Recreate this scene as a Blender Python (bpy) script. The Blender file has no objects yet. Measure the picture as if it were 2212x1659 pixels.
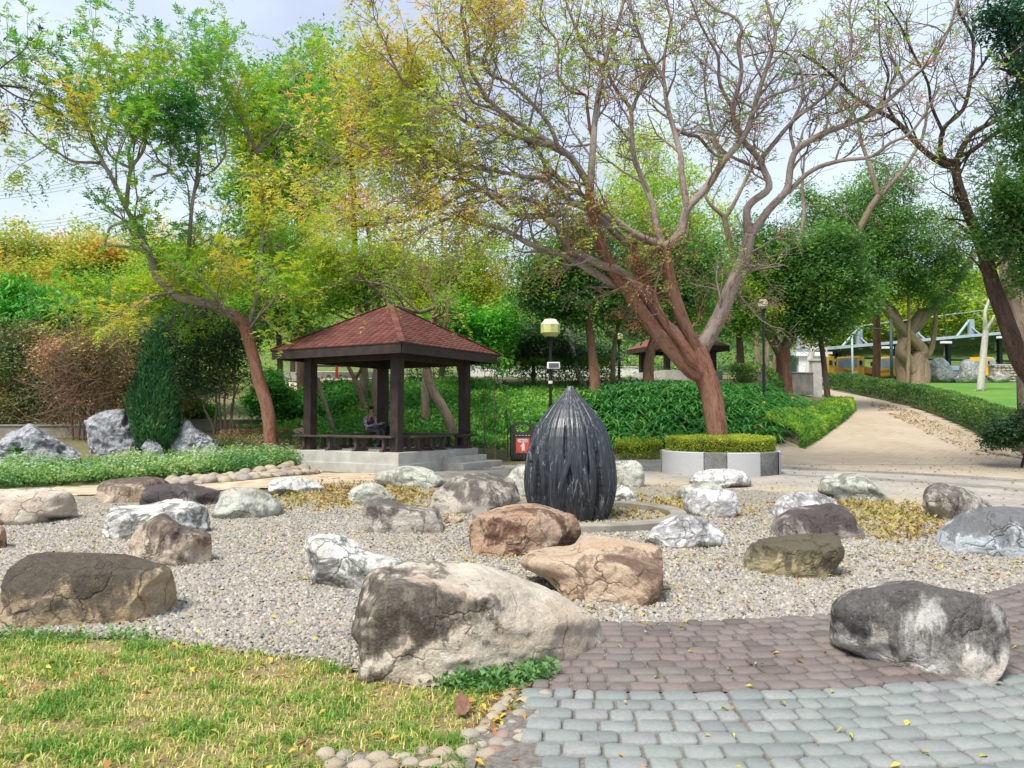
import bpy, bmesh, math, random
import numpy as np
from mathutils import Vector, Matrix, noise as mnoise
R = math.radians
sc = bpy.context.scene
COL = sc.collection
rng = np.random.default_rng(7)
random.seed(7)

# ---------------------------------------------------------------- camera, sky, sun, exposure
F_PX, W_PX, H_PX, HOR = 1650.0, 2212.0, 1659.0, 900.0
CAM_Z = 1.5
PITCH = math.atan((HOR - H_PX / 2) / F_PX)
cam = bpy.data.cameras.new('camera')
cam.sensor_fit = 'HORIZONTAL'; cam.sensor_width = 36.0
cam.lens = 36.0 * F_PX / W_PX
cam.clip_start = 0.05; cam.clip_end = 2000
camo = bpy.data.objects.new('camera', cam); COL.objects.link(camo)
camo.location = (0, 0, CAM_Z); camo.rotation_euler = (math.pi / 2 + PITCH, 0, 0)
sc.camera = camo

SUN_EL, SUN_AZ = R(58), R(215)      # azimuth clockwise from +Y: over the left shoulder, behind the camera
world = bpy.data.worlds.new('World'); sc.world = world
world.use_nodes = True
wn, wl = world.node_tree.nodes, world.node_tree.links
bg = wn['Background']; bg.inputs['Strength'].default_value = 0.092
sky = wn.new('ShaderNodeTexSky'); sky.sky_type = 'NISHITA'; sky.sun_disc = False
sky.sun_elevation = SUN_EL; sky.sun_rotation = SUN_AZ
sky.air_density = 1.0; sky.dust_density = 2.0; sky.ozone_density = 1.5
tcw = wn.new('ShaderNodeTexCoord')
mpw = wn.new('ShaderNodeMapping'); mpw.inputs['Scale'].default_value = (1.6, 1.6, 3.6); mpw.inputs['Location'].default_value = (0.35, 0.2, 0.1)
nzw = wn.new('ShaderNodeTexNoise'); nzw.inputs['Scale'].default_value = 1.7; nzw.inputs['Detail'].default_value = 7; nzw.inputs['Roughness'].default_value = 0.52
rmw = wn.new('ShaderNodeValToRGB')
rmw.color_ramp.elements[0].position = 0.36; rmw.color_ramp.elements[0].color = (4.1, 4.6, 5.9, 1)
rmw.color_ramp.elements[1].position = 0.60; rmw.color_ramp.elements[1].color = (5.5, 6.3, 7.0, 1)
mxw = wn.new('ShaderNodeMix'); mxw.data_type = 'RGBA'; mxw.inputs[0].default_value = 0.84
wl.new(tcw.outputs['Generated'], mpw.inputs['Vector']); wl.new(mpw.outputs['Vector'], nzw.inputs['Vector'])
wl.new(nzw.outputs['Fac'], rmw.inputs['Fac'])
wl.new(sky.outputs['Color'], mxw.inputs[6]); wl.new(rmw.outputs['Color'], mxw.inputs[7])
wl.new(mxw.outputs[2], bg.inputs['Color'])

sun = bpy.data.lights.new('sun', 'SUN'); sun.energy = 2.9; sun.angle = R(20); sun.color = (1.0, 0.94, 0.84)
suno = bpy.data.objects.new('sun', sun); COL.objects.link(suno)
sdir = Vector((math.sin(SUN_AZ) * math.cos(SUN_EL), math.cos(SUN_AZ) * math.cos(SUN_EL), math.sin(SUN_EL)))
suno.rotation_euler = sdir.to_track_quat('Z', 'Y').to_euler()
sc.view_settings.view_transform = 'Standard'; sc.view_settings.look = 'None'
sc.view_settings.exposure = 0.95; sc.view_settings.gamma = 1.0
sc.view_settings.use_curve_mapping = False
sc.cycles.use_denoising = True
sc.cycles.max_bounces = 6; sc.cycles.diffuse_bounces = 3; sc.cycles.glossy_bounces = 2
sc.cycles.transmission_bounces = 4; sc.cycles.transparent_max_bounces = 8

# ---------------------------------------------------------------- pixel <-> place
CP, SP = math.cos(PITCH), math.sin(PITCH)
def ray(px, py):
    u = (np.asarray(px, float) - W_PX / 2) / F_PX; v = (H_PX / 2 - np.asarray(py, float)) / F_PX
    return np.stack([u, CP - v * SP, SP + v * CP], -1)
def P(px, py, d):
    r = ray(px, py); d = np.asarray(d, float)
    q = r / r[..., 1:2] * d[..., None]
    q[..., 2] += CAM_Z
    return q
def proj(q):
    q = np.asarray(q, float); x, y, z = q[..., 0], q[..., 1], q[..., 2] - CAM_Z
    w = y * CP + z * SP
    return W_PX / 2 + F_PX * x / w, H_PX / 2 - F_PX * (-y * SP + z * CP) / w, w
def sstep(a, b, x):
    t = np.clip((x - a) / (b - a), 0, 1); return t * t * (3 - 2 * t)
def terr(x, y):
    x = np.asarray(x, float); y = np.asarray(y, float)
    b = x / np.maximum(y, 4.0)
    zl = np.interp(y, [0, 16, 17.5, 20, 24, 28, 34, 45, 60, 80, 120, 200, 400], [0, 0, .1, .3, .7, .95, 1.6, 2.6, 4.5, 9, 22, 40, 60])
    zm = np.interp(y, [0, 22, 24, 26, 28, 32, 36, 45, 60, 80, 120, 200, 400], [0, 0, .15, .55, 1.1, 2.3, 3.2, 3.8, 4.9, 8, 19, 36, 60])
    zr = np.interp(y, [0, 22, 25, 30, 35, 40, 50, 60, 82, 95, 130, 200, 400], [0, 0, .2, .7, 1.35, 2.05, 3.2, 4.0, 5.5, 9, 21, 38, 60])
    wl_ = 1 - sstep(-.34, -.24, b); wr_ = sstep(.315, .40, b)
    zm = zm + .65 * np.exp(-((x - 6.1) / 3.4) ** 2 - ((y - 29.3) / 2.6) ** 2)      # the planted mound
    return zm * (1 - wl_) * (1 - wr_) + zl * wl_ + zr * wr_
_D = np.geomspace(2.0, 320, 1600)
def G(px, py):
    """where the ray through a pixel meets the terrain"""
    px = np.atleast_1d(np.asarray(px, float)); py = np.atleast_1d(np.asarray(py, float))
    out = np.zeros((len(px), 3))
    for i, (a, b) in enumerate(zip(px, py)):
        q = P(np.full(_D.shape, a), np.full(_D.shape, b), _D)
        below = q[:, 2] <= terr(q[:, 0], q[:, 1])
        k = int(np.argmax(below)) if below.any() else len(_D) - 1
        out[i] = q[k]; out[i, 2] = terr(q[k, 0], q[k, 1])
    return out
def GP(pts): return G([p[0] for p in pts], [p[1] for p in pts])
CTR = np.array([0.88, 11.35])       # centre of the round plaza, under the sculpture

# ---------------------------------------------------------------- objects
def tag(o, label=None, cat=None, group=None, kind=None):
    if label: o['label'] = label
    if cat: o['category'] = cat
    if group: o['group'] = group
    if kind: o['kind'] = kind
    return o
def link(o, parent=None):
    COL.objects.link(o)
    if parent is not None: o.parent = parent
    return o
def thing(name, loc, label, cat, group=None, rz=0):
    o = bpy.data.objects.new(name, None); o.empty_display_size = .2
    COL.objects.link(o); o.location = loc; o.rotation_euler = (0, 0, rz)
    return tag(o, label, cat, group)
def mk(name, V, FS, mat, parent=None, smooth=False, attrs=None, origin=None):
    """one mesh object out of numpy arrays; FS is a list of (n,k) index arrays"""
    V = np.asarray(V, np.float32)
    me = bpy.data.meshes.new(name)
    FS = [np.asarray(f, np.int32) for f in FS if len(f)]
    nl = sum(f.size for f in FS); nf = sum(len(f) for f in FS)
    me.vertices.add(len(V)); me.vertices.foreach_set('co', V.ravel())
    me.loops.add(nl); me.polygons.add(nf)
    me.loops.foreach_set('vertex_index', np.concatenate([f.ravel() for f in FS]))
    tot = np.concatenate([np.full(len(f), f.shape[1], np.int32) for f in FS])
    me.polygons.foreach_set('loop_start', np.concatenate([[0], np.cumsum(tot)[:-1]]).astype(np.int32))
    if smooth: me.polygons.foreach_set('use_smooth', np.ones(nf, bool))
    me.update(calc_edges=True)
    for k, (dom, typ, arr) in (attrs or {}).items():
        a = me.attributes.new(k, typ, dom)
        a.data.foreach_set('vector' if typ == 'FLOAT_VECTOR' else 'value', np.asarray(arr, np.float32).ravel())
    if mat is not None:
        for m in (mat if isinstance(mat, (list, tuple)) else [mat]): me.materials.append(m)
    o = bpy.data.objects.new(name, me)
    return link(o, parent)
def local(o, parent):
    """vertices were given in world coordinates: move the mesh into its parent's frame"""
    if parent is not None:
        o.data.transform(parent.matrix_basis.inverted())
    return o
class MB:
    """collects simple shapes into one mesh"""
    def __init__(s): s.bm = bmesh.new()
    def box(s, c, d, rz=0, bev=0, M=None, rx=0, ry=0):
        r = bmesh.ops.create_cube(s.bm, size=1.0)
        vs = r['verts']
        bmesh.ops.scale(s.bm, vec=d, verts=vs)
        if bev:
            es = list({e for v in vs for e in v.link_edges})
            rr = bmesh.ops.bevel(s.bm, geom=es, offset=bev, segments=2, affect='EDGES', profile=.6)
            vs = list({v for f in rr['faces'] for v in f.verts} | {v for v in vs if v.is_valid})
        T = Matrix.Translation(c) @ Matrix.Rotation(rz, 4, 'Z') @ Matrix.Rotation(ry, 4, 'Y') @ Matrix.Rotation(rx, 4, 'X')
        if M is not None: T = M @ T
        bmesh.ops.transform(s.bm, matrix=T, verts=vs)
        return s
    def cyl(s, a, b, r0, r1=None, n=16, caps=True):
        a, b = Vector(a), Vector(b); r1 = r0 if r1 is None else r1
        d = b - a
        r = bmesh.ops.create_cone(s.bm, cap_ends=caps, segments=n, radius1=r0, radius2=r1, depth=d.length)
        T = Matrix.Translation((a + b) / 2) @ d.to_track_quat('Z', 'Y').to_matrix().to_4x4()
        bmesh.ops.transform(s.bm, matrix=T, verts=r['verts'])
        return s
    def lathe(s, prof, n=24, c=(0, 0, 0), cap=True):
        rings = []
        for (r, z) in prof:
            rings.append([s.bm.verts.new((c[0] + r * math.cos(2 * math.pi * k / n), c[1] + r * math.sin(2 * math.pi * k / n), c[2] + z)) for k in range(n)])
        for a, b in zip(rings, rings[1:]):
            for k in range(n): s.bm.faces.new((a[k], a[(k + 1) % n], b[(k + 1) % n], b[k]))
        if cap:
            s.bm.faces.new(rings[-1]); s.bm.faces.new(rings[0][::-1])
        return s
    def prism(s, pts, a, b, axis='Y', M=None):
        """polygon pts in the plane across axis, extruded from a to b"""
        def mkv(p, t):
            q = {'Y': (p[0], t, p[1]), 'X': (t, p[0], p[1]), 'Z': (p[0], p[1], t)}[axis]
            return s.bm.verts.new(M @ Vector(q) if M is not None else q)
        A = [mkv(p, a) for p in pts]; B = [mkv(p, b) for p in pts]
        n = len(pts)
        fs = [s.bm.faces.new(A), s.bm.faces.new(B[::-1])]
        for k in range(n): fs.append(s.bm.faces.new((A[k], B[k], B[(k + 1) % n], A[(k + 1) % n])))
        bmesh.ops.recalc_face_normals(s.bm, faces=fs)
        return s
    def tube(s, pts, r, n=8):
        V, FQ = tube_arrays(np.array(pts, float), np.full(len(pts), r) if np.isscalar(r) else np.array(r, float), n)[:2]
        vs = [s.bm.verts.new(v) for v in V]
        for q in FQ:
            s.bm.faces.new([vs[i] for i in q])
        return s
    def build(s, name, mat, parent=None, smooth=False):
        me = bpy.data.meshes.new(name); s.bm.normal_update(); s.bm.to_mesh(me); s.bm.free()
        if smooth: me.polygons.foreach_set('use_smooth', np.ones(len(me.polygons), bool))
        if mat is not None: me.materials.append(mat)
        return link(bpy.data.objects.new(name, me), parent)
def copy_tree(o, parent=None):
    c = o.copy(); COL.objects.link(c); c.parent = parent
    for ch in list(o.children): copy_tree(ch, c)
    return c

# ---------------------------------------------------------------- tubes and twigs
def frames(pts):
    t = np.gradient(pts, axis=0); t /= np.linalg.norm(t, axis=1, keepdims=True) + 1e-9
    n = np.zeros_like(t); a = np.array([0, 0, 1.0]) if abs(t[0, 2]) < .9 else np.array([1.0, 0, 0])
    n0 = a - t[0] * a.dot(t[0]); n[0] = n0 / np.linalg.norm(n0)
    for i in range(1, len(t)):
        v = n[i - 1] - t[i] * n[i - 1].dot(t[i]); n[i] = v / (np.linalg.norm(v) + 1e-9)
    return t, n, np.cross(t, n)
def tube_arrays(pts, rad, n, lump=0.0, seed=0):
    t, a, b = frames(pts)
    m = len(pts); ang = np.arange(n) * 2 * np.pi / n
    ring = np.cos(ang)[None, :, None] * a[:, None] + np.sin(ang)[None, :, None] * b[:, None]
    rr = rad[:, None] * np.ones(n)[None]
    if lump:
        g = np.random.default_rng(seed)
        rr = rr * (1 + lump * (g.random((m, n)) - .5) + lump * .8 * np.cos(3 * ang + g.random() * 6)[None] * .5)
    V = pts[:, None] + ring * rr[..., None]
    L = np.concatenate([[0], np.cumsum(np.linalg.norm(np.diff(pts, axis=0), axis=1))])
    bark = np.stack([np.cos(ang)[None] * rad[:, None] + seed % 17, np.sin(ang)[None] * rad[:, None] + seed % 13, np.repeat(L[:, None], n, 1)], -1)
    i = np.arange(m - 1)[:, None] * n; k = np.arange(n)[None]; k2 = (k + 1) % n
    Q = np.stack([i + k, i + k2, i + n + k2, i + n + k], -1).reshape(-1, 4)
    return V.reshape(-1, 3), Q, bark.reshape(-1, 3)
def catmull(pts, per=4):
    p = np.vstack([2 * pts[0] - pts[1], pts, 2 * pts[-1] - pts[-2]])
    out = []
    for i in range(1, len(p) - 2):
        t = np.linspace(0, 1, per, endpoint=False)[:, None]
        a, b, c, d = p[i - 1], p[i], p[i + 1], p[i + 2]
        out.append(.5 * (2 * b + (c - a) * t + (2 * a - 5 * b + 4 * c - d) * t ** 2 + (3 * b - a - 3 * c + d) * t ** 3))
    out.append(pts[-1:]); return np.vstack(out)
class Wood:
    def __init__(s): s.V, s.Q, s.B, s.n, s.k = [], [], [], 0, 0
    def add(s, pts, rad, n=8, lump=0):
        s.k += 1
        V, Q, B = tube_arrays(np.asarray(pts, float), np.asarray(rad, float), n, lump, s.k)
        s.V.append(V); s.Q.append(Q + s.n); s.B.append(B); s.n += len(V)
    def build(s, name, mat, parent):
        o = mk(name, np.vstack(s.V), [np.vstack(s.Q)], mat, parent, smooth=True, attrs={'bark': ('POINT', 'FLOAT_VECTOR', np.vstack(s.B))})
        return local(o, parent)
def rot_about(v, ax, a):
    ax = ax / (np.linalg.norm(ax) + 1e-9)
    return v * math.cos(a) + np.cross(ax, v) * math.sin(a) + ax * ax.dot(v) * (1 - math.cos(a))
def unit(v): return v / (np.linalg.norm(v) + 1e-9)
def sprout(wood, tips, start, d, length, r0, level, prm, g):
    """a bent branch that carries smaller branches; ends collect in tips"""
    nseg = 5 if level <= 1 else (4 if level == 2 else 2)
    pts = [start]; dd = unit(d)
    for i in range(nseg):
        dd = unit(dd + g.normal(0, prm['wig'], 3) + np.array([0, 0, prm['up']]))
        pts.append(pts[-1] + dd * length / nseg)
    pts = np.array(pts)
    rad = np.linspace(r0, max(r0 * .35, prm['rmin']), len(pts))
    wood.add(pts, rad, 6 if level <= 1 else (4 if level == 2 else 3))
    tips.append((pts[-1], dd))
    if level >= prm['levels']: 
        tips.append((pts[1], dd)); return
    nch = prm['kids'][min(level, len(prm['kids']) - 1)]
    for c in range(nch):
        t = g.uniform(.25, 1.0); i = min(int(t * nseg), nseg - 1); f = t * nseg - i
        q = pts[i] * (1 - f) + pts[i + 1] * f
        tg = unit(pts[i + 1] - pts[i])
        ax = unit(np.cross(tg, g.normal(0, 1, 3)))
        nd = rot_about(tg, ax, R(g.uniform(28, 68)))
        sprout(wood, tips, q, nd, length * g.uniform(.42, .68), max(r0 * (1 - .6 * t) * .6, prm['rmin']), level + 1, prm, g)
def limb_kids(wood, tips, pts, rad, prm, g, spacing, t0=.25, lenf=(1.2, 2.4)):
    L = np.concatenate([[0], np.cumsum(np.linalg.norm(np.diff(pts, axis=0), axis=1))])
    s = L[-1] * t0
    while s < L[-1]:
        i = min(np.searchsorted(L, s) - 1, len(pts) - 2); i = max(i, 0)
        q = pts[i] + (pts[i + 1] - pts[i]) * ((s - L[i]) / (L[i + 1] - L[i] + 1e-9))
        tg = unit(pts[i + 1] - pts[i]); ax = unit(np.cross(tg, g.normal(0, 1, 3)))
        nd = rot_about(tg, ax, R(g.uniform(30, 75))); nd[2] += .15
        sprout(wood, tips, q, nd, g.uniform(*lenf), min(rad[i] * .55, .035), 1, prm, g)
        s += spacing * g.uniform(.6, 1.4)
    tips.append((pts[-1], unit(pts[-1] - pts[-2])))

# ---------------------------------------------------------------- leaves
def rand_unit(n, g):
    v = g.normal(0, 1, (n, 3)); return v / np.linalg.norm(v, axis=1, keepdims=True)
def leaf_quads(c, d, nrm, ln, wd, fold=.15):
    """diamond leaves: c base, d direction, nrm normal, length and width arrays"""
    s = np.cross(d, nrm); s /= np.linalg.norm(s, axis=1, keepdims=True) + 1e-9
    up = np.cross(s, d)
    mid = c + d * (ln * .45)[:, None] - up * (ln * fold * .3)[:, None]
    V = np.stack([c, mid + s * (wd / 2)[:, None] + up * (ln * fold * .5)[:, None], c + d * ln[:, None] - up * (ln * fold)[:, None], mid - s * (wd / 2)[:, None] + up * (ln * fold * .5)[:, None]], 1)
    n = len(c)
    return V.reshape(-1, 3), np.arange(n * 4).reshape(n, 4)
def leaf_tris(c, d, nrm, ln, wd, fold=.1):
    """small pointed leaves of one face each"""
    s = np.cross(d, nrm); s /= np.linalg.norm(s, axis=1, keepdims=True) + 1e-9
    h = s * (wd / 2)[:, None]
    V = np.stack([c - h + d * (ln * .15)[:, None], c + h, c + d * ln[:, None]], 1)
    return V.reshape(-1, 3), np.arange(len(c) * 3).reshape(-1, 3)
def clump_leaves(cent, per, spread, ln, wd, g, flat=.6, droop=.2, upn=.9):
    """cent (m,3): per leaves round each; returns V, F, tint-per-leaf base index"""
    m = len(cent); n = m * per
    idx = np.repeat(np.arange(m), per)
    off = g.normal(0, 1, (n, 3)) * spread; off[:, 2] *= flat
    d = rand_unit(n, g); d[:, 2] = d[:, 2] * .5 - droop; d /= np.linalg.norm(d, axis=1, keepdims=True)
    nr = rand_unit(n, g); nr[:, 2] = np.abs(nr[:, 2]) + upn; nr /= np.linalg.norm(nr, axis=1, keepdims=True)
    sz = g.uniform(.65, 1.25, n)
    V, Fq = leaf_tris(cent[idx] + off, d, nr, ln * sz, wd * sz)
    return V, Fq, idx
def sprays(pos, dirs, L, K, ll, lw, g, droop=.35, quad=False):
    """pinnate leaves: K leaflets in pairs along a drooping stalk"""
    n = len(pos); d = dirs + g.normal(0, .55, (n, 3)); d[:, 2] -= droop * .4
    d /= np.linalg.norm(d, axis=1, keepdims=True) + 1e-9
    side = np.cross(d, np.array([0, 0, 1.0])); side /= np.linalg.norm(side, axis=1, keepdims=True) + 1e-6
    up = np.cross(side, d)
    Ls = L * g.uniform(.7, 1.2, n)
    cs, ds, ns, ids = [], [], [], []
    for k in range(K):
        t = (k // 2 + 1) / (K // 2 + .5)
        sg = 1 if k % 2 else -1
        last = k == K - 1
        c = pos + d * (Ls * t)[:, None] - np.array([0, 0, 1.0]) * (Ls * t * t * droop)[:, None]
        dd = (d * .55 + side * sg * .85) if not last else d.copy()
        dd[:, 2] -= droop * .5; dd += g.normal(0, .18, (n, 3)); dd /= np.linalg.norm(dd, axis=1, keepdims=True)
        cs.append(c); ds.append(dd); ns.append(up + g.normal(0, .35, (n, 3))); ids.append(np.arange(n))
    c, d2, n2, ids = np.vstack(cs), np.vstack(ds), np.vstack(ns), np.concatenate(ids)
    sz = g.uniform(.7, 1.2, len(c))
    V, Fq = (leaf_quads if quad else leaf_tris)(c, d2, n2, ll * sz, lw * sz)
    return V, Fq, ids
def leaves_obj(name, parts, mat, parent, tint):
    """parts: list of (V, F); tint: per-leaf floats"""
    V, Fs, o = [], [], 0
    for v, f in parts:
        V.append(v); Fs.append(f + o); o += len(v)
    ob = mk(name, np.vstack(V), [np.vstack(Fs)], mat, parent, attrs={'tint': ('FACE', 'FLOAT', tint)})
    local(ob, parent); ob['kind'] = 'stuff'
    return ob
def in_poly(x, y, poly):
    c = np.zeros(len(x), bool); j = len(poly) - 1
    for i in range(len(poly)):
        xi, yi, xj, yj = poly[i][0], poly[i][1], poly[j][0], poly[j][1]
        c ^= ((yi > y) != (yj > y)) & (x < (xj - xi) * (y - yi) / (yj - yi + 1e-12) + xi); j = i
    return c
def sample_poly(poly, n, g):
    poly = np.asarray(poly)[:, :2]; lo, hi = poly.min(0), poly.max(0); out = np.zeros((0, 2))
    while len(out) < n:
        q = g.uniform(lo, hi, (n * 2, 2)); out = np.vstack([out, q[in_poly(q[:, 0], q[:, 1], poly)]])
    q = out[:n]; return np.column_stack([q, terr(q[:, 0], q[:, 1])])
def sheet(name, poly, step, off, mat, kind='structure', hole=None):
    """ground sheet inside a plan polygon, following the terrain"""
    poly = np.asarray(poly)[:, :2]; lo, hi = poly.min(0), poly.max(0)
    nx, ny = int((hi[0] - lo[0]) / step) + 2, int((hi[1] - lo[1]) / step) + 2
    gx, gy = lo[0] + np.arange(nx) * step, lo[1] + np.arange(ny) * step
    X, Y = np.meshgrid(gx, gy)
    cx, cy = (X[:-1, :-1] + step / 2).ravel(), (Y[:-1, :-1] + step / 2).ravel()
    keep = in_poly(cx, cy, poly)
    if hole is not None: keep &= ~hole(cx, cy)
    i = (np.arange(ny - 1)[:, None] * nx + np.arange(nx - 1)[None]).ravel()[keep]
    Fq = np.stack([i, i + 1, i + nx + 1, i + nx], -1)
    used, inv = np.unique(Fq, return_inverse=True)
    V = np.column_stack([X.ravel(), Y.ravel(), terr(X.ravel(), Y.ravel()) + off])[used]
    o = mk(name, V, [inv.reshape(-1, 4)], mat, None, smooth=True)
    o['kind'] = kind
    return o
# ---------------------------------------------------------------- materials
class N:
    def __init__(s, name, rough=.8):
        s.m = bpy.data.materials.new(name); s.m.use_nodes = True
        s.n, s.l = s.m.node_tree.nodes, s.m.node_tree.links
        s.b = s.n['Principled BSDF']; s.b.inputs['Roughness'].default_value = rough
        s.b.inputs['Specular IOR Level'].default_value = .3
    def new(s, t, **kw):
        x = s.n.new(t)
        for k, v in kw.items(): setattr(x, k, v)
        return x
    def co(s, kind='Object', scale=(1, 1, 1), loc=(0, 0, 0)):
        t = s.new('ShaderNodeTexCoord'); mp = s.new('ShaderNodeMapping')
        mp.inputs['Scale'].default_value = scale; mp.inputs['Location'].default_value = loc
        s.l.new(t.outputs[kind], mp.inputs['Vector']); return mp.outputs['Vector']
    def attr(s, name, out='Fac'):
        a = s.new('ShaderNodeAttribute', attribute_name=name); return a.outputs[out]
    def noise(s, vec, scale, detail=6, rough=.55, dist=0):
        t = s.new('ShaderNodeTexNoise'); t.inputs['Scale'].default_value = scale; t.inputs['Detail'].default_value = detail
        t.inputs['Roughness'].default_value = rough; t.inputs['Distortion'].default_value = dist
        if vec is not None: s.l.new(vec, t.inputs['Vector'])
        return t.outputs['Fac']
    def voro(s, vec, scale, feature='F1', out='Distance', rand=1):
        t = s.new('ShaderNodeTexVoronoi', feature=feature); t.inputs['Scale'].default_value = scale; t.inputs['Randomness'].default_value = rand
        if vec is not None: s.l.new(vec, t.inputs['Vector'])
        return t.outputs[out]
    def math(s, op, a, b=None, clamp=False):
        t = s.new('ShaderNodeMath', operation=op, use_clamp=clamp)
        for i, v in enumerate((a, b)):
            if v is None: continue
            if hasattr(v, 'links') or hasattr(v, 'is_linked'): s.l.new(v, t.inputs[i])
            else: t.inputs[i].default_value = v
        return t.outputs[0]
    def ramp(s, fac, stops, interp='LINEAR'):
        t = s.new('ShaderNodeValToRGB'); cr = t.color_ramp; cr.interpolation = interp
        while len(cr.elements) < len(stops): cr.elements.new(.5)
        for e, (p, c) in zip(cr.elements, stops):
            e.position = p; e.color = (c, c, c, 1) if np.isscalar(c) else tuple(c) + (1,)
        s.l.new(fac, t.inputs['Fac']); return t.outputs['Color']
    def mix(s, fac, a, b, mode='MIX'):
        t = s.new('ShaderNodeMix', data_type='RGBA', blend_type=mode)
        for i, v in ((0, fac), (6, a), (7, b)):
            if hasattr(v, 'is_linked'): s.l.new(v, t.inputs[i])
            elif i == 0: t.inputs[0].default_value = v
            else: t.inputs[i].default_value = tuple(v) + (1,)
        return t.outputs[2]
    def bump(s, h, strength=.3, dist=.02, prev=None):
        t = s.new('ShaderNodeBump'); t.inputs['Strength'].default_value = strength; t.inputs['Distance'].default_value = dist
        s.l.new(h, t.inputs['Height'])
        if prev is not None: s.l.new(prev, t.inputs['Normal'])
        return t.outputs['Normal']
    def out(s, col, nrm=None):
        if hasattr(col, 'is_linked'): s.l.new(col, s.b.inputs['Base Color'])
        else: s.b.inputs['Base Color'].default_value = tuple(col) + (1,)
        if nrm is not None: s.l.new(nrm, s.b.inputs['Normal'])
        return s.m
    def rnd(s):
        """a number for each object and each loose piece"""
        a = s.new('ShaderNodeObjectInfo').outputs['Random']; g_ = s.new('ShaderNodeNewGeometry').outputs['Random Per Island']
        return s.math('FRACT', s.math('ADD', a, g_))
def plain(name, col, rough=.6, var=.15, scale=6, bump=.1, metal=0, bscale=40):
    n = N(name, rough); v = n.co()
    a = n.noise(v, scale, 6); c = n.mix(n.ramp(a, [(.3, 0.0), (.7, 1.0)]), tuple(x * (1 - var) for x in col), tuple(min(1, x * (1 + var)) for x in col))
    n.b.inputs['Metallic'].default_value = metal
    return n.out(c, n.bump(n.noise(v, bscale, 4), bump, .01))
def leafmat(name, stops, trans=.42, var=.35, rough=.5, gain=1.8):
    stops = [(p, tuple(min(.72, x * gain) for x in c)) for p, c in stops]
    n = N(name, rough)
    r = n.new('ShaderNodeNewGeometry').outputs['Random Per Island']
    t = n.math('ADD', n.attr('tint'), n.math('MULTIPLY', n.math('SUBTRACT', r, .5), var), clamp=True)
    c = n.ramp(t, stops)
    n.l.new(c, n.b.inputs['Base Color'])
    tr = n.new('ShaderNodeBsdfTranslucent'); hs = n.new('ShaderNodeHueSaturation'); hs.inputs['Value'].default_value = 1.5; hs.inputs['Saturation'].default_value = 1.1
    n.l.new(c, hs.inputs['Color']); n.l.new(hs.outputs['Color'], tr.inputs['Color'])
    mx = n.new('ShaderNodeMixShader'); mx.inputs[0].default_value = trans
    n.l.new(n.b.outputs[0], mx.inputs[1]); n.l.new(tr.outputs[0], mx.inputs[2])
    n.l.new(mx.outputs[0], n.n['Material Output'].inputs['Surface'])
    return n.m
GD, GM, GB, GY = (.022, .060, .016), (.050, .120, .025), (.085, .200, .035), (.20, .26, .035)
YE, ORG, RED, BRN = (.36, .27, .04), (.38, .17, .055), (.32, .10, .06), (.16, .10, .05)
L_FEATHER = leafmat('feathery_leaf', [(0, (.03, .11, .04)), (.35, (.06, .17, .03)), (.6, (.15, .24, .03)), (.8, (.30, .27, .04)), (1, (.36, .2, .05))])
L_SPARSE = leafmat('sparse_leaf', [(0, (.07, .16, .03)), (.4, (.19, .26, .04)), (.65, (.33, .28, .05)), (.85, (.42, .22, .08)), (1, (.42, .16, .09))])
L_EVER = leafmat('evergreen_leaf', [(0, (.018, .046, .014)), (.5, (.042, .095, .024)), (.85, (.08, .15, .034)), (1, (.15, .22, .05))], .32, gain=2.1)
L_YG = leafmat('yellow_green_leaf', [(0, (.05, .13, .025)), (.4, (.14, .23, .03)), (.7, (.27, .30, .04)), (1, (.38, .27, .05))])
L_AUT = leafmat('autumn_leaf', [(0, (.08, .16, .03)), (.35, (.19, .23, .04)), (.6, (.30, .25, .055)), (.85, (.38, .20, .08)), (1, (.40, .15, .10))])
L_MANGO = leafmat('bright_green_leaf', [(0, (.02, .10, .018)), (.5, (.05, .20, .025)), (1, (.14, .30, .04))], .3)
L_DRY = leafmat('dry_leaf', [(0, (.05, .085, .03)), (.4, (.13, .13, .05)), (.75, (.24, .15, .08)), (1, (.30, .16, .10))], .2)
L_DARKSH = leafmat('dark_shrub_leaf', [(0, (.016, .04, .018)), (.6, (.04, .08, .03)), (1, (.10, .13, .06))], .2)
L_CYP = leafmat('cypress_leaf', [(0, (.014, .055, .022)), (.6, (.03, .095, .03)), (1, (.06, .14, .04))], .15)
L_LILY = leafmat('strap_leaf', [(0, (.02, .085, .025)), (.5, (.045, .15, .035)), (.93, (.10, .22, .05)), (1, (.34, .27, .05))], .25, .6, .30)
L_HEDGE = leafmat('hedge_leaf', [(0, (.02, .055, .015)), (.6, (.045, .10, .022)), (1, (.10, .15, .03))], .25)
L_BOX = leafmat('box_hedge_leaf', [(0, (.07, .11, .015)), (.5, (.17, .22, .025)), (1, (.28, .30, .035))], .3)
L_COVER = leafmat('ground_cover_leaf', [(0, (.025, .09, .02)), (.5, (.06, .18, .03)), (1, (.15, .25, .05))], .35, gain=1.75)
L_FLOWER = leafmat('flower_bed_leaf', [(0, (.04, .10, .03)), (.5, (.09, .18, .05)), (.9, (.2, .27, .1)), (1, (.3, .33, .16))], .3)
L_PETAL = leafmat('petal', [(0, (.45, .52, .72)), (1, (.75, .78, .85))], .3, .6, gain=1)
L_GRASS = leafmat('grass_blade', [(0, (.045, .115, .018)), (.35, (.11, .21, .03)), (.6, (.24, .25, .06)), (.85, (.42, .33, .13)), (1, (.45, .34, .18))], .3, .5)
L_FALL = leafmat('fallen_leaf', [(0, (.40, .40, .05)), (.4, (.50, .38, .06)), (.7, (.42, .20, .05)), (1, (.22, .10, .05))], .1, .9, gain=1.1)
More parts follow.
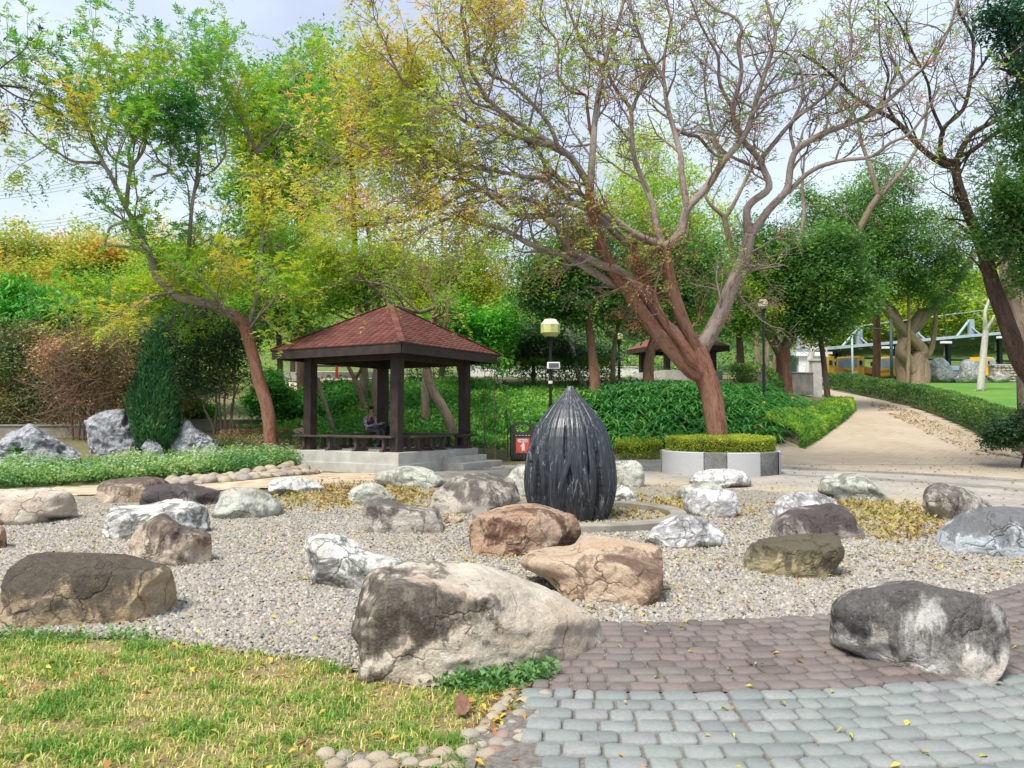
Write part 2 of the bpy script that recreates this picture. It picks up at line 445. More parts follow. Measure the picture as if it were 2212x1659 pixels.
L_LITTER = leafmat('leaf_litter', [(0, (.26, .25, .07)), (.4, (.40, .32, .10)), (.7, (.36, .22, .09)), (1, (.18, .10, .05))], .1, .9, gain=1.0)
def barkmat(name, c1, c2, c3, bs=1.0):
    n = N(name, .9); a = n.attr('bark', 'Vector')
    mp = n.new('ShaderNodeMapping'); mp.inputs['Scale'].default_value = (1, 1, .22); n.l.new(a, mp.inputs['Vector'])
    v = mp.outputs['Vector']
    f = n.noise(v, 34 * bs, 7, .65, .6); g_ = n.noise(v, 4, 4)
    c = n.mix(n.ramp(f, [(.34, 0.0), (.62, 1.0)]), c1, c2); c = n.mix(n.ramp(g_, [(.45, 0.0), (.7, .75)]), c, c3)
    h = n.math('ADD', f, n.math('MULTIPLY', n.noise(v, 90 * bs, 3), .3))
    return n.out(c, n.bump(h, .9, .035))
BK_RED = barkmat('reddish_bark', (.090, .034, .023), (.34, .16, .105), (.36, .225, .16))
BK_LIMB = barkmat('grey_brown_limb_bark', (.10, .072, .062), (.36, .28, .24), (.44, .38, .35))
BK_GREY = barkmat('grey_brown_bark', (.085, .06, .042), (.27, .20, .145), (.32, .27, .22))
BK_DARK = barkmat('dark_bark', (.03, .018, .015), (.12, .075, .058), (.16, .115, .09))
BK_PALE = barkmat('pale_bark', (.30, .27, .22), (.55, .52, .46), (.60, .58, .55))
BK_FIG = barkmat('smooth_fig_bark', (.15, .10, .065), (.30, .215, .145), (.34, .25, .17), .5)
BK_TWIG = barkmat('dry_twig', (.12, .07, .045), (.28, .17, .12), (.33, .22, .16))
M_SOIL = None
def ground_mat():
    n = N('soil_and_ground', .95); v = n.co()
    c = n.mix(n.ramp(n.noise(v, .45, 6), [(.4, 0.0), (.62, 1.0)]), (.06, .12, .03), (.17, .14, .07))
    c = n.mix(n.ramp(n.noise(v, 14, 6, .7), [(.35, 0.0), (.7, .8)]), c, (.26, .20, .11))
    sx = n.new('ShaderNodeSeparateXYZ'); n.l.new(v, sx.inputs[0])
    c = n.mix(n.math('MULTIPLY', n.math('SUBTRACT', sx.outputs[1], 48.0), .04, True), c, n.ramp(n.noise(v, .9, 8, .75), [(.3, (.03, .075, .018)), (.5, (.09, .16, .03)), (.7, (.20, .24, .05))]))
    return n.out(c, n.bump(n.noise(v, 30, 6, .7), .6, .05))
M_GROUND = ground_mat()
def lawn_mat():
    n = N('lawn_grass', .95); v = n.co()
    c = n.mix(n.ramp(n.noise(v, .5, 5), [(.4, 0.0), (.65, 1.0)]), (.085, .24, .03), (.16, .27, .04))
    c = n.mix(n.ramp(n.noise(v, 24, 5, .7), [(.4, 0.0), (.75, .6)]), c, (.05, .13, .02))
    return n.out(c, n.bump(n.noise(v, 40, 5, .7), .7, .05))
M_LAWN = lawn_mat()
def turf_soil():
    n = N('turf_soil', .95); v = n.co()
    c = n.mix(n.ramp(n.noise(v, 2.0, 6), [(.4, 0.0), (.6, 1.0)]), (.12, .12, .045), (.25, .19, .10))
    c = n.mix(n.ramp(n.noise(v, 60, 6, .7), [(.35, 0.0), (.65, .9)]), c, (.34, .27, .14))
    return n.out(c, n.bump(n.noise(v, 90, 5, .7), .8, .02))
M_TURF = turf_soil()
def gravel_ground():
    n = N('gravel_ground', .9); v = n.co()
    vo = n.new('ShaderNodeTexVoronoi'); vo.inputs['Scale'].default_value = 32; n.l.new(v, vo.inputs['Vector'])
    sp = n.new('ShaderNodeSeparateColor'); n.l.new(vo.outputs['Color'], sp.inputs[0])
    c = n.ramp(sp.outputs[0], [(0, (.20, .19, .18)), (.5, (.34, .315, .28)), (1, (.50, .47, .42))])
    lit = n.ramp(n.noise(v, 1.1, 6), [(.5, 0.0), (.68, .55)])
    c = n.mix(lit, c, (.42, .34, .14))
    h = n.math('SUBTRACT', 1, n.math('MULTIPLY', vo.outputs['Distance'], 1.4))
    return n.out(c, n.bump(h, 1.0, .03))
M_GRAVEL = gravel_ground()
def pebble_mat():
    n = N('gravel_pebble', .75); r = n.new('ShaderNodeNewGeometry').outputs['Random Per Island']
    c = n.ramp(r, [(0, (.14, .14, .14)), (.3, (.26, .243, .215)), (.55, (.355, .325, .28)), (.8, (.27, .23, .18)), (1, (.47, .445, .40))])
    return n.out(c)
M_PEBBLE = pebble_mat()
def cobble_mat():
    n = N('river_stone', .7); v = n.co(); r = n.rnd()
    c = n.ramp(r, [(0, (.34, .28, .20)), (.3, (.42, .36, .27)), (.5, (.28, .27, .25)), (.72, (.46, .38, .26)), (.9, (.36, .34, .32)), (1, (.30, .15, .11))])
    c = n.mix(n.ramp(n.noise(v, 9, 8, .65), [(.42, 0.0), (.7, .6)]), c, (.16, .13, .10))
    return n.out(c, n.bump(n.noise(v, 30, 6, .6), .35, .02))
M_COBBLE = cobble_mat()
def paver_mat(name, stops, dirt):
    n = N(name, .85); v = n.co(); w = n.co('Object'); g_ = n.new('ShaderNodeNewGeometry').outputs['Position']
    c = n.ramp(n.rnd(), stops)
    c = n.mix(n.ramp(n.noise(g_, 55, 7, .7), [(.35, 0.0), (.75, .55)]), c, tuple(x * .6 for x in stops[0][1]))
    c = n.mix(n.ramp(n.noise(g_, 1.3, 5), [(.42, 0.0), (.72, .45)]), c, dirt)
    return n.out(c, n.bump(n.noise(g_, 120, 5, .7), .5, .006))
M_LIGHTPAVE = paver_mat('grey_green_paver', [(0, (.20, .212, .215)), (.4, (.245, .268, .258)), (.75, (.29, .302, .295)), (1, (.26, .258, .265))], (.22, .275, .245))
M_DARKPAVE = paver_mat('purple_brown_paver', [(0, (.115, .097, .092)), (.35, (.165, .136, .128)), (.7, (.205, .165, .152)), (1, (.165, .153, .15))], (.24, .21, .19))
M_JOINT = plain('sandy_joint', (.17, .155, .135), .95, .4, 30, .8, 0, 120)
def plaza_mat():
    n = N('banded_plaza_paving', .9)
    g_ = n.new('ShaderNodeNewGeometry').outputs['Position']
    mp = n.new('ShaderNodeMapping'); mp.inputs['Location'].default_value = (-CTR[0], -CTR[1], 0); n.l.new(g_, mp.inputs['Vector'])
    sx = n.new('ShaderNodeSeparateXYZ'); n.l.new(mp.outputs['Vector'], sx.inputs[0])
    rr = n.math('SQRT', n.math('ADD', n.math('MULTIPLY', sx.outputs[0], sx.outputs[0]), n.math('MULTIPLY', sx.outputs[1], sx.outputs[1])))
    an = n.math('ARCTAN2', sx.outputs[1], sx.outputs[0])
    cb = n.new('ShaderNodeCombineXYZ'); n.l.new(n.math('MULTIPLY', an, 11.0), cb.inputs[0]); n.l.new(rr, cb.inputs[1])
    br = n.new('ShaderNodeTexBrick'); br.inputs['Scale'].default_value = 1.0; br.inputs['Brick Width'].default_value = .22; br.inputs['Row Height'].default_value = .15
    br.inputs['Mortar Size'].default_value = .010; br.inputs['Mortar Smooth'].default_value = .4; br.inputs['Bias'].default_value = 0
    br.inputs['Color1'].default_value = (1, 1, 1, 1); br.inputs['Color2'].default_value = (.74, .74, .74, 1); br.inputs['Mortar'].default_value = (.42, .42, .42, 1)
    n.l.new(cb.outputs[0], br.inputs['Vector'])
    k = n.math('DIVIDE', rr, 20.0)
    SAND, GRY, DK = (.44, .365, .28), (.35, .335, .315), (.18, .175, .17)
    st = [(0, SAND), (.33, SAND), (.40, GRY), (.505, GRY), (.51, DK), (.54, DK), (.545, GRY), (.62, GRY), (.625, DK), (.665, DK), (.67, SAND), (1, SAND)]
    c = n.ramp(k, st); c = n.mix(1.0, c, br.outputs['Color'], 'MULTIPLY')
    c = n.mix(n.ramp(n.noise(g_, .8, 7, .6), [(.4, 0.0), (.7, .55)]), c, (.50, .43, .33))
    c = n.mix(n.ramp(n.noise(g_, 26, 5, .7), [(.5, 0.0), (.8, .5)]), c, (.26, .22, .17))
    return n.out(c, n.bump(br.outputs['Fac'], -.4, .01))
M_PLAZA = plaza_mat()
def path_mat():
    n = N('beige_path_paving', .9); v = n.co('Object')
    br = n.new('ShaderNodeTexBrick'); br.inputs['Scale'].default_value = 1.0; br.inputs['Brick Width'].default_value = .26; br.inputs['Row Height'].default_value = .16
    br.inputs['Mortar Size'].default_value = .012; br.inputs['Color1'].default_value = (.44, .35, .25, 1); br.inputs['Color2'].default_value = (.36, .29, .21, 1); br.inputs['Mortar'].default_value = (.25, .20, .15, 1)
    n.l.new(n.co('Object'), br.inputs['Vector'])
    c = n.mix(n.ramp(n.noise(v, .6, 6, .6), [(.4, 0.0), (.7, .6)]), br.outputs['Color'], (.47, .40, .32))
    c = n.mix(n.ramp(n.noise(v, 18, 5, .7), [(.5, 0.0), (.8, .5)]), c, (.30, .23, .14))
    return n.out(c, n.bump(br.outputs['Fac'], -.4, .01))
M_PATH = path_mat()
M_SAND = plain('sandy_path', (.48, .38, .27), .95, .3, 2.5, .5, 0, 60)
def rock_mat(name, c1, c2, stain, amt=.5, streak=.6, vein=.0, veincol=(.05, .05, .05), top=.25, tan=None, hg=.0, runs=0.0, hx=.0):
    n = N(name, .85); n.b.inputs['Specular IOR Level'].default_value = .2
    t = n.new('ShaderNodeTexCoord'); oi = n.new('ShaderNodeObjectInfo').outputs['Random']
    cmb = n.new('ShaderNodeCombineXYZ'); n.l.new(n.math('MULTIPLY', oi, 40), cmb.inputs[0]); n.l.new(n.math('MULTIPLY', oi, 23), cmb.inputs[1])
    ad = n.new('ShaderNodeVectorMath', operation='ADD'); n.l.new(t.outputs['Object'], ad.inputs[0]); n.l.new(cmb.outputs[0], ad.inputs[1])
    v = ad.outputs[0]
    st = n.new('ShaderNodeMapping'); st.inputs['Scale'].default_value = (1, 1, .28); n.l.new(v, st.inputs['Vector']); sv = st.outputs['Vector']
    c = n.mix(n.ramp(n.noise(v, 2.6, 9, .62, .4), [(.36, 0.0), (.64, 1.0)]), c1, c2)
    if tan is not None: c = n.mix(n.ramp(n.noise(v, 1.7, 7, .6, .8), [(.47, 0.0), (.62, .85)]), c, tan)
    sx = n.new('ShaderNodeSeparateXYZ'); n.l.new(n.new('ShaderNodeNewGeometry').outputs['Normal'], sx.inputs[0])
    s1 = n.noise(v, 1.9, 9, .68, .7); s2 = n.noise(sv, 5.5, 7, .7, .5)
    s = n.math('ADD', n.math('MULTIPLY', s1, 1 - streak * .5), n.math('MULTIPLY', s2, streak * .5))
    s = n.math('ADD', n.math('MULTIPLY', n.math('SUBTRACT', s, .5), 3.0), n.math('MULTIPLY', sx.outputs[2], top * .22))
    gz = n.new('ShaderNodeSeparateXYZ'); n.l.new(t.outputs['Generated'], gz.inputs[0])
    if hx: s = n.math('ADD', s, n.math('MULTIPLY', n.math('SUBTRACT', .42, gz.outputs[0]), hx))
    if hg: s = n.math('ADD', s, n.math('MULTIPLY', n.math('SUBTRACT', gz.outputs[2], .55), hg))
    lo = .36 - amt * .72
    c = n.mix(n.ramp(n.math('ADD', s, .5), [(.5 + lo, 0.0), (.56 + lo, .60), (.72 + lo, .96)]), c, stain)
    if runs:
        rm = n.new('ShaderNodeMapping'); rm.inputs['Scale'].default_value = (1, 1, .12); n.l.new(v, rm.inputs['Vector'])
        c = n.mix(n.math('MULTIPLY', n.ramp(n.noise(rm.outputs['Vector'], 9, 6, .65, .3), [(.52, 0.0), (.64, runs)]), n.ramp(n.noise(v, 2.2, 4), [(.40, 0.0), (.55, 1.0)])), c, c2)
    if vein > 0:
        w = n.noise(v, 2.2, 9, .62, 1.0)
        m = n.math('ABSOLUTE', n.math('SUBTRACT', w, .5))
        c = n.mix(n.ramp(m, [(0, vein), (.012 + .02 * vein, vein * .6), (.05, 0.0)]), c, veincol)
    c = n.mix(n.ramp(n.noise(v, 38, 6, .75), [(.38, .38), (.6, 0.0)]), c, tuple(x * .45 for x in c1))
    c = n.mix(n.ramp(n.noise(v, 60, 5, .75), [(.58, 0.0), (.75, .35)]), c, tuple(min(.8, x * 1.5) for x in c2))
    nz = n.new('ShaderNodeTexNoise'); nz.inputs['Scale'].default_value = 3.0; nz.inputs['Detail'].default_value = 6; n.l.new(v, nz.inputs['Vector'])
    wv = n.new('ShaderNodeVectorMath', operation='MULTIPLY_ADD'); n.l.new(nz.outputs['Color'], wv.inputs[0]); wv.inputs[1].default_value = (.55, .55, .55); n.l.new(v, wv.inputs[2])
    cr = n.voro(wv.outputs[0], 2.6, 'DISTANCE_TO_EDGE')
    cm = n.ramp(n.noise(v, 1.6, 4), [(.46, 0.0), (.58, 1.0)])
    crk = n.mix(cm, (1, 1, 1), n.ramp(cr, [(0, 0.0), (.02, .7), (.05, 1.0)]))
    c = n.mix(n.math('MULTIPLY', n.ramp(cr, [(0, .75), (.022, 0.0)]), cm), c, tuple(x * .28 for x in c1))
    h = n.math('ADD', n.math('MULTIPLY', n.noise(v, 9, 9, .70), 1.0), n.math('MULTIPLY', crk, .35))
    nr = n.bump(h, .9, .07); nr = n.bump(n.noise(v, 70, 5, .7), .5, .008, nr)
    return n.out(c, nr)
DK1, DK2 = (.040, .034, .032), (.10, .085, .08)
RK = {
 'tan': rock_mat('tan_stained_rock', (.48, .39, .30), (.62, .53, .43), (.085, .062, .055), .50, .9, .1, top=.3, tan=(.45, .31, .20), hg=.55, runs=.5),
 'big': rock_mat('beige_black_stained_rock', (.58, .50, .40), (.74, .67, .57), (.060, .050, .045), .52, .8, .15, top=-1.7, tan=(.52, .40, .30), hg=.70, runs=.25, hx=.75),
 'brown': rock_mat('brown_weathered_rock', (.38, .29, .19), (.52, .42, .29), (.062, .055, .050), .50, .5, .1, top=.9, tan=(.50, .37, .22), hg=.75, runs=.15, hx=.25),
 'grey': rock_mat('dark_grey_streaked_rock', (.52, .49, .45), (.70, .68, .64), (.070, .063, .062), .55, 1.0, .15, top=.3, tan=(.54, .44, .33), hg=.85, runs=.85, hx=-.0),
 'red': rock_mat('red_brown_rock', (.30, .17, .10), (.54, .38, .27), (.085, .045, .034), .52, .4, .1, top=-.7, tan=(.56, .43, .33), hg=.0),
 'sand': rock_mat('sandstone_rock', (.52, .39, .27), (.64, .51, .39), (.13, .075, .055), .36, .5, .1, top=.1, tan=(.56, .36, .23), hg=.0),
 'marble': rock_mat('white_marbled_rock', (.68, .67, .62), (.80, .79, .74), (.17, .17, .155), .40, .3, .95, (.10, .11, .10), top=-.8, hg=-.3),
 'green': rock_mat('pale_green_grey_rock', (.50, .52, .46), (.66, .67, .60), (.19, .20, .17), .36, .4, .4, (.2, .22, .2), tan=(.50, .46, .38)),
 'white': rock_mat('white_cracked_rock', (.66, .65, .63), (.80, .79, .78), (.26, .26, .27), .30, .4, .75, (.12, .12, .14)),
 'olive': rock_mat('olive_lichen_rock', (.33, .28, .17), (.47, .41, .26), (.095, .088, .062), .60, .7, .1, top=.8, tan=(.50, .40, .22), hg=.8),
 'mid': rock_mat('grey_beige_rock', (.42, .385, .34), (.57, .53, .47), (.095, .085, .078), .50, .8, .15, top=.3, tan=(.52, .46, .38), hg=.35, runs=.4),
 'slate': rock_mat('dark_purple_grey_rock', (.22, .19, .18), (.33, .29, .28), (.075, .062, .062), .52, .5, .1, top=.2, tan=(.48, .42, .36), hg=.7),
 'blue': rock_mat('pale_blue_grey_rock', (.50, .55, .60), (.60, .65, .69), (.14, .14, .14), .40, .4, .1, top=1.6, hg=.5),
 'taihu': rock_mat('grey_scholar_rock', (.36, .375, .42), (.53, .54, .58), (.10, .10, .12), .36, .2, .5, (.07, .07, .08)),
}
M_CONC = plain('concrete', (.44, .43, .40), .9, .18, 3, .4, 0, 90)
M_CONCD = plain('weathered_concrete', (.23, .215, .185), .95, .35, 2.2, .4, 0, 60)
M_WOOD = plain('dark_brown_timber', (.040, .027, .023), .55, .35, 5, .25, 0, 40)
M_BENCH = plain('bench_timber', (.075, .055, .047), .6, .4, 5, .3, 0, 40)
M_BLACK = plain('black_metal', (.014, .015, .018), .4, .2, 6, .05)
M_WHITEP = plain('white_plastic', (.78, .78, .78), .45, .04, 6, .02)
M_SCREEN = plain('grey_panel', (.11, .115, .125), .35, .15, 20, .05)
def shingle_mat():
    n = N('red_brown_shingle', .92); g_ = n.new('ShaderNodeNewGeometry').outputs['Position']
    c = n.ramp(n.rnd(), [(0, (.10, .034, .029)), (.4, (.15, .048, .041)), (.75, (.19, .065, .054)), (1, (.125, .054, .046))])
    c = n.mix(n.ramp(n.noise(g_, 2.2, 6, .65), [(.45, 0.0), (.7, .5)]), c, (.13, .075, .055))
    return n.out(c, n.bump(n.noise(g_, 160, 4, .7), .6, .01))
M_SHINGLE = shingle_mat()
# ---------------------------------------------------------------- the ground
gx = np.concatenate([np.linspace(-160, -45, 24)[:-1], np.arange(-45, 45.1, .6), np.linspace(45, 160, 24)[1:]])
gy = np.concatenate([np.linspace(-30, 2, 9)[:-1], np.arange(2, 62, .5), np.geomspace(62, 420, 40)])
X, Y = np.meshgrid(gx, gy); nx, ny = len(gx), len(gy)
i = (np.arange(ny - 1)[:, None] * nx + np.arange(nx - 1)[None]).ravel()
zz = terr(X.ravel(), Y.ravel()) - .03 * (np.abs(X.ravel()) < 40)
ground = mk('ground', np.column_stack([X.ravel(), Y.ravel(), zz]), [np.stack([i, i + 1, i + nx + 1, i + nx], -1)], M_GROUND, None, smooth=True)
ground['kind'] = 'structure'
def circ(r, a0, a1, n=40):
    a = np.radians(np.linspace(a0, a1, n)); return np.column_stack([CTR[0] + r * np.cos(a), CTR[1] + r * np.sin(a)])
def near_ring(x, y, lo, hi):
    r = np.hypot(x - CTR[0], y - CTR[1]); return (r >= lo) & (r < hi)
# paved plaza behind and to the right of the gravel circle
pl = np.vstack([circ(5.6, -20, 150, 60)[::-1], [[2.6, 2.0], [26, 2.0], [26, 23.5]], GP([(2400, 985), (2212, 985), (1640, 992), (1420, 990), (1240, 992), (1090, 1006), (870, 1024), (640, 1024)])[:, :2]])
plaza = sheet('plaza_paving', pl, .25, .006, M_PLAZA, hole=lambda x, y: near_ring(x, y, 0, 5.5) | ((y < 9.5) & near_ring(x, y, 0, 9.3)))
pth = GP([(1500, 1003), (1690, 957), (1760, 920), (1808, 892), (1822, 876), (1790, 858), (1740, 842), (1700, 826), (1690, 818), (1770, 822), (1800, 845), (1900, 863), (1990, 888), (2060, 915), (2130, 950), (2225, 985), (2300, 1003)])
path = sheet('path', pth, .25, .012, M_PATH)
side_path = sheet('sandy_path', GP([(-500, 1075), (0, 1058), (200, 1050), (360, 1040), (560, 1026), (650, 1014), (880, 1024), (900, 1042), (700, 1046), (560, 1056), (380, 1064), (200, 1070), (0, 1074), (-500, 1098)]), .15, .010, M_SAND)
lawn_r = sheet('lawn', GP([(1700, 838), (1830, 838), (2000, 850), (2130, 890), (2212, 930), (2500, 1010), (2700, 830), (2212, 818), (2000, 822), (1880, 826)]), .5, .02, M_LAWN)
turf_poly = np.vstack([GP([(0, 1372), (200, 1382), (330, 1392), (470, 1408), (620, 1428), (720, 1440), (790, 1462), (900, 1486), (1000, 1490), (1190, 1470), (1178, 1500), (1150, 1560), (1120, 1640)])[:, :2], [[.05, 2.9], [0.05, 2.0], [-9, 2.0], [-9, 5.6]]])
turf = sheet('turf', turf_poly, .06, .008, M_TURF)
gpoly = np.vstack([GP([(-500, 1400), (0, 1366), (330, 1386), (620, 1422), (800, 1458), (1000, 1486), (1200, 1466)])[:, :2], circ(5.82, -85, 165, 120), GP([(560, 1058), (380, 1066), (200, 1072), (0, 1076), (-600, 1100)])[:, :2]])
gravel = sheet('gravel_bed', gpoly, .13, .012, M_GRAVEL)

# loose pebbles: dense in front, sparser behind, where the bed itself carries the grain
def pebbles():
    g = np.random.default_rng(3)
    q = sample_poly(gpoly, 420000, g); d = q[:, 1]
    qx, qy, _ = proj(q); vis = (qx > -150) & (qx < 2380)
    keep = vis & (g.random(len(q)) < np.clip((5.6 / d) ** 1.7, 0, 1)) & (d < 13)
    q = q[keep]; q[:, :2] += g.normal(0, .03, (len(q), 2)); d = q[:, 1]
    def dome(k1, k2):
        a = np.arange(k1) * 6.283 / k1; v = [(math.cos(t), math.sin(t), -.35) for t in a]
        if k2:
            b = np.arange(k1) * 6.283 / k1 + .5 * 6.283 / k1; v += [(.72 * math.cos(t), .72 * math.sin(t), .62) for t in b] + [(0, 0, .98)]
            f = [t for k in range(k1) for t in ((k, (k + 1) % k1, k1 + k), (k1 + k, (k + 1) % k1, k1 + (k + 1) % k1), (k1 + k, k1 + (k + 1) % k1, 2 * k1))]
        else:
            v += [(0, 0, .95)]; f = [(k, (k + 1) % k1, k1) for k in range(k1)]
        return np.array(v), np.array(f)
    out = []
    for near in (True, False):
        s = q[(d < 5.3) == near]; m = len(s)
        base, fc = dome(5, 1) if near else dome(5, 0)
        sc_ = g.uniform(.008, .0175, m)[:, None] * np.column_stack([g.uniform(.85, 1.5, m), g.uniform(.75, 1.1, m), g.uniform(.6, 1.0, m)]) * (1 if near else 1.3)
        a = g.uniform(0, 6.28, m); til = g.normal(0, .30, m)
        V = base[None] * sc_[:, None]
        V = V * (1 + .16 * g.normal(0, 1, (m, len(base), 1)))
        x, y, z = V[..., 0], V[..., 1], V[..., 2]
        z2 = z * np.cos(til)[:, None] + x * np.sin(til)[:, None]; x2 = x * np.cos(til)[:, None] - z * np.sin(til)[:, None]
        V = np.stack([x2 * np.cos(a)[:, None] - y * np.sin(a)[:, None], x2 * np.sin(a)[:, None] + y * np.cos(a)[:, None], z2], -1)
        V += s[:, None] + np.array([0, 0, .016]) + g.uniform(-.004, .010, (m, 1, 1)) * np.array([0, 0, 1])
        Fc = fc[None] + (np.arange(m) * len(base))[:, None, None]
        out.append((V.reshape(-1, 3), Fc.reshape(-1, 3)))
    print('pebbles', len(q))
    o = mk('gravel', np.vstack([out[0][0], out[1][0]]), [np.vstack([out[0][1], out[1][1] + len(out[0][0])])], M_PEBBLE, None, smooth=True)
    tag(o, 'loose grey gravel pebbles covering the round bed between the boulders', 'gravel', kind='stuff')
pebbles()

# ---------------------------------------------------------------- pavers in rings round the plaza
def paver_mesh(w, d, h, g):
    def ring(ix, z, c, j=.002):
        a, b = w / 2 - ix, d / 2 - ix
        p = [(-a + c, -b), (a - c, -b), (a, -b + c), (a, b - c), (a - c, b), (-a + c, b), (-a, b - c), (-a, -b + c)]
        return [(x + g.normal(0, j), y + g.normal(0, j), z) for x, y in p]
    V = np.array(ring(0, -.03, .017, 0) + ring(0, h - .008, .017) + ring(.008, h, .015))
    Q = np.array([[r * 8 + k, r * 8 + (k + 1) % 8, (r + 1) * 8 + (k + 1) % 8, (r + 1) * 8 + k] for r in range(2) for k in range(8)])
    top = np.array([[16 + k for k in range(8)]])
    return V, Q, top
def pavement(name, r0, r1, pitch, a_of, mat, bed_name, seed, widths):
    g = np.random.default_rng(seed)
    bed_poly = np.vstack([circ(r0 - .02, a_of[0], a_of[1], 80), circ(r1, a_of[0], a_of[1], 80)[::-1]])
    bed = mk(bed_name, np.column_stack([bed_poly, np.full(len(bed_poly), .029)]), [np.array([[k, k + 1, 158 - k, 159 - k]]) for k in range(79)], M_JOINT)
    bed['kind'] = 'structure'
    tm = {w: [paver_mesh(w - .011, pitch - .010, .034, g) for _ in range(3)] for w in widths}
    shared = {}
    items = []
    nrow = int(round((r1 - r0) / pitch))
    for k in range(nrow):
        r = r0 + (k + .5) * pitch
        a = math.radians(a_of[0]) + g.uniform(0, .03)
        while True:
            w = widths[g.integers(len(widths))] if g.random() > .35 else widths[-1]
            a += w / 2 / r
            if a > math.radians(a_of[1]): break
            x, y = CTR[0] + r * math.cos(a), CTR[1] + r * math.sin(a)
            a += w / 2 / r
            if x < .12 + max(0, 4.05 - y) * -.1 + g.uniform(0, .02) : continue
            items.append((x, y, a, w, g.integers(3)))
    def seen(it):
        px, py, w_ = proj(np.array([it[0], it[1], .03]))
        return w_ > .3 and -40 < px < 2260 and py < 1720
    items.sort(key=lambda it: (not seen(it), math.hypot(it[0], it[1])))
    rest_v, rest_q, rest_t, off = [], [], [], 0
    for n_, (x, y, a, w, v) in enumerate(items):
        V, Q, T = tm[w][v]
        rot = a - w / 2 / math.hypot(x - CTR[0], y - CTR[1]) + math.pi / 2 + g.normal(0, .012)
        z = .012 + g.normal(0, .0035)
        if n_ < 300 and seen((x, y)):
            key = (w, v)
            if key not in shared:
                ob = mk('paver', V, [Q, T], mat); shared[key] = ob.data; ob.parent = bed
            else:
                ob = link(bpy.data.objects.new('paver', shared[key]), bed)
            ob.location = (x + g.normal(0, .002), y + g.normal(0, .002), z); ob.rotation_euler = (g.normal(0, .014), g.normal(0, .014), rot)
        else:
            c, s = math.cos(rot), math.sin(rot)
            W = np.column_stack([V[:, 0] * c - V[:, 1] * s + x, V[:, 0] * s + V[:, 1] * c + y, V[:, 2] + z])
            rest_v.append(W); rest_q.append(Q + off); rest_t.append(T + off); off += len(W)
    print(name, len(items))
    if rest_v:
        ob = mk('paver_field', np.vstack(rest_v), [np.vstack(rest_q), np.vstack(rest_t)], mat, bed); ob['kind'] = 'stuff'
pavement('dark', 5.82, 7.22, .127, (-97, -2), M_DARKPAVE, 'dark_paving', 21, [.098, .110, .165])
pavement('light', 7.22, 9.20, .132, (-97, -38), M_LIGHTPAVE, 'light_paving', 22, [.108, .122, .175])

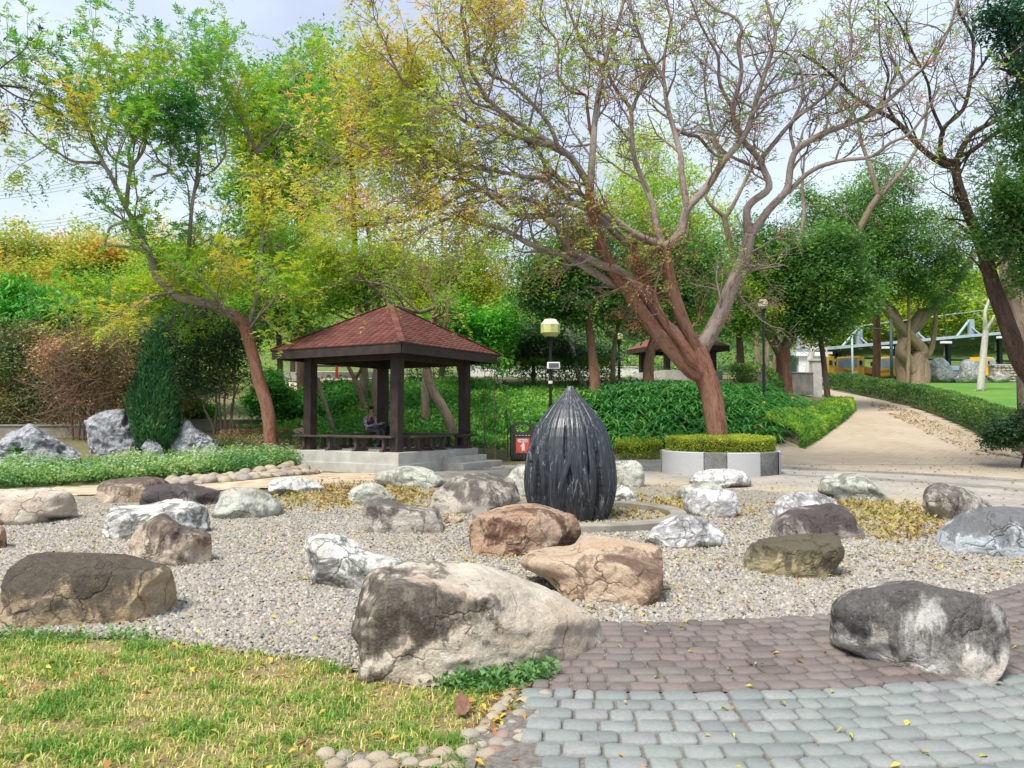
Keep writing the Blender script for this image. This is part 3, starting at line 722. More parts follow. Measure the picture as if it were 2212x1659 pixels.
# ---------------------------------------------------------------- boulders
def ico(sub):
    bm = bmesh.new(); bmesh.ops.create_icosphere(bm, subdivisions=sub, radius=1)
    V = np.array([v.co for v in bm.verts]); Fc = np.array([[v.index for v in f.verts] for f in bm.faces]); bm.free(); return V, Fc
ICO = {s: ico(s) for s in (3, 4, 5, 6, 7)}
def resample_outline(pts, n=90):
    p = np.array(pts, float); c = np.array([(p[:, 0].min() + p[:, 0].max()) / 2, (p[:, 1].min() + p[:, 1].max()) / 2])
    q = catmull(np.vstack([p, p[:1]]), 6)
    a = np.arctan2(q[:, 1] - c[1], q[:, 0] - c[0]); r = np.hypot(q[:, 0] - c[0], q[:, 1] - c[1])
    bins = np.linspace(-np.pi, np.pi, n, endpoint=False); o = np.argsort(a)
    return c, bins, np.interp(bins, a[o], r[o], period=2 * np.pi)
def boulder(name, outline, mat, label, cat='boulder', group=None, sub=5, thick=.75, facets=14, rough=.06, power=3.0, ydepth=None, tilt=None, seed=0, ridge=0, sk=.16, smooth=True, flat=.0):
    g = np.random.default_rng(seed)
    o0 = np.array(outline, float); hb = np.ptp(o0[:, 1]); b0 = o0[:, 1].max()
    outline = [(x, y + sk * hb * max(0, 1 - (b0 - y) / (.38 * hb))) for x, y in outline]      # the foot goes on below the ground
    c, bins, rad = resample_outline(outline)
    p = np.array(outline, float); bot = p[:, 1].max(); wpx = p[:, 0].max() - p[:, 0].min(); hpx = bot - p[:, 1].min()
    cx = c[0]
    if ydepth is None: f = G(cx, b0 - .05 * hb)[0]; dfront = f[1]
    else: dfront = ydepth
    W = wpx / F_PX * dfront; T = W * thick
    d = dfront + T * .5
    W = wpx / F_PX * d; H = hpx / F_PX * d
    ctr = P(cx, bot - hpx * .5, d)
    V, Fc = ICO[sub]; V = V.copy()
    V /= (np.abs(V) ** power).sum(1, keepdims=True) ** (1 / power)
    for _ in range(facets):
        nrm = g.normal(0, 1, 3); nrm[2] *= .7; nrm /= np.linalg.norm(nrm)
        h = g.uniform(.70, .93) * (np.abs(nrm) ** (power / (power - 1))).sum() ** ((power - 1) / power)
        e = V @ nrm - h; V -= np.outer(np.maximum(e, 0) * .92, nrm)
    sv = V * np.array([W / 2, T / 2, H / 2])
    so = g.uniform(-50, 50, 3); fr = 2.2 / max(W, .3)
    disp = np.empty(len(sv))
    for k, q in enumerate(sv):
        v = Vector((q[0] * fr + so[0], q[1] * fr + so[1], q[2] * fr * 1.1 + so[2]))
        a = mnoise.fractal(v, .9, 2.1, 6)
        if ridge: a = a * (1 - ridge) + ridge * (1.2 - 1.6 * abs(mnoise.noise(v * 2.2)) - 1.0 * abs(mnoise.noise(v * 5.1)))
        disp[k] = a
    nv = sv / (np.array([W / 2, T / 2, H / 2]) ** 2); nv /= np.linalg.norm(nv, axis=1, keepdims=True)
    sv += nv * (disp * rough * min(W, 2.4))[:, None]
    if flat:   # a worn, nearly level top that falls a little towards the viewer
        e = sv[:, 2] - (H * .5 * (1 - flat) + sv[:, 1] * .12); sv[:, 2] -= np.maximum(e, 0) * .75
    # turn the foot so that it follows the contact line seen in the photograph
    qo = catmull(np.vstack([o0, o0[:1]]), 6); lo_ = qo[qo[:, 1] > o0[:, 1].min() + .55 * hb]
    if ydepth is None:
        xs_ = np.linspace(o0[:, 0].min() + .12 * wpx, o0[:, 0].max() - .12 * wpx, 12); yb = np.array([lo_[np.argsort(np.abs(lo_[:, 0] - x_))[:5], 1].max() for x_ in xs_])
        gq = G(xs_, yb); sl_ = np.clip(np.polyfit(gq[:, 0], gq[:, 1], 1)[0], -.36, .36); sv[:, 1] += sl_ * sv[:, 0]
    wv = sv + ctr
    for it in range(3):
        x, y, w = proj(wv); dx, dy = x - c[0], y - c[1]; a = np.arctan2(dy, dx); r = np.hypot(dx, dy)
        k = ((a + np.pi) / (2 * np.pi) * len(bins)).round().astype(int) % len(bins)
        mx = np.zeros(len(bins)); np.maximum.at(mx, k, r)
        z = mx == 0
        if z.any(): mx[z] = np.interp(np.flatnonzero(z), np.flatnonzero(~z), mx[~z], period=len(bins))
        fac = np.interp(a, bins, rad / mx, period=2 * np.pi)
        fac = 1 + (fac - 1) * np.clip(r / (np.interp(a, bins, mx, period=2 * np.pi) + 1e-6), 0, 1) ** .5
        u = (c[0] + dx * fac - W_PX / 2) / F_PX; v = (H_PX / 2 - (c[1] + dy * fac)) / F_PX
        wv = np.column_stack([u * w, (CP - v * SP) * w, (SP + v * CP) * w + CAM_Z])
    org = np.array([ctr[0], ctr[1], terr(ctr[0], ctr[1])])
    o = mk(name, wv - org, [Fc], mat, None, smooth=smooth); o.location = org
    return tag(o, label, cat, group)
def r1(pts): return [(x * .3384, 842.1 + y * .3384) for x, y in pts]
def r2(pts): return [(655 + x * .3384, 842.1 + y * .3384) for x, y in pts]
def r3(pts): return [(1403.6 + x * .3667, 842.1 + y * .3667) for x, y in pts]
def r5(pts): return [(1089 + x * .5076, 1097.6 + y * .5076) for x, y in pts]
BG = 'boulders set around the gravel circle'
B = []
def bd(pts, m, label, **k):
    B.append(boulder('boulder', pts, RK[m], label, 'boulder', BG, seed=len(B) + 11, **k))
bd(r1([(5, 1240), (60, 1130), (180, 1050), (330, 1030), (560, 1040), (800, 1045), (950, 1080), (1060, 1110), (1110, 1180), (1118, 1240), (1130, 1300), (1120, 1460), (1050, 1515), (880, 1545), (450, 1560), (200, 1560), (60, 1530), (0, 1480), (-5, 1350)]), 'brown', 'large brown boulder with a dark grey flat top at the grass edge', sub=6, thick=.6, flat=.25, power=3.4)
bd([(756, 1366), (772, 1300), (790, 1242), (814, 1224), (858, 1214), (890, 1206), (925, 1207), (980, 1215), (1027, 1216), (1071, 1228), (1128, 1248), (1196, 1272), (1247, 1302), (1291, 1330), (1305, 1370), (1318, 1410), (1312, 1432), (1282, 1454), (1190, 1464), (1089, 1466), (964, 1490), (898, 1490), (812, 1475), (771, 1448), (775, 1405)], 'big', 'largest beige boulder with black stains and a white streaked top', sub=6, thick=.62, flat=.12, power=3.0, ridge=.25)
bd(r5([(1380, 570), (1385, 480), (1400, 400), (1480, 340), (1600, 315), (1750, 308), (1850, 335), (1950, 350), (2060, 380), (2130, 440), (2152, 520), (2155, 590), (2140, 650), (2100, 700), (2030, 765), (1920, 775), (1800, 740), (1650, 690), (1500, 630), (1420, 600)]), 'grey', 'big dark grey boulder with white run marks standing on the pavers', sub=6, thick=.55, power=3.2, ridge=.15)
bd(r5([(65, 220), (110, 180), (200, 160), (290, 155), (340, 118), (420, 118), (560, 138), (640, 155), (672, 185), (672, 340), (600, 400), (530, 425), (480, 412), (430, 400), (340, 415), (290, 400), (200, 320), (80, 260)]), 'sand', 'orange tan sandstone boulder with a broad flat top behind the largest one', sub=6, thick=.7, flat=.35, power=3.6)
bd(r2([(1050, 920), (1060, 870), (1110, 800), (1200, 760), (1350, 730), (1480, 725), (1620, 760), (1720, 790), (1760, 850), (1775, 920), (1710, 990), (1500, 1065), (1370, 1100), (1250, 1085), (1110, 1070), (1070, 1000)]), 'red', 'reddish brown boulder just in front of the black sculpture', sub=6, thick=.75, flat=.25)
bd(r2([(0, 1000), (15, 950), (60, 920), (150, 915), (240, 920), (330, 960), (430, 1030), (560, 1060), (640, 1100), (580, 1250), (400, 1310), (250, 1305), (120, 1270), (50, 1200), (40, 1110)]), 'marble', 'white boulder with wavy grey marbling on the open gravel', sub=6, thick=.9)
bd(r2([(372, 780), (400, 720), (450, 690), (560, 700), (680, 740), (840, 755), (880, 800), (895, 860), (880, 910), (780, 945), (650, 950), (440, 945), (395, 880)]), 'mid', 'grey boulder with dark run marks alone on the gravel facing the steps', flat=.2, sub=6)
bd(r2([(805, 740), (830, 670), (900, 600), (980, 550), (1080, 530), (1200, 530), (1320, 560), (1370, 630), (1380, 720), (1300, 770), (1150, 800), (960, 810), (860, 790)]), 'mid', 'broad humped grey beige boulder left of the sculpture with a weed at its foot')
bd(r2([(448, 570), (480, 520), (560, 505), (640, 485), (740, 490), (820, 510), (880, 550), (920, 585), (870, 615), (760, 635), (600, 620), (500, 605)]), 'green', 'long pale boulder close to the pavilion steps')
bd(r2([(285, 690), (300, 640), (360, 605), (430, 590), (500, 610), (560, 660), (590, 700), (500, 740), (320, 730)]), 'green', 'low rounded pale grey boulder in the leaf litter, left of the long pale one')
bd(r1([(1700, 610), (1730, 580), (1800, 557), (1900, 560), (2000, 575), (2060, 610), (2070, 630), (1950, 660), (1800, 675), (1730, 660)]), 'white', 'flat bluish white boulder in front of the pavilion platform')
bd(r1([(1345, 790), (1400, 690), (1440, 640), (1500, 620), (1620, 625), (1700, 650), (1780, 710), (1810, 750), (1800, 800), (1650, 830), (1500, 845), (1400, 840)]), 'green', 'smooth whitish green boulder at the right end of the left cluster')
bd(r1([(885, 720), (900, 660), (960, 610), (1100, 600), (1250, 605), (1390, 635), (1405, 660), (1360, 740), (1150, 770), (950, 770)]), 'slate', 'dark brown flat boulder in the middle of the left cluster', flat=.25)
bd(r1([(615, 720), (620, 620), (680, 575), (850, 560), (1000, 555), (1080, 590), (1140, 640), (1120, 700), (900, 735), (640, 735)]), 'tan', 'tan flat boulder at the back of the left cluster near the cobble edging', flat=.25)
bd(r1([(648, 900), (700, 760), (800, 735), (950, 730), (1080, 695), (1200, 700), (1310, 740), (1340, 820), (1335, 890), (1200, 950), (1000, 980), (780, 965), (660, 940)]), 'marble', 'grey angular boulder with a white quartz end, behind the stained one', sub=6, flat=.15, facets=20)
bd(r1([(815, 990), (870, 890), (1000, 800), (1060, 790), (1140, 850), (1250, 880), (1330, 910), (1352, 960), (1345, 1120), (1310, 1145), (1100, 1155), (950, 1120), (860, 1070)]), 'tan', 'white and purple brown stained boulder behind the large brown one', sub=6, flat=.1)
bd(r1([(-220, 760), (-150, 660), (0, 648), (200, 630), (350, 625), (430, 640), (480, 690), (500, 790), (490, 815), (300, 850), (60, 880), (-150, 895), (-210, 860)]), 'big', 'long beige boulder with dark drip stains at the left edge of the gravel', flat=.15)
bd(r1([(-170, 950), (-120, 880), (-40, 862), (20, 870), (42, 930), (40, 1020), (0, 1038), (-120, 1040)]), 'red', 'small brown boulder cut off by the left edge of the picture')
bd(r2([(1300, 560), (1350, 500), (1420, 480), (1520, 490), (1600, 560), (1600, 690), (1420, 700), (1330, 680)]), 'green', 'greenish grey boulder half hidden behind the left of the sculpture')
bd(r2([(1900, 560), (1960, 470), (2080, 450), (2140, 460), (2175, 520), (2172, 600), (2100, 632), (1990, 625)]), 'green', 'squarish grey green boulder behind the right side of the sculpture')
bd(r2([(1900, 700), (1960, 625), (2010, 608), (2060, 618), (2110, 660), (2152, 740), (2100, 762), (1960, 765)]), 'marble', 'small white boulder touching the right side of the sculpture')
bd(r3([(225, 530), (290, 480), (400, 465), (520, 470), (575, 500), (600, 560), (520, 580), (400, 590), (260, 580)]), 'sand' if 0 else 'white', 'long cream boulder in front of the round planter')
bd(r3([(155, 590), (210, 560), (300, 545), (400, 555), (430, 600), (380, 660), (250, 662), (165, 640)]), 'green', 'low grey green boulder leaning on the cream one by the planter')
bd(r3([(195, 660), (230, 600), (300, 580), (420, 585), (500, 600), (528, 650), (515, 720), (450, 770), (380, 775), (250, 740), (205, 710)]), 'white', 'round white boulder covered in fine cracks, between planter and kerb')
bd(r5([(595, 130), (640, 75), (720, 35), (790, 28), (870, 50), (930, 100), (970, 150), (930, 172), (800, 187), (690, 182), (620, 162)]), 'white', 'white dome shaped boulder with grey cracks right of the kerb ring', sub=6)
bd(r3([(700, 720), (750, 650), (820, 605), (900, 600), (1010, 610), (1090, 650), (1110, 720), (900, 790), (710, 760)]), 'white', 'whitish boulder mostly hidden behind the dark grey brown one')
bd(r5([(1135, 130), (1140, 60), (1200, 10), (1280, -10), (1420, -15), (1480, 20), (1510, 70), (1555, 120), (1560, 140), (1460, 150), (1300, 155), (1160, 145)]), 'slate', 'dark grey brown boulder with a pale right foot', flat=.15)
bd(r5([(1018, 210), (1040, 160), (1090, 130), (1200, 115), (1330, 105), (1400, 105), (1440, 150), (1448, 210), (1400, 270), (1390, 315), (1250, 322), (1160, 320), (1080, 287), (1025, 270)]), 'olive', 'olive brown flat topped boulder alone on the right gravel', sub=6, flat=.3, thick=.7)
bd(r3([(985, 600), (1010, 520), (1060, 500), (1190, 490), (1280, 520), (1350, 580), (1440, 645), (1380, 670), (1250, 672), (1100, 655)]), 'green', 'pale grey green sloping boulder at the back right by the paving')
bd(r3([(1603, 690), (1615, 600), (1650, 560), (1710, 545), (1780, 560), (1900, 600), (2010, 680), (1980, 740), (1850, 790), (1700, 780), (1680, 745)]), 'mid', 'pointed grey beige boulder behind the pale blue one', ridge=.2)
bd(r5([(1818, 180), (1850, 90), (1920, 30), (2000, 0), (2120, -8), (2280, 10), (2400, 60), (2450, 150), (2400, 220), (2200, 235), (2000, 218), (1860, 207)]), 'blue', 'large smooth pale blue grey boulder at the right edge', sub=6, power=2.5, facets=6)
TG = 'craggy scholar rocks in the flower bed'
boulder('scholar_rock', r1([(-90, 430), (-40, 350), (0, 320), (60, 270), (140, 240), (180, 215), (230, 225), (280, 270), (380, 320), (480, 370), (560, 440), (560, 520), (400, 560), (100, 560), (-80, 540)]), RK['taihu'], 'wide grey craggy rock with a peak at the left edge of the flower bed', 'rock', TG, sub=6, thick=.5, ridge=.55, rough=.10, facets=22, ydepth=20.6, seed=71, smooth=False)
boulder('scholar_rock', r1([(530, 200), (580, 170), (640, 140), (740, 122), (800, 125), (820, 180), (860, 200), (890, 300), (900, 440), (880, 560), (700, 560), (600, 540), (570, 400), (550, 260)]), RK['taihu'], 'tallest craggy grey rock, flat topped, left of the cypress', 'rock', TG, sub=6, thick=.6, ridge=.5, rough=.09, facets=26, ydepth=21.4, seed=72, smooth=False, power=4)
boulder('scholar_rock', r1([(1075, 340), (1110, 270), (1160, 215), (1185, 197), (1215, 200), (1260, 250), (1330, 290), (1390, 350), (1410, 440), (1380, 520), (1200, 530), (1085, 500)]), RK['taihu'], 'pointed craggy grey rock right of the cypress', 'rock', TG, sub=6, thick=.6, ridge=.6, rough=.10, facets=22, ydepth=21.6, seed=73, smooth=False)
boulder('scholar_rock', r1([(905, 360), (940, 315), (985, 325), (1030, 360), (1050, 430), (1040, 500), (920, 500)]), RK['taihu'], 'smallest grey rock at the foot of the cypress', 'rock', TG, sub=5, thick=.6, ridge=.5, rough=.08, facets=18, ydepth=21.2, seed=74, smooth=False)
SG = 'small stones lying about the sculpture'
for k, (pts, m, lab) in enumerate([
    (r2([(890, 850), (910, 812), (960, 805), (1010, 812), (1020, 840), (960, 862), (905, 868)]), 'sand', 'flat cream stone between the grey boulder and the red one'),
    (r2([(1375, 720), (1390, 697), (1420, 690), (1450, 700), (1452, 722), (1410, 730)]), 'sand', 'small beige stone left of the sculpture foot'),
    (r2([(2020, 805), (2035, 792), (2060, 795), (2065, 806), (2040, 812)]), 'white', 'tiny pale stone inside the kerb ring nearest the sculpture'),
    (r2([(2068, 795), (2085, 785), (2110, 790), (2118, 800), (2090, 806)]), 'white', 'tiny pale stone inside the kerb ring farther right'),
    ([(815, 1372 + 65), (820, 1432), (838, 1430), (848, 1437), (846, 1448), (822, 1448)], 'sand', 'small pale stone in the grass in front of the largest boulder')]):
    if k == 4: pts = [(829 + (x - 830) * .8, 1545 + (y - 1440) * .6) for x, y in pts]
    boulder('small_stone', pts, RK[m], lab, 'stone', SG if k < 4 else None, sub=4, seed=90 + k, facets=4, thick=.8)
# ---------------------------------------------------------------- sculpture and its kerb ring
def seed_sculpture():
    d = 11.35; c = P(1232.5, 1118, d); s = d / F_PX
    prof = [(831, 6.5), (834, 7.5), (842, 13), (852, 22), (862, 31), (872, 41), (882, 50), (892, 58), (902, 66), (919, 76), (938, 84), (957, 90), (977, 95), (996, 98), (1015, 100), (1034, 101), (1053, 100), (1072, 96.5), (1092, 91), (1111, 83), (1122, 77)]
    z = np.array([(1118 - p[0]) * s for p in prof])[::-1]; rr = np.array([p[1] * s for p in prof])[::-1]
    nz, na = 130, 400
    zz = np.linspace(z[0], z[-1], nz); r0 = np.interp(zz, z, rr); hmax = zz[-1]
    th = np.linspace(0, 2 * np.pi, na, endpoint=False); g = np.random.default_rng(4)
    T, A = np.meshgrid(zz / hmax, th, indexing='ij')
    H = np.full(T.shape, -.35); rid = np.zeros(T.shape)
    def blade(cen, hw, off, sh):
        u = ((A - cen + np.pi) % (2 * np.pi) - np.pi) / np.maximum(hw, 1e-4); ok = (np.abs(u) < 1) & (hw > .002)
        h = np.where(ok, off + .62 * np.sqrt(np.clip(1 - u * u, 0, 1)) ** .8 + .05 * np.cos(u * 9 + sh), -9)
        e = np.clip((np.abs(u) - .78) / .2, 0, 1) * sh % 1.0 + .25 * (np.cos(u * 9 + sh) > .8)
        w = h > H
        H[w] = h[w]; rid[w] = e[w]
    for j in range(17):        # pointed leaves that rise from the foot, under the strands
        c0 = g.uniform(0, 6.283); ta = g.uniform(.30, .62); wm = g.uniform(.15, .27); ln_ = g.normal(0, .16)
        for f_, o_ in ((1, -.12), (.62, .0), (.3, .08)):
            blade(c0 + ln_ * T, wm * f_ * np.sqrt(np.clip(1 - T / (ta * (.75 + .25 * f_)), 0, 1)) ** 1.3, o_ + g.uniform(-.05, .05), g.uniform(.4, 1))
    ns = 40
    for j in range(ns):        # strands that gather at the tip and run out in points below
        c0 = 6.283 * j / ns + g.normal(0, .03); te = g.uniform(.05, .55) if j % 3 else g.uniform(-.5, -.05); b1, b2 = g.normal(0, .16), g.normal(0, .07)
        low = np.clip(.8 - T, 0, 1)
        blade(c0 + 1.5 * b1 * low ** 1.6 + 1.5 * b2 * np.sin(T * 7) * low, np.pi / ns * g.uniform(1.0, 1.35) * np.clip((T - te) / .30, 0, 1) ** .75, g.uniform(.0, .28), g.uniform(.4, 1))
    amp = (r0 * (.070 + .075 * np.clip(1 - T[:, 0] * 1.2, 0, 1)))[:, None]
    RR = r0[:, None] + amp * (H - .95)
    V = np.stack([RR * np.cos(A), RR * np.sin(A), np.repeat(zz[:, None], na, 1)], -1)
    i = np.arange(nz - 1)[:, None] * na; k = np.arange(na)[None]; k2 = (k + 1) % na
    Q = np.stack([i + k, i + k2, i + na + k2, i + na + k], -1).reshape(-1, 4)
    cap = np.arange(na)[None] + (nz - 1) * na
    n = N('dark_carved_stone', .36); n.b.inputs['Specular IOR Level'].default_value = .5
    v = n.co('Object', (9, 9, .6)); v2 = n.co()
    e = n.attr('ridge')
    wear = n.noise(v, 2.2, 8, .7)
    cc = n.ramp(n.noise(v, 4, 6, .6), [(.35, (.008, .010, .014)), (.7, (.040, .048, .062))])
    m = n.math('MULTIPLY', n.ramp(e, [(.3, 0.0), (.85, 1.0)]), n.ramp(wear, [(.38, 0.0), (.60, 1.0)]))
    cc = n.mix(m, cc, (.34, .37, .41))
    cc = n.mix(n.ramp(n.noise(v, 1.6, 9, .75), [(.60, 0.0), (.75, .6)]), cc, (.20, .22, .25))
    wv_ = n.math('ABSOLUTE', n.math('SUBTRACT', n.noise(v, 1.5, 3, .5, .35), .5))
    cc = n.mix(n.math('MULTIPLY', n.ramp(wv_, [(0, .45), (.008, .25), (.016, 0.0)]), n.ramp(n.noise(v2, 3, 4), [(.42, 0.0), (.56, 1.0)])), cc, (.42, .45, .49))
    mat = n.out(cc, n.bump(n.noise(v2, 60, 4, .7), .25, .006))
    o = mk('seed_sculpture', V.reshape(-1, 3), [Q, cap], mat, None, smooth=True, attrs={'ridge': ('POINT', 'FLOAT', rid.ravel())})
    o.location = (c[0], c[1], -.02)
    tag(o, 'black fluted seed shaped stone sculpture standing in the middle of the gravel', 'sculpture')
    m = MB(); m.lathe([(1.34, -.05), (1.34, .10), (1.36, .12), (1.56, .12), (1.58, .10), (1.58, -.05)], 96, cap=False)
    k = m.build('kerb_ring', M_CONCD, None, True); k.location = (c[0] + .12, c[1] + .05, 0)
    md = k.modifiers.new('e', 'EDGE_SPLIT'); md.split_angle = R(40)
    tag(k, 'low round concrete kerb ring around the black sculpture', 'kerb')
seed_sculpture()

# ---------------------------------------------------------------- pavilion
PN = np.array([-3.10, 20.6]); PU = np.array([-.86, .51]); PV = np.array([.51, .86]); PL = 3.22
PC = PN + (PU + PV) * PL / 2; PROT = math.atan2(PV[1], PV[0])     # local x = PV (right-back), local y = PU (left-back)
PT = .545                                                          # platform top
def pavilion():
    t = thing('pavilion', (PC[0], PC[1], 0), 'open square garden pavilion with a red brown shingled pyramid roof', 'pavilion', None, PROT)
    h = PL / 2
    m = MB(); m.box((0, 0, PT / 2 - .05), (2 * h + .62, 2 * h + .62, PT + .1), bev=.015); m.build('platform', M_CONC, t)
    m = MB(); m.box((0, 0, .08), (2 * h + .70, 2 * h + .70, .3), bev=.01); m.build('plinth', M_CONC, t)
    # steps on the right front side: local -y
    for k, (dep, hh) in enumerate(((.36, .365), (.74, .185))):
        m = MB(); m.box((.95 + k * .12, -h - .31 - dep / 2 - .003, hh / 2 - .03), (1.75 + k * .35, dep, hh + .06), bev=.012); m.build('step', M_CONC, t)
    for sx, sy in ((-1, -1), (-1, 1), (1, 1), (1, -1)):
        m = MB(); m.box((sx * h, sy * h, PT + 1.33), (.27, .27, 2.70), bev=.012); p = m.build('post', M_WOOD, t)
    ez, pk, s = 3.40, 4.86, 2.42
    # roof: deck, fascia, soffit joists, shingles
    rf = MB()
    rf.bm.verts.new
    def pyr(m_, s_, z0, z1):
        vs = [m_.bm.verts.new(v) for v in ((-s_, -s_, z0), (s_, -s_, z0), (s_, s_, z0), (-s_, s_, z0), (0, 0, z1))]
        for a, b in ((0, 1), (1, 2), (2, 3), (3, 0)): m_.bm.faces.new((vs[a], vs[b], vs[4]))
        return vs
    vs = pyr(rf, s, ez, pk - .02); lo = pyr(rf, s - .02, ez - .04, pk - .14)
    for a, b in ((0, 1), (1, 2), (2, 3), (3, 0)): rf.bm.faces.new((vs[b], vs[a], lo[a], lo[b]))
    roof = rf.build('roof', M_WOOD, t)
    for k in range(4):
        M = Matrix.Rotation(k * math.pi / 2, 4, 'Z')
        m = MB(); m.box((0, -(s - .05), ez - .14), (2 * s - .02 - .1, .06, .24), M=M); m.build('fascia', M_WOOD, t)
        m = MB(); m.box((0, -h, ez - .22), (2 * h + .1 - .27, .12, .26), M=M); m.build('beam', M_WOOD, t)
        for q in range(9):
            x = -s + .3 + q * (2 * s - .6) / 8
            ln = min(1.9, s - abs(x)) if abs(x) > .3 else 1.9
            if ln < .3: continue
            sl = math.atan2(pk - ez, s)
            m = MB(); m.box((0, 0, 0), (.05, ln / math.cos(sl), .07), M=M @ Matrix.Translation((x, -s + .08 + ln / 2, ez - .10 + (ln / 2) * math.tan(sl))) @ Matrix.Rotation(sl, 4, 'X'))
            m.build('rafter', M_BENCH, t)
    g = np.random.default_rng(5)
    sl = math.hypot(s, pk - ez); rows = 20; ex = sl / rows
    cand = []
    for k in (0, 3, 1, 2):          # faces: 0 right front, 3 left front (seen), others behind
        a = k * math.pi / 2
        for r_ in range(rows):
            f0, f1 = r_ / rows, min(1, (r_ + 1.12) / rows)
            hw0, hw1 = s * (1 - f0), s * (1 - f1)
            w = .245; x = -hw0 + (-(r_ % 2) * .5) * w
            while x < hw0:
                x0, x1 = max(x + .006, -hw0), min(x + w - .006, hw0); x += w
                if x1 - x0 < .03: continue
                cand.append((k, r_, f0, f1, x0, x1, hw1))
    def shingle(k, r_, f0, f1, x0, x1, hw1):
        a = k * math.pi / 2; c, sn = math.cos(a), math.sin(a)
        def pt(x, f, up):
            y = -s * (1 - f); z = ez + (pk - ez) * f
            nx_, nz_ = -(pk - ez) / sl, s / sl
            y += nx_ * up; z += nz_ * up
            return (x * c - y * sn, x * sn + y * c, z)
        u0 = .022 + g.uniform(0, .008); u1 = .010
        cut = .035 if x1 - x0 > .12 else 0
        x0b, x1b = max(x0, -hw1), min(x1, hw1)
        if x1b <= x0b: x0b = x1b = max(min((x0 + x1) / 2, hw1), -hw1); x0b -= .004; x1b += .004
        fa = f0 + (f1 - f0) * .28
        top = [pt(x0 + cut, f0, u0), pt(x1 - cut, f0, u0), pt(min(x1, s * (1 - fa)), fa, u0 * .95), pt(x1b, f1, u1), pt(x0b, f1, u1), pt(max(x0, -s * (1 - fa)), fa, u0 * .95)]
        bot = [pt(x0 + cut, f0, .001), pt(x1 - cut, f0, .001), pt(min(x1, s * (1 - fa)), fa, .001), pt(x1b, f1, .001), pt(x0b, f1, .001), pt(max(x0, -s * (1 - fa)), fa, .001)]
        V = np.array(top + bot)
        Q = np.array([[b_, a_, a_ + 6, b_ + 6] for a_, b_ in ((0, 1), (1, 2), (2, 3), (3, 4), (4, 5), (5, 0))])
        return V, Q, np.array([[0, 1, 2, 3, 4, 5]])
    rv, rq, rt, off = [], [], [], 0
    for n_, it in enumerate(cand):
        V, Q, T = shingle(*it)
        if n_ < 300 and it[0] in (0, 3): mk('shingle', V, [Q, T], M_SHINGLE, roof)
        else:
            rv.append(V); rq.append(Q + off); rt.append(T + off); off += len(V)
    ob = mk('shingle_field', np.vstack(rv), [np.vstack(rq), np.vstack(rt)], M_SHINGLE, roof); ob['kind'] = 'stuff'
    for k in range(4):              # hip caps and finial
        a = k * math.pi / 2 + math.pi / 4
        m = MB()
        for q in range(16):
            f = (q + .5) / 16; rr_ = s * math.sqrt(2) * (1 - f)
            m.box((0, 0, 0), (.24, .17, .018), M=Matrix.Translation((rr_ * math.cos(a), rr_ * math.sin(a), ez + (pk - ez) * f + .035)) @ Matrix.Rotation(a, 4, 'Z') @ Matrix.Rotation(math.atan2(pk - ez, s * math.sqrt(2)) + .06, 4, 'Y'))
        m.build('hip_cap', M_SHINGLE, roof)
    m = MB(); m.box((0, 0, pk + .03), (.22, .22, .12), bev=.02); m.build('finial', M_WOOD, roof)
    return t
pavilion()
# benches between the posts
def bench(x0, x1, y, axis, label, nfr):
    """local run from x0 to x1 along the pavilion's x ('x') or y ('y') axis at offset y"""
    mid = (x0 + x1) / 2
    lx, ly = (mid, y) if axis == 'x' else (y, mid)
    c, s = math.cos(PROT), math.sin(PROT)
    w = (PC[0] + lx * c - ly * s, PC[1] + lx * s + ly * c, PT)
    t = thing('bench', w, label, 'bench', 'timber benches round the pavilion', PROT + (0 if axis == 'x' else math.pi / 2))
    L = x1 - x0
    for k, off in enumerate((-.225, .225)):
        m = MB(); m.box((0, off, .405), (L, .16, .05), bev=.008); m.build('seat_plank', M_BENCH, t)
    for q in range(nfr):
        fx = -L / 2 + .36 + q * (L - .72) / max(1, nfr - 1)
        for off in (-.15, .15): m = MB(); m.box((fx, off, .21), (.075, .10, .26)); m.build('leg', M_BENCH, t)
        m = MB(); m.prism([(-.29, 0), (.29, 0), (.29, .05), (.24, .082), (-.24, .082), (-.29, .05)], fx - .05, fx + .05, axis='X'); m.build('foot', M_BENCH, t)
        m = MB(); m.prism([(-.28, .385), (.28, .385), (.28, .36), (.20, .325), (-.20, .325), (-.28, .36)], fx - .045, fx + .045, axis='X'); m.build('bearer', M_BENCH, t)
h_ = PL / 2
bench(-h_ - .05, h_ + .42, -h_, 'y', 'front left pavilion bench running from the left post to the near post', 4)
bench(-h_ + .35, .62, -h_, 'x', 'front right pavilion bench from the near post to the opening by the steps', 3)
bench(h_ - .55, h_ + .30, -h_, 'x', 'short pavilion bench at the right post beside the steps', 2)
bench(-h_ + .35, h_ - .42, h_, 'x', 'back left pavilion bench that the seated person uses', 4)
bench(-h_ + .35, h_ + .05, h_, 'y', 'back right pavilion bench behind the near post', 4)

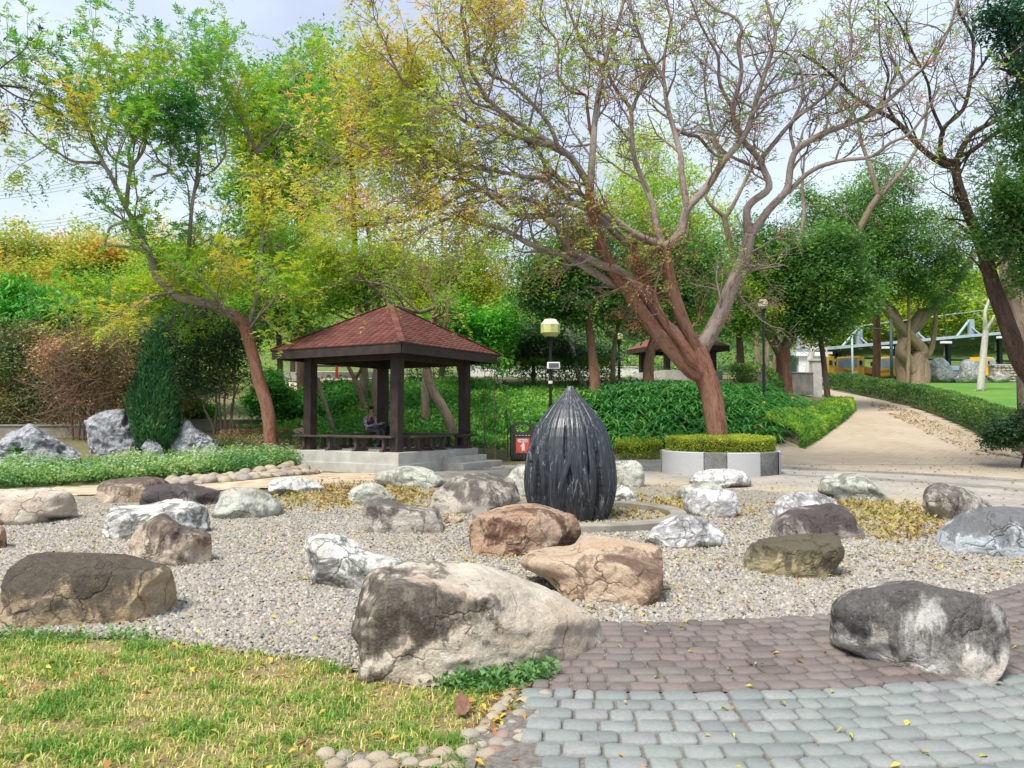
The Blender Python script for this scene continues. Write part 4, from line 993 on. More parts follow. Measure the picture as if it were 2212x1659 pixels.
# ---------------------------------------------------------------- the seated person and the bag
def skin_body(name, joints, edges, mat, parent, sub=2):
    me = bpy.data.meshes.new(name); me.from_pydata([j[0] for j in joints], edges, []); 
    o = link(bpy.data.objects.new(name, me), parent)
    sk = o.modifiers.new('skin', 'SKIN'); sk.use_smooth_shade = True
    for i, j in enumerate(joints):
        sv = me.skin_vertices[0].data[i]; r_ = j[1]; sv.radius = r_ if isinstance(r_, tuple) else (r_, r_); sv.use_root = (i == 0)
    ss = o.modifiers.new('sub', 'SUBSURF'); ss.levels = sub; ss.render_levels = sub
    me.materials.append(mat)
    dg = bpy.context.evaluated_depsgraph_get(); e = o.evaluated_get(dg)
    nm = bpy.data.meshes.new_from_object(e); o.modifiers.clear(); o.data = nm
    return o
def person():
    c, s = math.cos(PROT), math.sin(PROT)
    lx, ly = .92, h_ - .02
    w = (PC[0] + lx * c - ly * s, PC[1] + lx * s + ly * c, PT)
    t = thing('person', w, 'seated person in a purple vest and plaid shirt holding a white paper', 'person', None, PROT - math.pi / 2)
    M_SKIN = plain('skin', (.42, .24, .16), .5, .06); M_VEST = plain('purple_vest', (.085, .05, .12), .85, .25, 12, .2)
    M_TROU = plain('grey_trousers', (.085, .09, .105), .85, .2, 10, .2); M_HAIR = plain('black_hair', (.012, .011, .012), .5, .2); M_SHOE = plain('black_shoe', (.012, .012, .013), .4, .1)
    n = N('plaid_shirt', .85); v = n.co('Object', (1, 1, 1))
    ch = n.new('ShaderNodeTexChecker'); ch.inputs['Scale'].default_value = 22; ch.inputs['Color1'].default_value = (.72, .62, .66, 1); ch.inputs['Color2'].default_value = (.20, .09, .19, 1); n.l.new(v, ch.inputs['Vector'])
    M_SHIRT = n.out(ch.outputs['Color'])
    # local frame: +x forwards (into the pavilion), +y to the person's left, z up; hips on the seat at z .43
    J = [((0, 0, .53), (.15, .115)), ((-.01, 0, .66), (.135, .105)), ((.02, 0, .80), (.145, .105)), ((.05, 0, .93), (.12, .085)), ((.07, 0, 1.01), .055), ((.085, 0, 1.07), .052),
         ((.10, 0, 1.15), (.078, .098)), ((.115, 0, 1.22), (.068, .088))]
    E = [(0, 1), (1, 2), (2, 3), (3, 4), (4, 5), (5, 6), (6, 7)]
    def add(p, r_, a): J.append((p, r_)); E.append((a, len(J) - 1)); return len(J) - 1
    for sy in (1, -1):
        k = add((.06, sy * .10, .52), .088, 0); k = add((.28, sy * .11, .53), .078, k); k = add((.46, sy * .11, .50), .062, k); k = add((.47, sy * .11, .30), .055, k); k = add((.45, sy * .11, .10), .042, k); k = add((.47, sy * .11, .045), .038, k); add((.60, sy * .12, .03), .032, k)
        k = add((.05, sy * .15, .95), .058, 3); k = add((.035, sy * .215, .90), .052, k); k = add((.06, sy * .235, .72), .043, k); k = add((.14, sy * .22, .65), .038, k); k = add((.30, sy * .10, .70), .03, k); k = add((.35, sy * .07, .715), .026, k); wr = add((.385, sy * .06, .72), (.032, .016), k)
        for f in range(4):
            q = add((.415, sy * (.085 - f * .021), .722 + f * .003), .0085, wr); q = add((.445, sy * (.078 - f * .020), .715), .0085, q); add((.462, sy * (.07 - f * .018), .700), .0075, q)
        q = add((.40, sy * .025, .735), .010, wr); add((.43, sy * .02, .742), .009, q)
    body = skin_body('body', J, E, M_SKIN, t)
    # clothes: shells a little outside the body
    def shell(name, js, es, mat): return skin_body(name, js, es, mat, t)
    shell('vest', [((0, 0, .47), (.17, .135)), ((-.01, 0, .62), (.158, .128)), ((.015, 0, .80), (.165, .125)), ((.045, 0, .93), (.14, .10)), ((.06, 0, .985), (.075, .075))], [(0, 1), (1, 2), (2, 3), (3, 4)], M_VEST)
    for sy in (1, -1):
        shell('sleeve', [((.05, sy * .15, .955), .066), ((.035, sy * .222, .90), .062), ((.058, sy * .242, .72), .054), ((.14, sy * .226, .648), .049), ((.27, sy * .125, .69), .040)], [(0, 1), (1, 2), (2, 3), (3, 4)], M_SHIRT)
        shell('trouser_leg', [((.0, sy * .085, .50), .105), ((.28, sy * .11, .53), .090), ((.47, sy * .11, .505), .076), ((.48, sy * .11, .30), .069), ((.455, sy * .11, .09), .060)], [(0, 1), (1, 2), (2, 3), (3, 4)], M_TROU)
        shell('shoe', [((.43, sy * .11, .045), (.045, .045)), ((.52, sy * .115, .04), (.045, .042)), ((.63, sy * .12, .03), (.038, .03))], [(0, 1), (1, 2)], M_SHOE)
    shell('collar', [((.055, 0, .995), (.068, .068)), ((.075, 0, 1.035), (.062, .064))], [(0, 1)], plain('white_collar', (.7, .68, .72), .8, .05))
    shell('hair', [((.06, 0, 1.12), (.07, .075)), ((.075, 0, 1.19), (.088, .105)), ((.095, 0, 1.26), (.078, .095)), ((.10, 0, 1.295), (.045, .055))], [(0, 1), (1, 2), (2, 3)], M_HAIR)
    shell('face_mask', [((.155, 0, 1.135), (.035, .062)), ((.185, 0, 1.115), (.03, .045))], [(0, 1)], M_SHOE)
    m = MB()
    for sy in (1, -1):
        m.lathe([(.001, -.008), (.009, -.004), (.011, .0), (.009, .004), (.001, .008)], 8, (.183, sy * .034, 1.19))
    m.build('eye', M_SHOE, t)
    for sy in (1, -1):
        m = MB(); m.lathe([(.004, -.034), (.016, -.02), (.02, .0), (.016, .022), (.004, .034)], 8, (.10, sy * .092, 1.165)); m.build('ear', M_SKIN, t, True)
    pp = MB(); pp.box((.50, 0, .735), (.16, .20, .004), ry=-.5)
    o = pp.build('paper', M_WHITEP, None)
    o.matrix_world = Matrix.Translation(w) @ Matrix.Rotation(PROT - math.pi / 2, 4, 'Z'); tag(o, 'small white paper held in the seated person\'s hands', 'paper')
person()
def bag():
    c, s = math.cos(PROT), math.sin(PROT)
    lx, ly = h_ - .38, .30 + .55
    w = (PC[0] + lx * c - ly * s, PC[1] + lx * s + ly * c, PT + .43)
    t = thing('backpack', (P(842, 935, 24.55)[0], 24.55, PT + .43), 'black backpack lying on the bench beside the far post', 'bag', None, PROT)
    M_BAG = plain('black_bag_cloth', (.012, .012, .014), .7, .3, 12, .4)
    skin_body('body', [((-.14, 0, .10), (.10, .13)), ((0, 0, .12), (.12, .15)), ((.14, 0, .09), (.09, .12))], [(0, 1), (1, 2)], M_BAG, t)
    m = MB(); m.tube([(-.12, .0, .19), (-.06, .02, .27), (.04, .02, .28), (.10, 0, .20)], .012); m.build('strap', M_BAG, t, True)
    m = MB(); m.box((.02, -.135, .10), (.20, .07, .12), bev=.02); m.build('pocket', M_BAG, t)
bag()

# ---------------------------------------------------------------- litter bin
def bin_():
    g0 = G(1128, 992)[0]
    t = thing('litter_bin', g0, 'dark grey litter bin with a red poster, beside the pavilion steps', 'bin', None, R(4))
    MG = plain('dark_grey_plastic', (.045, .047, .042), .6, .15, 8, .1)
    W, H, D = .70, 1.16, .42
    m = MB(); m.box((0, 0, H * .34), (W, D, H * .62), bev=.015); m.build('body', MG, t)
    for sx in (-1, 1):
        m = MB(); m.box((sx * (W / 2 - .02), 0, H * .5), (.08, D + .05, H * .90), bev=.01); m.build('side_post', MG, t)
    m = MB()     # front and back plates with the oval opening under a raised handle
    hw = W / 2
    ring_o = [(-hw, .78), (hw, .78), (hw, 1.02), (hw * .72, 1.04), (hw * .45, 1.16), (-hw * .45, 1.16), (-hw * .72, 1.04), (-hw, 1.02)]
    ring_i = [(-.14, .85), (.14, .85), (.21, .90), (.25, .99), (.14, 1.09), (-.14, 1.09), (-.25, .99), (-.21, .90)]
    order_o = [(-hw, .74), (hw, .74), (hw, .88), (hw, 1.02), (hw * .45, 1.16), (-hw * .45, 1.16), (-hw, 1.02), (-hw, .88)]
    for y0 in (-D / 2 - .01, D / 2 - .02):
        A = [[m.bm.verts.new((p[0], y0 + dy, p[1])) for p in order_o] for dy in (0, .035)]
        Bq = [[m.bm.verts.new((p[0], y0 + dy, p[1])) for p in ring_i] for dy in (0, .035)]
        for k in range(8):
            k2 = (k + 1) % 8
            m.bm.faces.new((A[0][k], A[0][k2], Bq[0][k2], Bq[0][k])); m.bm.faces.new((A[1][k2], A[1][k], Bq[1][k], Bq[1][k2]))
            m.bm.faces.new((A[0][k2], A[0][k], A[1][k], A[1][k2])); m.bm.faces.new((Bq[0][k], Bq[0][k2], Bq[1][k2], Bq[1][k]))
    m.build('hood', MG, t)
    m = MB()
    for k in range(8): m.box((-.28 + k * .08, -D / 2 - .012, .07), (.05, .03, .14))
    m.build('grille', MG, t)
    m = MB()
    for k in range(5): m.box((-.2 + k * .1, -D / 2 - .008, .745), (.065, .02, .012))
    m.build('vent_slot', M_WHITEP, t)
    MR = plain('red_poster', (.72, .10, .07), .5, .06, 6, .0)
    p = MB(); p.box((0, -D / 2 - .012, .43), (.42, .012, .47)); po = p.build('poster', MR, t)
    MW = plain('poster_white', (.80, .74, .72), .5, .05, 6, 0); MK = plain('poster_dark', (.10, .03, .03), .5, .05, 6, 0); MBL = plain('poster_blue', (.10, .22, .33), .5, .05, 6, 0)
    yf = -D / 2 - .020
    m = MB()
    pr = [(-.155 + .045 * math.cos(a) * (1 if True else 0), .0) for a in (0,)]
    pill = [(.11 + .05 * math.cos(a), .585 + .05 * math.sin(a)) for a in np.linspace(-math.pi / 2, math.pi / 2, 8)] + [(-.11 + .05 * math.cos(a), .585 + .05 * math.sin(a)) for a in np.linspace(math.pi / 2, 3 * math.pi / 2, 8)]
    m.prism(pill, yf, yf + .006); m.build('title_panel', MW, po)
    m = MB()   # white figure dropping litter
    fig = [(-.03, .30), (.005, .30), (.015, .37), (.03, .30), (.06, .30), (.055, .40), (.06, .50), (.035, .515), (.038, .545), (.015, .56), (-.008, .545), (-.005, .515), (-.035, .50), (-.075, .44), (-.07, .42), (-.055, .425), (-.03, .46), (-.03, .40)]
    m.prism([(x, z - .03) for x, z in fig], yf, yf + .006)
    m.build('figure', MW, po)
    for k in range(4):
        m = MB(); m.prism([(-.14 + k * .095 + .028 * math.cos(a), .232 + .028 * math.sin(a)) for a in np.linspace(0, 2 * math.pi, 14, endpoint=False)], yf, yf + .004); m.build('icon', MK, po)
        m = MB(); m.prism([(-.14 + k * .095 + .014 * math.cos(a), .232 + .014 * math.sin(a)) for a in np.linspace(.4 * k, 2 * math.pi + .4 * k, 3 + k % 2, endpoint=False)], yf - .003, yf); m.build('icon_mark', MW, po)
    cu = bpy.data.curves.new('poster_title', 'FONT'); cu.body = '一般垃圾'; cu.size = .072; cu.align_x = 'CENTER'; cu.align_y = 'CENTER'; cu.extrude = .001
    to = bpy.data.objects.new('poster_title', cu); COL.objects.link(to)
    dg = bpy.context.evaluated_depsgraph_get(); me = bpy.data.meshes.new_from_object(to.evaluated_get(dg)); bpy.data.objects.remove(to)
    me.materials.clear(); me.materials.append(MBL)
    me.transform(Matrix.Translation((0, yf - .004, .585)) @ Matrix.Rotation(math.pi / 2, 4, 'X'))
    link(bpy.data.objects.new('poster_title', me), po)
bin_()

# ---------------------------------------------------------------- lamps
M_GLOBE = plain('yellowed_lamp_glass', (.52, .56, .22), .35, .15, 4, .05)
M_GLOBET = plain('pale_lamp_top', (.66, .68, .48), .4, .1, 4, .05)
M_GLOBEB = plain('beige_lamp_glass', (.50, .44, .30), .4, .12, 4, .05)
LG = 'lamp posts with octagonal globes'
def lamp(px, ytop, d, wpx, label, gm=M_GLOBE, sign=False, zb=None):
    top = P(px, ytop, d); s = d / F_PX; r_ = wpx / 2 * s
    z0 = float(terr(top[0], top[1])); H = top[2] - z0
    t = thing('lamp_post', (top[0], top[1], z0), label, 'lamp', LG)
    gh = r_ * 1.86; zb_ = H - gh
    m = MB(); m.cyl((0, 0, -.1), (0, 0, zb_ * .42), .062, n=14); m.cyl((0, 0, zb_ * .42), (0, 0, zb_ - .15), .050, n=14); m.cyl((0, 0, zb_ * .42 - .04), (0, 0, zb_ * .42 + .02), .075, n=14); m.build('pole', M_BLACK, t, False)
    m = MB(); m.lathe([(.055, zb_ - .28), (.07, zb_ - .2), (.085, zb_ - .1), (.135, zb_ + .0), (.14, zb_ + .03)], 14); m.build('neck', M_BLACK, t)
    m = MB(); m.lathe([(r_ * .62, zb_ + .02), (r_ * 1.0, zb_ + gh * .24), (r_ * 1.0, zb_ + gh * .70)], 8); gl = m.build('globe', gm, t)
    m = MB(); m.lathe([(r_ * 1.015, zb_ + gh * .702), (r_ * .60, zb_ + gh), (r_ * .2, zb_ + gh * 1.005)], 8); m.build('globe_top', M_GLOBET if gm is M_GLOBE else gm, t)
    if sign:
        z1 = P(px, 790, d)[2] - z0
        m = MB(); m.box((.09, -.12, z1), (.42, .09, .22), bev=.02); b = m.build('solar_box', M_WHITEP, t)
        m = MB(); m.box((.10, -.168, z1), (.32, .008, .145)); m.build('panel', M_SCREEN, b)
        z2 = P(px, 826, d)[2] - z0
        m = MB(); m.cyl((0, 0, z2 - .04), (0, 0, z2 + .05), .07, n=14); m.build('band', M_WHITEP, t)
    return t
lamp(1189, 690, 25.0, 42, 'nearest lamp post with greenish globe and a white box on its pole, behind the sculpture', sign=True)
lamp(1337, 720, 37.0, 18, 'small distant lamp post with greenish globe behind the strap leaf bank')
lamp(1648, 647, 31.0, 22, 'dark lamp post with beige globe among the branches left of the path', M_GLOBEB)

# ---------------------------------------------------------------- round planter
PLC = P(1555, 1023, 20.6)
def planter():
    t = thing('planter', (PLC[0], PLC[1], 0), 'round granite planter with light and dark panels around the leaning tree', 'planter')
    n = N('pale_granite', .8); v = n.co(); c = n.mix(n.ramp(n.noise(v, 70, 3, .7), [(.35, 0.0), (.65, 1.0)]), (.33, .33, .34), (.50, .50, .51)); ML = n.out(c)
    n = N('dark_pebble_dash', .85); v = n.co(); c = n.mix(n.ramp(n.noise(v, 60, 4, .8), [(.4, 0.0), (.62, 1.0)]), (.07, .07, .07), (.30, .295, .285)); c = n.mix(n.ramp(n.noise(v, 2, 6), [(.45, 0.0), (.65, .6)]), c, (.05, .05, .048)); MD = n.out(c, n.bump(n.noise(v, 60, 3), .6, .01))
    r_, H = 1.56, .60
    # panel angles seen from the front, from the photograph's x
    edges = [1427, 1492, 1536, 1607, 1660, 1683]
    def ang(px): return -math.pi / 2 + math.asin(max(-1, min(1, (px - 1555) / 128.0)))
    av = [ang(e) for e in edges]
    segs = [(av[0], av[1], ML), (av[1], av[2], MD), (av[2], av[3], ML), (av[3], av[4], MD), (av[4], av[5], ML)]
    a = av[5]; k = 0
    while a < av[0] + 2 * math.pi - .01:
        b = min(a + .62, av[0] + 2 * math.pi); segs.append((a, b, MD if k % 2 else ML)); a = b; k += 1
    for a, b, mt in segs:
        aa = np.linspace(a + .003, b - .003, 14)
        m = MB()
        rows = []
        ro = r_ if mt is ML else r_ - .02
        for q in aa:
            cs, sn = math.cos(q), math.sin(q)
            rows.append([m.bm.verts.new((rr * cs, rr * sn, z)) for rr, z in ((ro, -.05), (ro, H - .02), (ro - .02, H), (r_ - .22, H), (r_ - .22, .2))])
        for A, Bq in zip(rows, rows[1:]):
            for j in range(4): m.bm.faces.new((A[j], Bq[j], Bq[j + 1], A[j + 1]))
        m.build('panel', mt, t)
    m = MB(); m.lathe([(r_ - .2, .2), (r_ - .2, H - .12)], 40); m.build('soil', M_GROUND, t)
    return t
planter()
# ---------------------------------------------------------------- garden walls, kerbs, far buildings and vehicles
def wall(name, p0, p1, h, th, mat, label, cat='wall', cap=None, z0=None):
    a, b = np.array(p0[:2]), np.array(p1[:2]); L = np.linalg.norm(b - a); mid = (a + b) / 2
    z = min(p0[2], p1[2]) if z0 is None else z0
    t = thing(name, (mid[0], mid[1], z), label, cat, None, math.atan2(b[1] - a[1], b[0] - a[0]))
    m = MB(); m.box((0, 0, h / 2 - .2), (L, th, h + .4)); m.build('body', mat, t)
    m = MB(); m.box((0, 0, h + .03), (L + .02, th + .08, .06), bev=.008); m.build('coping', cap or mat, t)
    return t
w0, w1 = P(-260, 930, 26.5), P(200, 922, 26.5)
wall('garden_wall', w0, w1, 1.12 + .0, .25, M_CONCD, 'low grey garden wall behind the rocks at the far left', z0=.55 - .5)
w2, w3 = P(395, 911, 28.0), P(650, 901, 30.5)
wall('garden_wall', w2, w3, .62, .25, M_CONCD, 'low concrete wall behind the leaning tree beside the green bushes', z0=.72)
a, b = P(480, 945, 24.3), P(650, 920, 27.5)
t = thing('timber_edging', ((a + b) / 2).tolist(), 'orange brown timber edging on the ground behind the leaning tree', 'edging', None, math.atan2(b[1] - a[1], b[0] - a[0]))
m = MB(); L = np.linalg.norm((b - a)[:2]); M_OR = plain('orange_brown_brick', (.34, .14, .07), .85, .35, 3, .3, 0, 40)
for k in range(4):
    mm = MB(); mm.box((-L / 2 + L * (k + .5) / 4, 0, .0), (L / 4 - .02, .16, .17), bev=.01); mm.build('beam', M_OR, t)
for k, (px, py, d, r_) in enumerate(((668, 915, 27.5, 15), (650, 932, 26.5, 13))):
    boulder('round_stone', [(px + r_ * 1.25 * math.cos(q), py + r_ * .62 * math.sin(q)) for q in np.linspace(0, 6.28, 12, endpoint=False)], RK['sand'], ['round tan stone upper one behind the pavilion\'s left post', 'round tan stone lower one at the end of the timber edging'][k], 'stone', None, sub=4, facets=3, ydepth=d, seed=300 + k, rough=.03)

# cobble edgings: a footing under each and every stone of its own
def edging(name, pts, label, rows, size, seed, jitter=.35, mortar=True, maxn=300, wrow=None):
    g = np.random.default_rng(seed)
    p = np.asarray(pts, float); p = np.column_stack([p[:, 0], p[:, 1]])
    L = np.concatenate([[0], np.cumsum(np.linalg.norm(np.diff(p, axis=0), axis=1))])
    c0 = p.mean(0)
    t = thing(name, (c0[0], c0[1], float(terr(*c0))), label, 'edging')
    inv = t.matrix_basis.inverted()
    V0, F0 = ICO[3]
    meshes = []
    for k in range(7):
        V = V0.copy()
        for _ in range(4):
            nn = g.normal(0, 1, 3); nn /= np.linalg.norm(nn); e = V @ nn - g.uniform(.7, .9); V -= np.outer(np.maximum(e, 0) * .7, nn)
        V = V * (1 + .10 * np.array([mnoise.noise(Vector(v * 1.3) + Vector((k * 5, 0, 0))) for v in V])[:, None])
        o = mk('stone', V, [F0], M_COBBLE, None, smooth=True); meshes.append(o.data); bpy.data.objects.remove(o)
    n = 0
    wr = wrow or size * 1.5
    for r_ in range(rows):
        s = g.uniform(0, size)
        while s < L[-1]:
            w = size * g.uniform(.6, 1.45)
            f = np.array([np.interp(s + w / 2, L, p[:, 0]), np.interp(s + w / 2, L, p[:, 1])]); f2 = np.array([np.interp(s + w / 2 + .05, L, p[:, 0]), np.interp(s + w / 2 + .05, L, p[:, 1])])
            tg = f2 - f; tg /= np.linalg.norm(tg) + 1e-9; nn = np.array([-tg[1], tg[0]])
            f = f + nn * ((r_ - (rows - 1) / 2) * wr + g.normal(0, size * jitter * .4))
            dep = wr * g.uniform(.8, 1.15)
            o = bpy.data.objects.new('stone', meshes[g.integers(7)]); link(o, t)
            hgt = min(w, dep) * g.uniform(.26, .46)
            o.location = (f[0] - c0[0], f[1] - c0[1], float(terr(*f)) - t.location.z + hgt * .10 + .012)
            o.scale = (w * .52, dep * .5, hgt); o.rotation_euler = (g.normal(0, .12), g.normal(0, .12), math.atan2(tg[1], tg[0]) + g.normal(0, .25))
            s += w * .98; n += 1
            if n >= maxn: break
    if mortar:
        hw = rows * wr * .5
        tg = np.gradient(p, axis=0); tg /= np.linalg.norm(tg, axis=1, keepdims=True); nn = np.column_stack([-tg[:, 1], tg[:, 0]])
        A = p + nn * hw; Bq = p - nn * hw
        zA, zB = terr(A[:, 0], A[:, 1]) + .024, terr(Bq[:, 0], Bq[:, 1]) + .024
        V = np.vstack([np.column_stack([A, zA]), np.column_stack([Bq, zB])]); k = np.arange(len(p) - 1); m_ = len(p)
        local(mk('footing', V, [np.stack([k, k + 1, m_ + k + 1, m_ + k], -1)], M_JOINT, t), t)
    return t
e1 = catmull(GP([(1150, 1502), (1128, 1530), (1108, 1565), (1080, 1600), (1050, 1640)])[:, :2], 6)
edging('cobble_edging', e1, 'border of rounded river stones between the grass and the light pavers', 3, .070, 5, wrow=.092, jitter=.6)
e1b = catmull(np.vstack([GP([(1030, 1655), (880, 1650), (700, 1664)])[:, :2]]), 6)
edging('cobble_edging', e1b, 'row of river stones along the bottom edge of the grass', 2, .085, 6, wrow=.085, jitter=.7)
e2 = catmull(GP([(345, 1045), (440, 1039), (540, 1030), (640, 1019), (655, 1012)])[:, :2], 6)
edging('cobble_edging', e2, 'tan cobble border in front of the flower bed left of the pavilion', 3, .24, 7, wrow=.34)
e3 = catmull(GP([(2112, 973), (2160, 982), (2215, 992), (2300, 1005)])[:, :2], 6)
edging('cobble_edging', e3, 'whitish cobble border under the dark shrub at the right edge', 1, .34, 8, wrow=.3)

# ---- second pavilion, far
def far_pavilion():
    d = 41.0; c = P(1462, 800, d); z = float(terr(c[0], c[1])); s = d / F_PX
    t = thing('far_pavilion', (c[0], c[1], z), 'distant second pavilion with a brown roof behind the leaning tree', 'pavilion', None, R(18))
    ez = P(1462, 752, d)[2] - z; pk = P(1462, 702, d)[2] - z; hs = 97 * s / 1.20
    m = MB(); vs = [m.bm.verts.new(v) for v in ((-hs, -hs, ez), (hs, -hs, ez), (hs, hs, ez), (-hs, hs, ez), (0, 0, pk))]
    for a_, b_ in ((0, 1), (1, 2), (2, 3), (3, 0)): m.bm.faces.new((vs[a_], vs[b_], vs[4]))
    m.bm.faces.new((vs[3], vs[2], vs[1], vs[0])); m.build('roof', M_SHINGLE, t)
    m = MB()
    for k in range(4): m.box((0, -hs + .04, ez - .13), (2 * hs - .1, .07, .24), M=Matrix.Rotation(k * math.pi / 2, 4, 'Z'))
    m.build('fascia', M_WOOD, t)
    for sx in (-1, 1):
        for sy in (-1, 1):
            m = MB(); m.box((sx * hs * .68, sy * hs * .68, ez / 2 - .2), (.26, .26, ez + .2)); m.build('post', M_WOOD, t)
    m = MB(); m.box((0, 0, .1), (hs * 1.7, hs * 1.7, .5)); m.build('platform', M_CONC, t)
far_pavilion()
# ---- pergola and red pole on the sandy ground behind the pavilion
def pergola():
    d = 44.0; c = P(735, 825, d); z = float(terr(c[0], c[1]))
    t = thing('pergola', (c[0], c[1], z), 'dark timber pergola on the sandy terrace seen through the pavilion', 'pergola')
    for sx in (-1, 1):
        for sy in (-1, 1):
            m = MB(); m.box((sx * 2.4, sy * 1.2, 1.2), (.24, .24, 2.8)); m.build('post', M_BENCH, t)
    for k in range(5):
        m = MB(); m.box((0, -1.6 + k * .8, 2.65), (6.2, .12, .2)); m.build('beam', M_BENCH, t)
    m = MB(); m.box((0, .9, .75), (4.6, .08, .12)); m.box((0, .9, 1.05), (4.6, .08, .12)); m.build('rail', M_BENCH, t)
    m = MB(); m.box((0, 0, .0), (5.6, 3.2, .5)); m.build('base', M_CONC, t)
    q = P(727, 850, 39.0)
    m = MB(); m.cyl((0, 0, -.2), (0, 0, 3.0), .075, n=12); o = m.build('red_pole', plain('red_paint', (.45, .05, .06), .5, .15), None, True); o.location = (q[0], q[1], float(terr(q[0], q[1])))
    tag(o, 'slim red pole standing behind the pavilion\'s left post', 'pole')
pergola()
terrace = sheet('sandy_terrace', GP([(610, 832), (640, 846), (700, 845), (780, 822), (860, 815), (860, 806), (600, 806), (560, 815)]), .3, .03, M_SAND)
# ---- low white wall at the back, concrete wall at the path's end
wall('white_wall', P(1000, 806, 50), P(1400, 803, 50), .55, .3, plain('white_wash', (.62, .62, .60), .8, .1), 'low whitish wall far behind the lamp post', z0=float(terr(1.5, 50)))
wall('concrete_wall', P(1626, 838, 43.5), P(1752, 836, 45.0), .85, .4, M_CONCD, 'low concrete wall at the upper end of the path', z0=float(terr(15.5, 44.2)) - .1)
a = P(1762, 822, 46); 
t = thing('gate_post', (a[0], a[1], float(terr(a[0], a[1]))), 'square grey stone gate post at the upper end of the path', 'post')
m = MB(); m.box((0, 0, .9), (.55, .55, 2.4), bev=.03); m.build('shaft', M_CONC, t); m = MB(); m.box((0, 0, 2.15), (.68, .68, .12), bev=.02); m.build('cap', M_CONC, t)
# ---- white gatehouse
def gatehouse():
    d = 60.0; c = P(1752, 806, d); z = float(terr(c[0], c[1])); s = d / F_PX
    t = thing('gatehouse', (c[0], c[1], z), 'small white gatehouse with a cornice and a dark green door frame', 'building')
    MWH = plain('white_render', (.72, .73, .75), .8, .06)
    hh = P(1752, 768, d)[2] - z
    m = MB(); m.box((0, 1.2, hh / 2 - .2), (1.9, 2.4, hh + .4)); m.build('wall', MWH, t)
    m = MB(); m.box((0, 1.2, hh + .02), (2.5, 2.9, .18), bev=.03); m.box((0, 1.2, hh + .2), (2.15, 2.6, .16), bev=.03); m.build('cornice', MWH, t)
    m = MB(); m.box((-1.3, .3, hh / 2 - .1), (.32, .3, hh + .3)); m.build('door_frame', plain('dark_green_paint', (.012, .06, .045), .5, .1), t)
    m = MB(); m.box((.2, -.02, hh * .45), (.8, .05, hh * .7)); m.build('door', plain('pale_grey_door', (.5, .52, .55), .6, .05), t)
gatehouse()
# ---- car shelter
M_STEELB = plain('pale_blue_steel', (.34, .42, .46), .5, .1, 3, .02); M_ROOFB = plain('blue_grey_sheet_roof', (.075, .10, .125), .55, .12, 3, .02); M_TEAL = plain('dark_teal_steel', (.02, .05, .055), .5, .1)
def shelter():
    a = P(1690, 770, 77.0); b = P(2340, 712, 86.0)
    base = np.array([(a[0] + b[0]) / 2, (a[1] + b[1]) / 2]); L = np.linalg.norm((b - a)[:2]); rz = math.atan2(b[1] - a[1], b[0] - a[0])
    zg = float(terr(base[0], base[1])); zt = (a[2] + b[2]) / 2 - zg; slope = (b[2] - a[2]) / L
    t = thing('car_shelter', (base[0], base[1], zg), 'long blue grey car shelter with pale steel masts and struts', 'shelter', None, rz)
    SH = Matrix.Translation((0, 2.2, zt)) @ Matrix.Rotation(-math.atan(slope), 4, 'Y') @ Matrix.Rotation(R(-7), 4, 'X')
    m = MB(); m.box((0, 0, 0), (L, 6.0, .18), M=SH); m.build('roof', M_ROOFB, t)
    m = MB(); m.box((0, -3.03, .02), (L, .08, .30), M=SH); m.build('gutter', M_STEELB, t)
    for k in range(6):
        x = -L / 2 + 2.0 + k * (L - 3.0) / 5; zx = zt + x * slope
        m = MB(); m.box((x, 3.4, zx / 2 - .6), (.42, .42, zx + 1.2)); m.build('column', M_TEAL, t)
        m = MB(); m.box((x + .25, 0.4, zx + 1.15), (.55, .4, 2.2)); m.build('mast', M_STEELB, t)
        m = MB(); m.tube([(x, .4, zx + 2.1), (x - 2.9, -.6, zx + .15 - 2.9 * slope)], .13, 6); m.tube([(x, .4, zx + 1.6), (x + 1.0, -.6, zx + .1)], .09, 6); m.build('strut', M_STEELB, t)
        m = MB(); m.box((x + 1.2, -2.6, zx + .0), (1.1, .4, .22)); m.build('light_box', M_WHITEP, t)
    m = MB(); m.tube([(-L / 2 + 2.2, .4, zt - (L / 2 - 2) * slope + 2.2), (L / 2 - 1, .4, zt + (L / 2 - 1) * slope + 3.6)], .05, 6); m.build('cable', M_STEELB, t)
    m = MB(); m.box((0, 4.2, zt - 1.5), (L, .14, .2)); m.build('rail', M_TEAL, t)
shelter()
# ---- vehicles
M_YEL = plain('yellow_paint', (.80, .42, .012), .35, .04, 3, .0); M_GLASS = plain('windscreen', (.22, .30, .33), .12, .25, 1.5, 0); M_TYRE = plain('tyre', (.015, .015, .015), .8, .1); M_CHROME = plain('grey_trim', (.25, .25, .26), .4, .1)
M_SILV = plain('silver_paint', (.48, .52, .60), .3, .05, 3, 0); M_DKC = plain('dark_blue_paint', (.06, .075, .10), .3, .1, 3, 0); M_BLUEC = plain('blue_grey_paint', (.20, .24, .38), .3, .05, 3, 0)
M_CANV = plain('orange_dropside', (.55, .22, .045), .6, .12, 3, .05)
def wheel(t, x, y, r_=.4):
    m = MB(); m.cyl((x, y - .11, r_), (x, y + .11, r_), r_, n=18); w = m.build('wheel', M_TYRE, t)
    m = MB(); m.cyl((x, y - .125, r_), (x, y + .125, r_), r_ * .55, n=12); m.build('rim', M_CHROME, w)
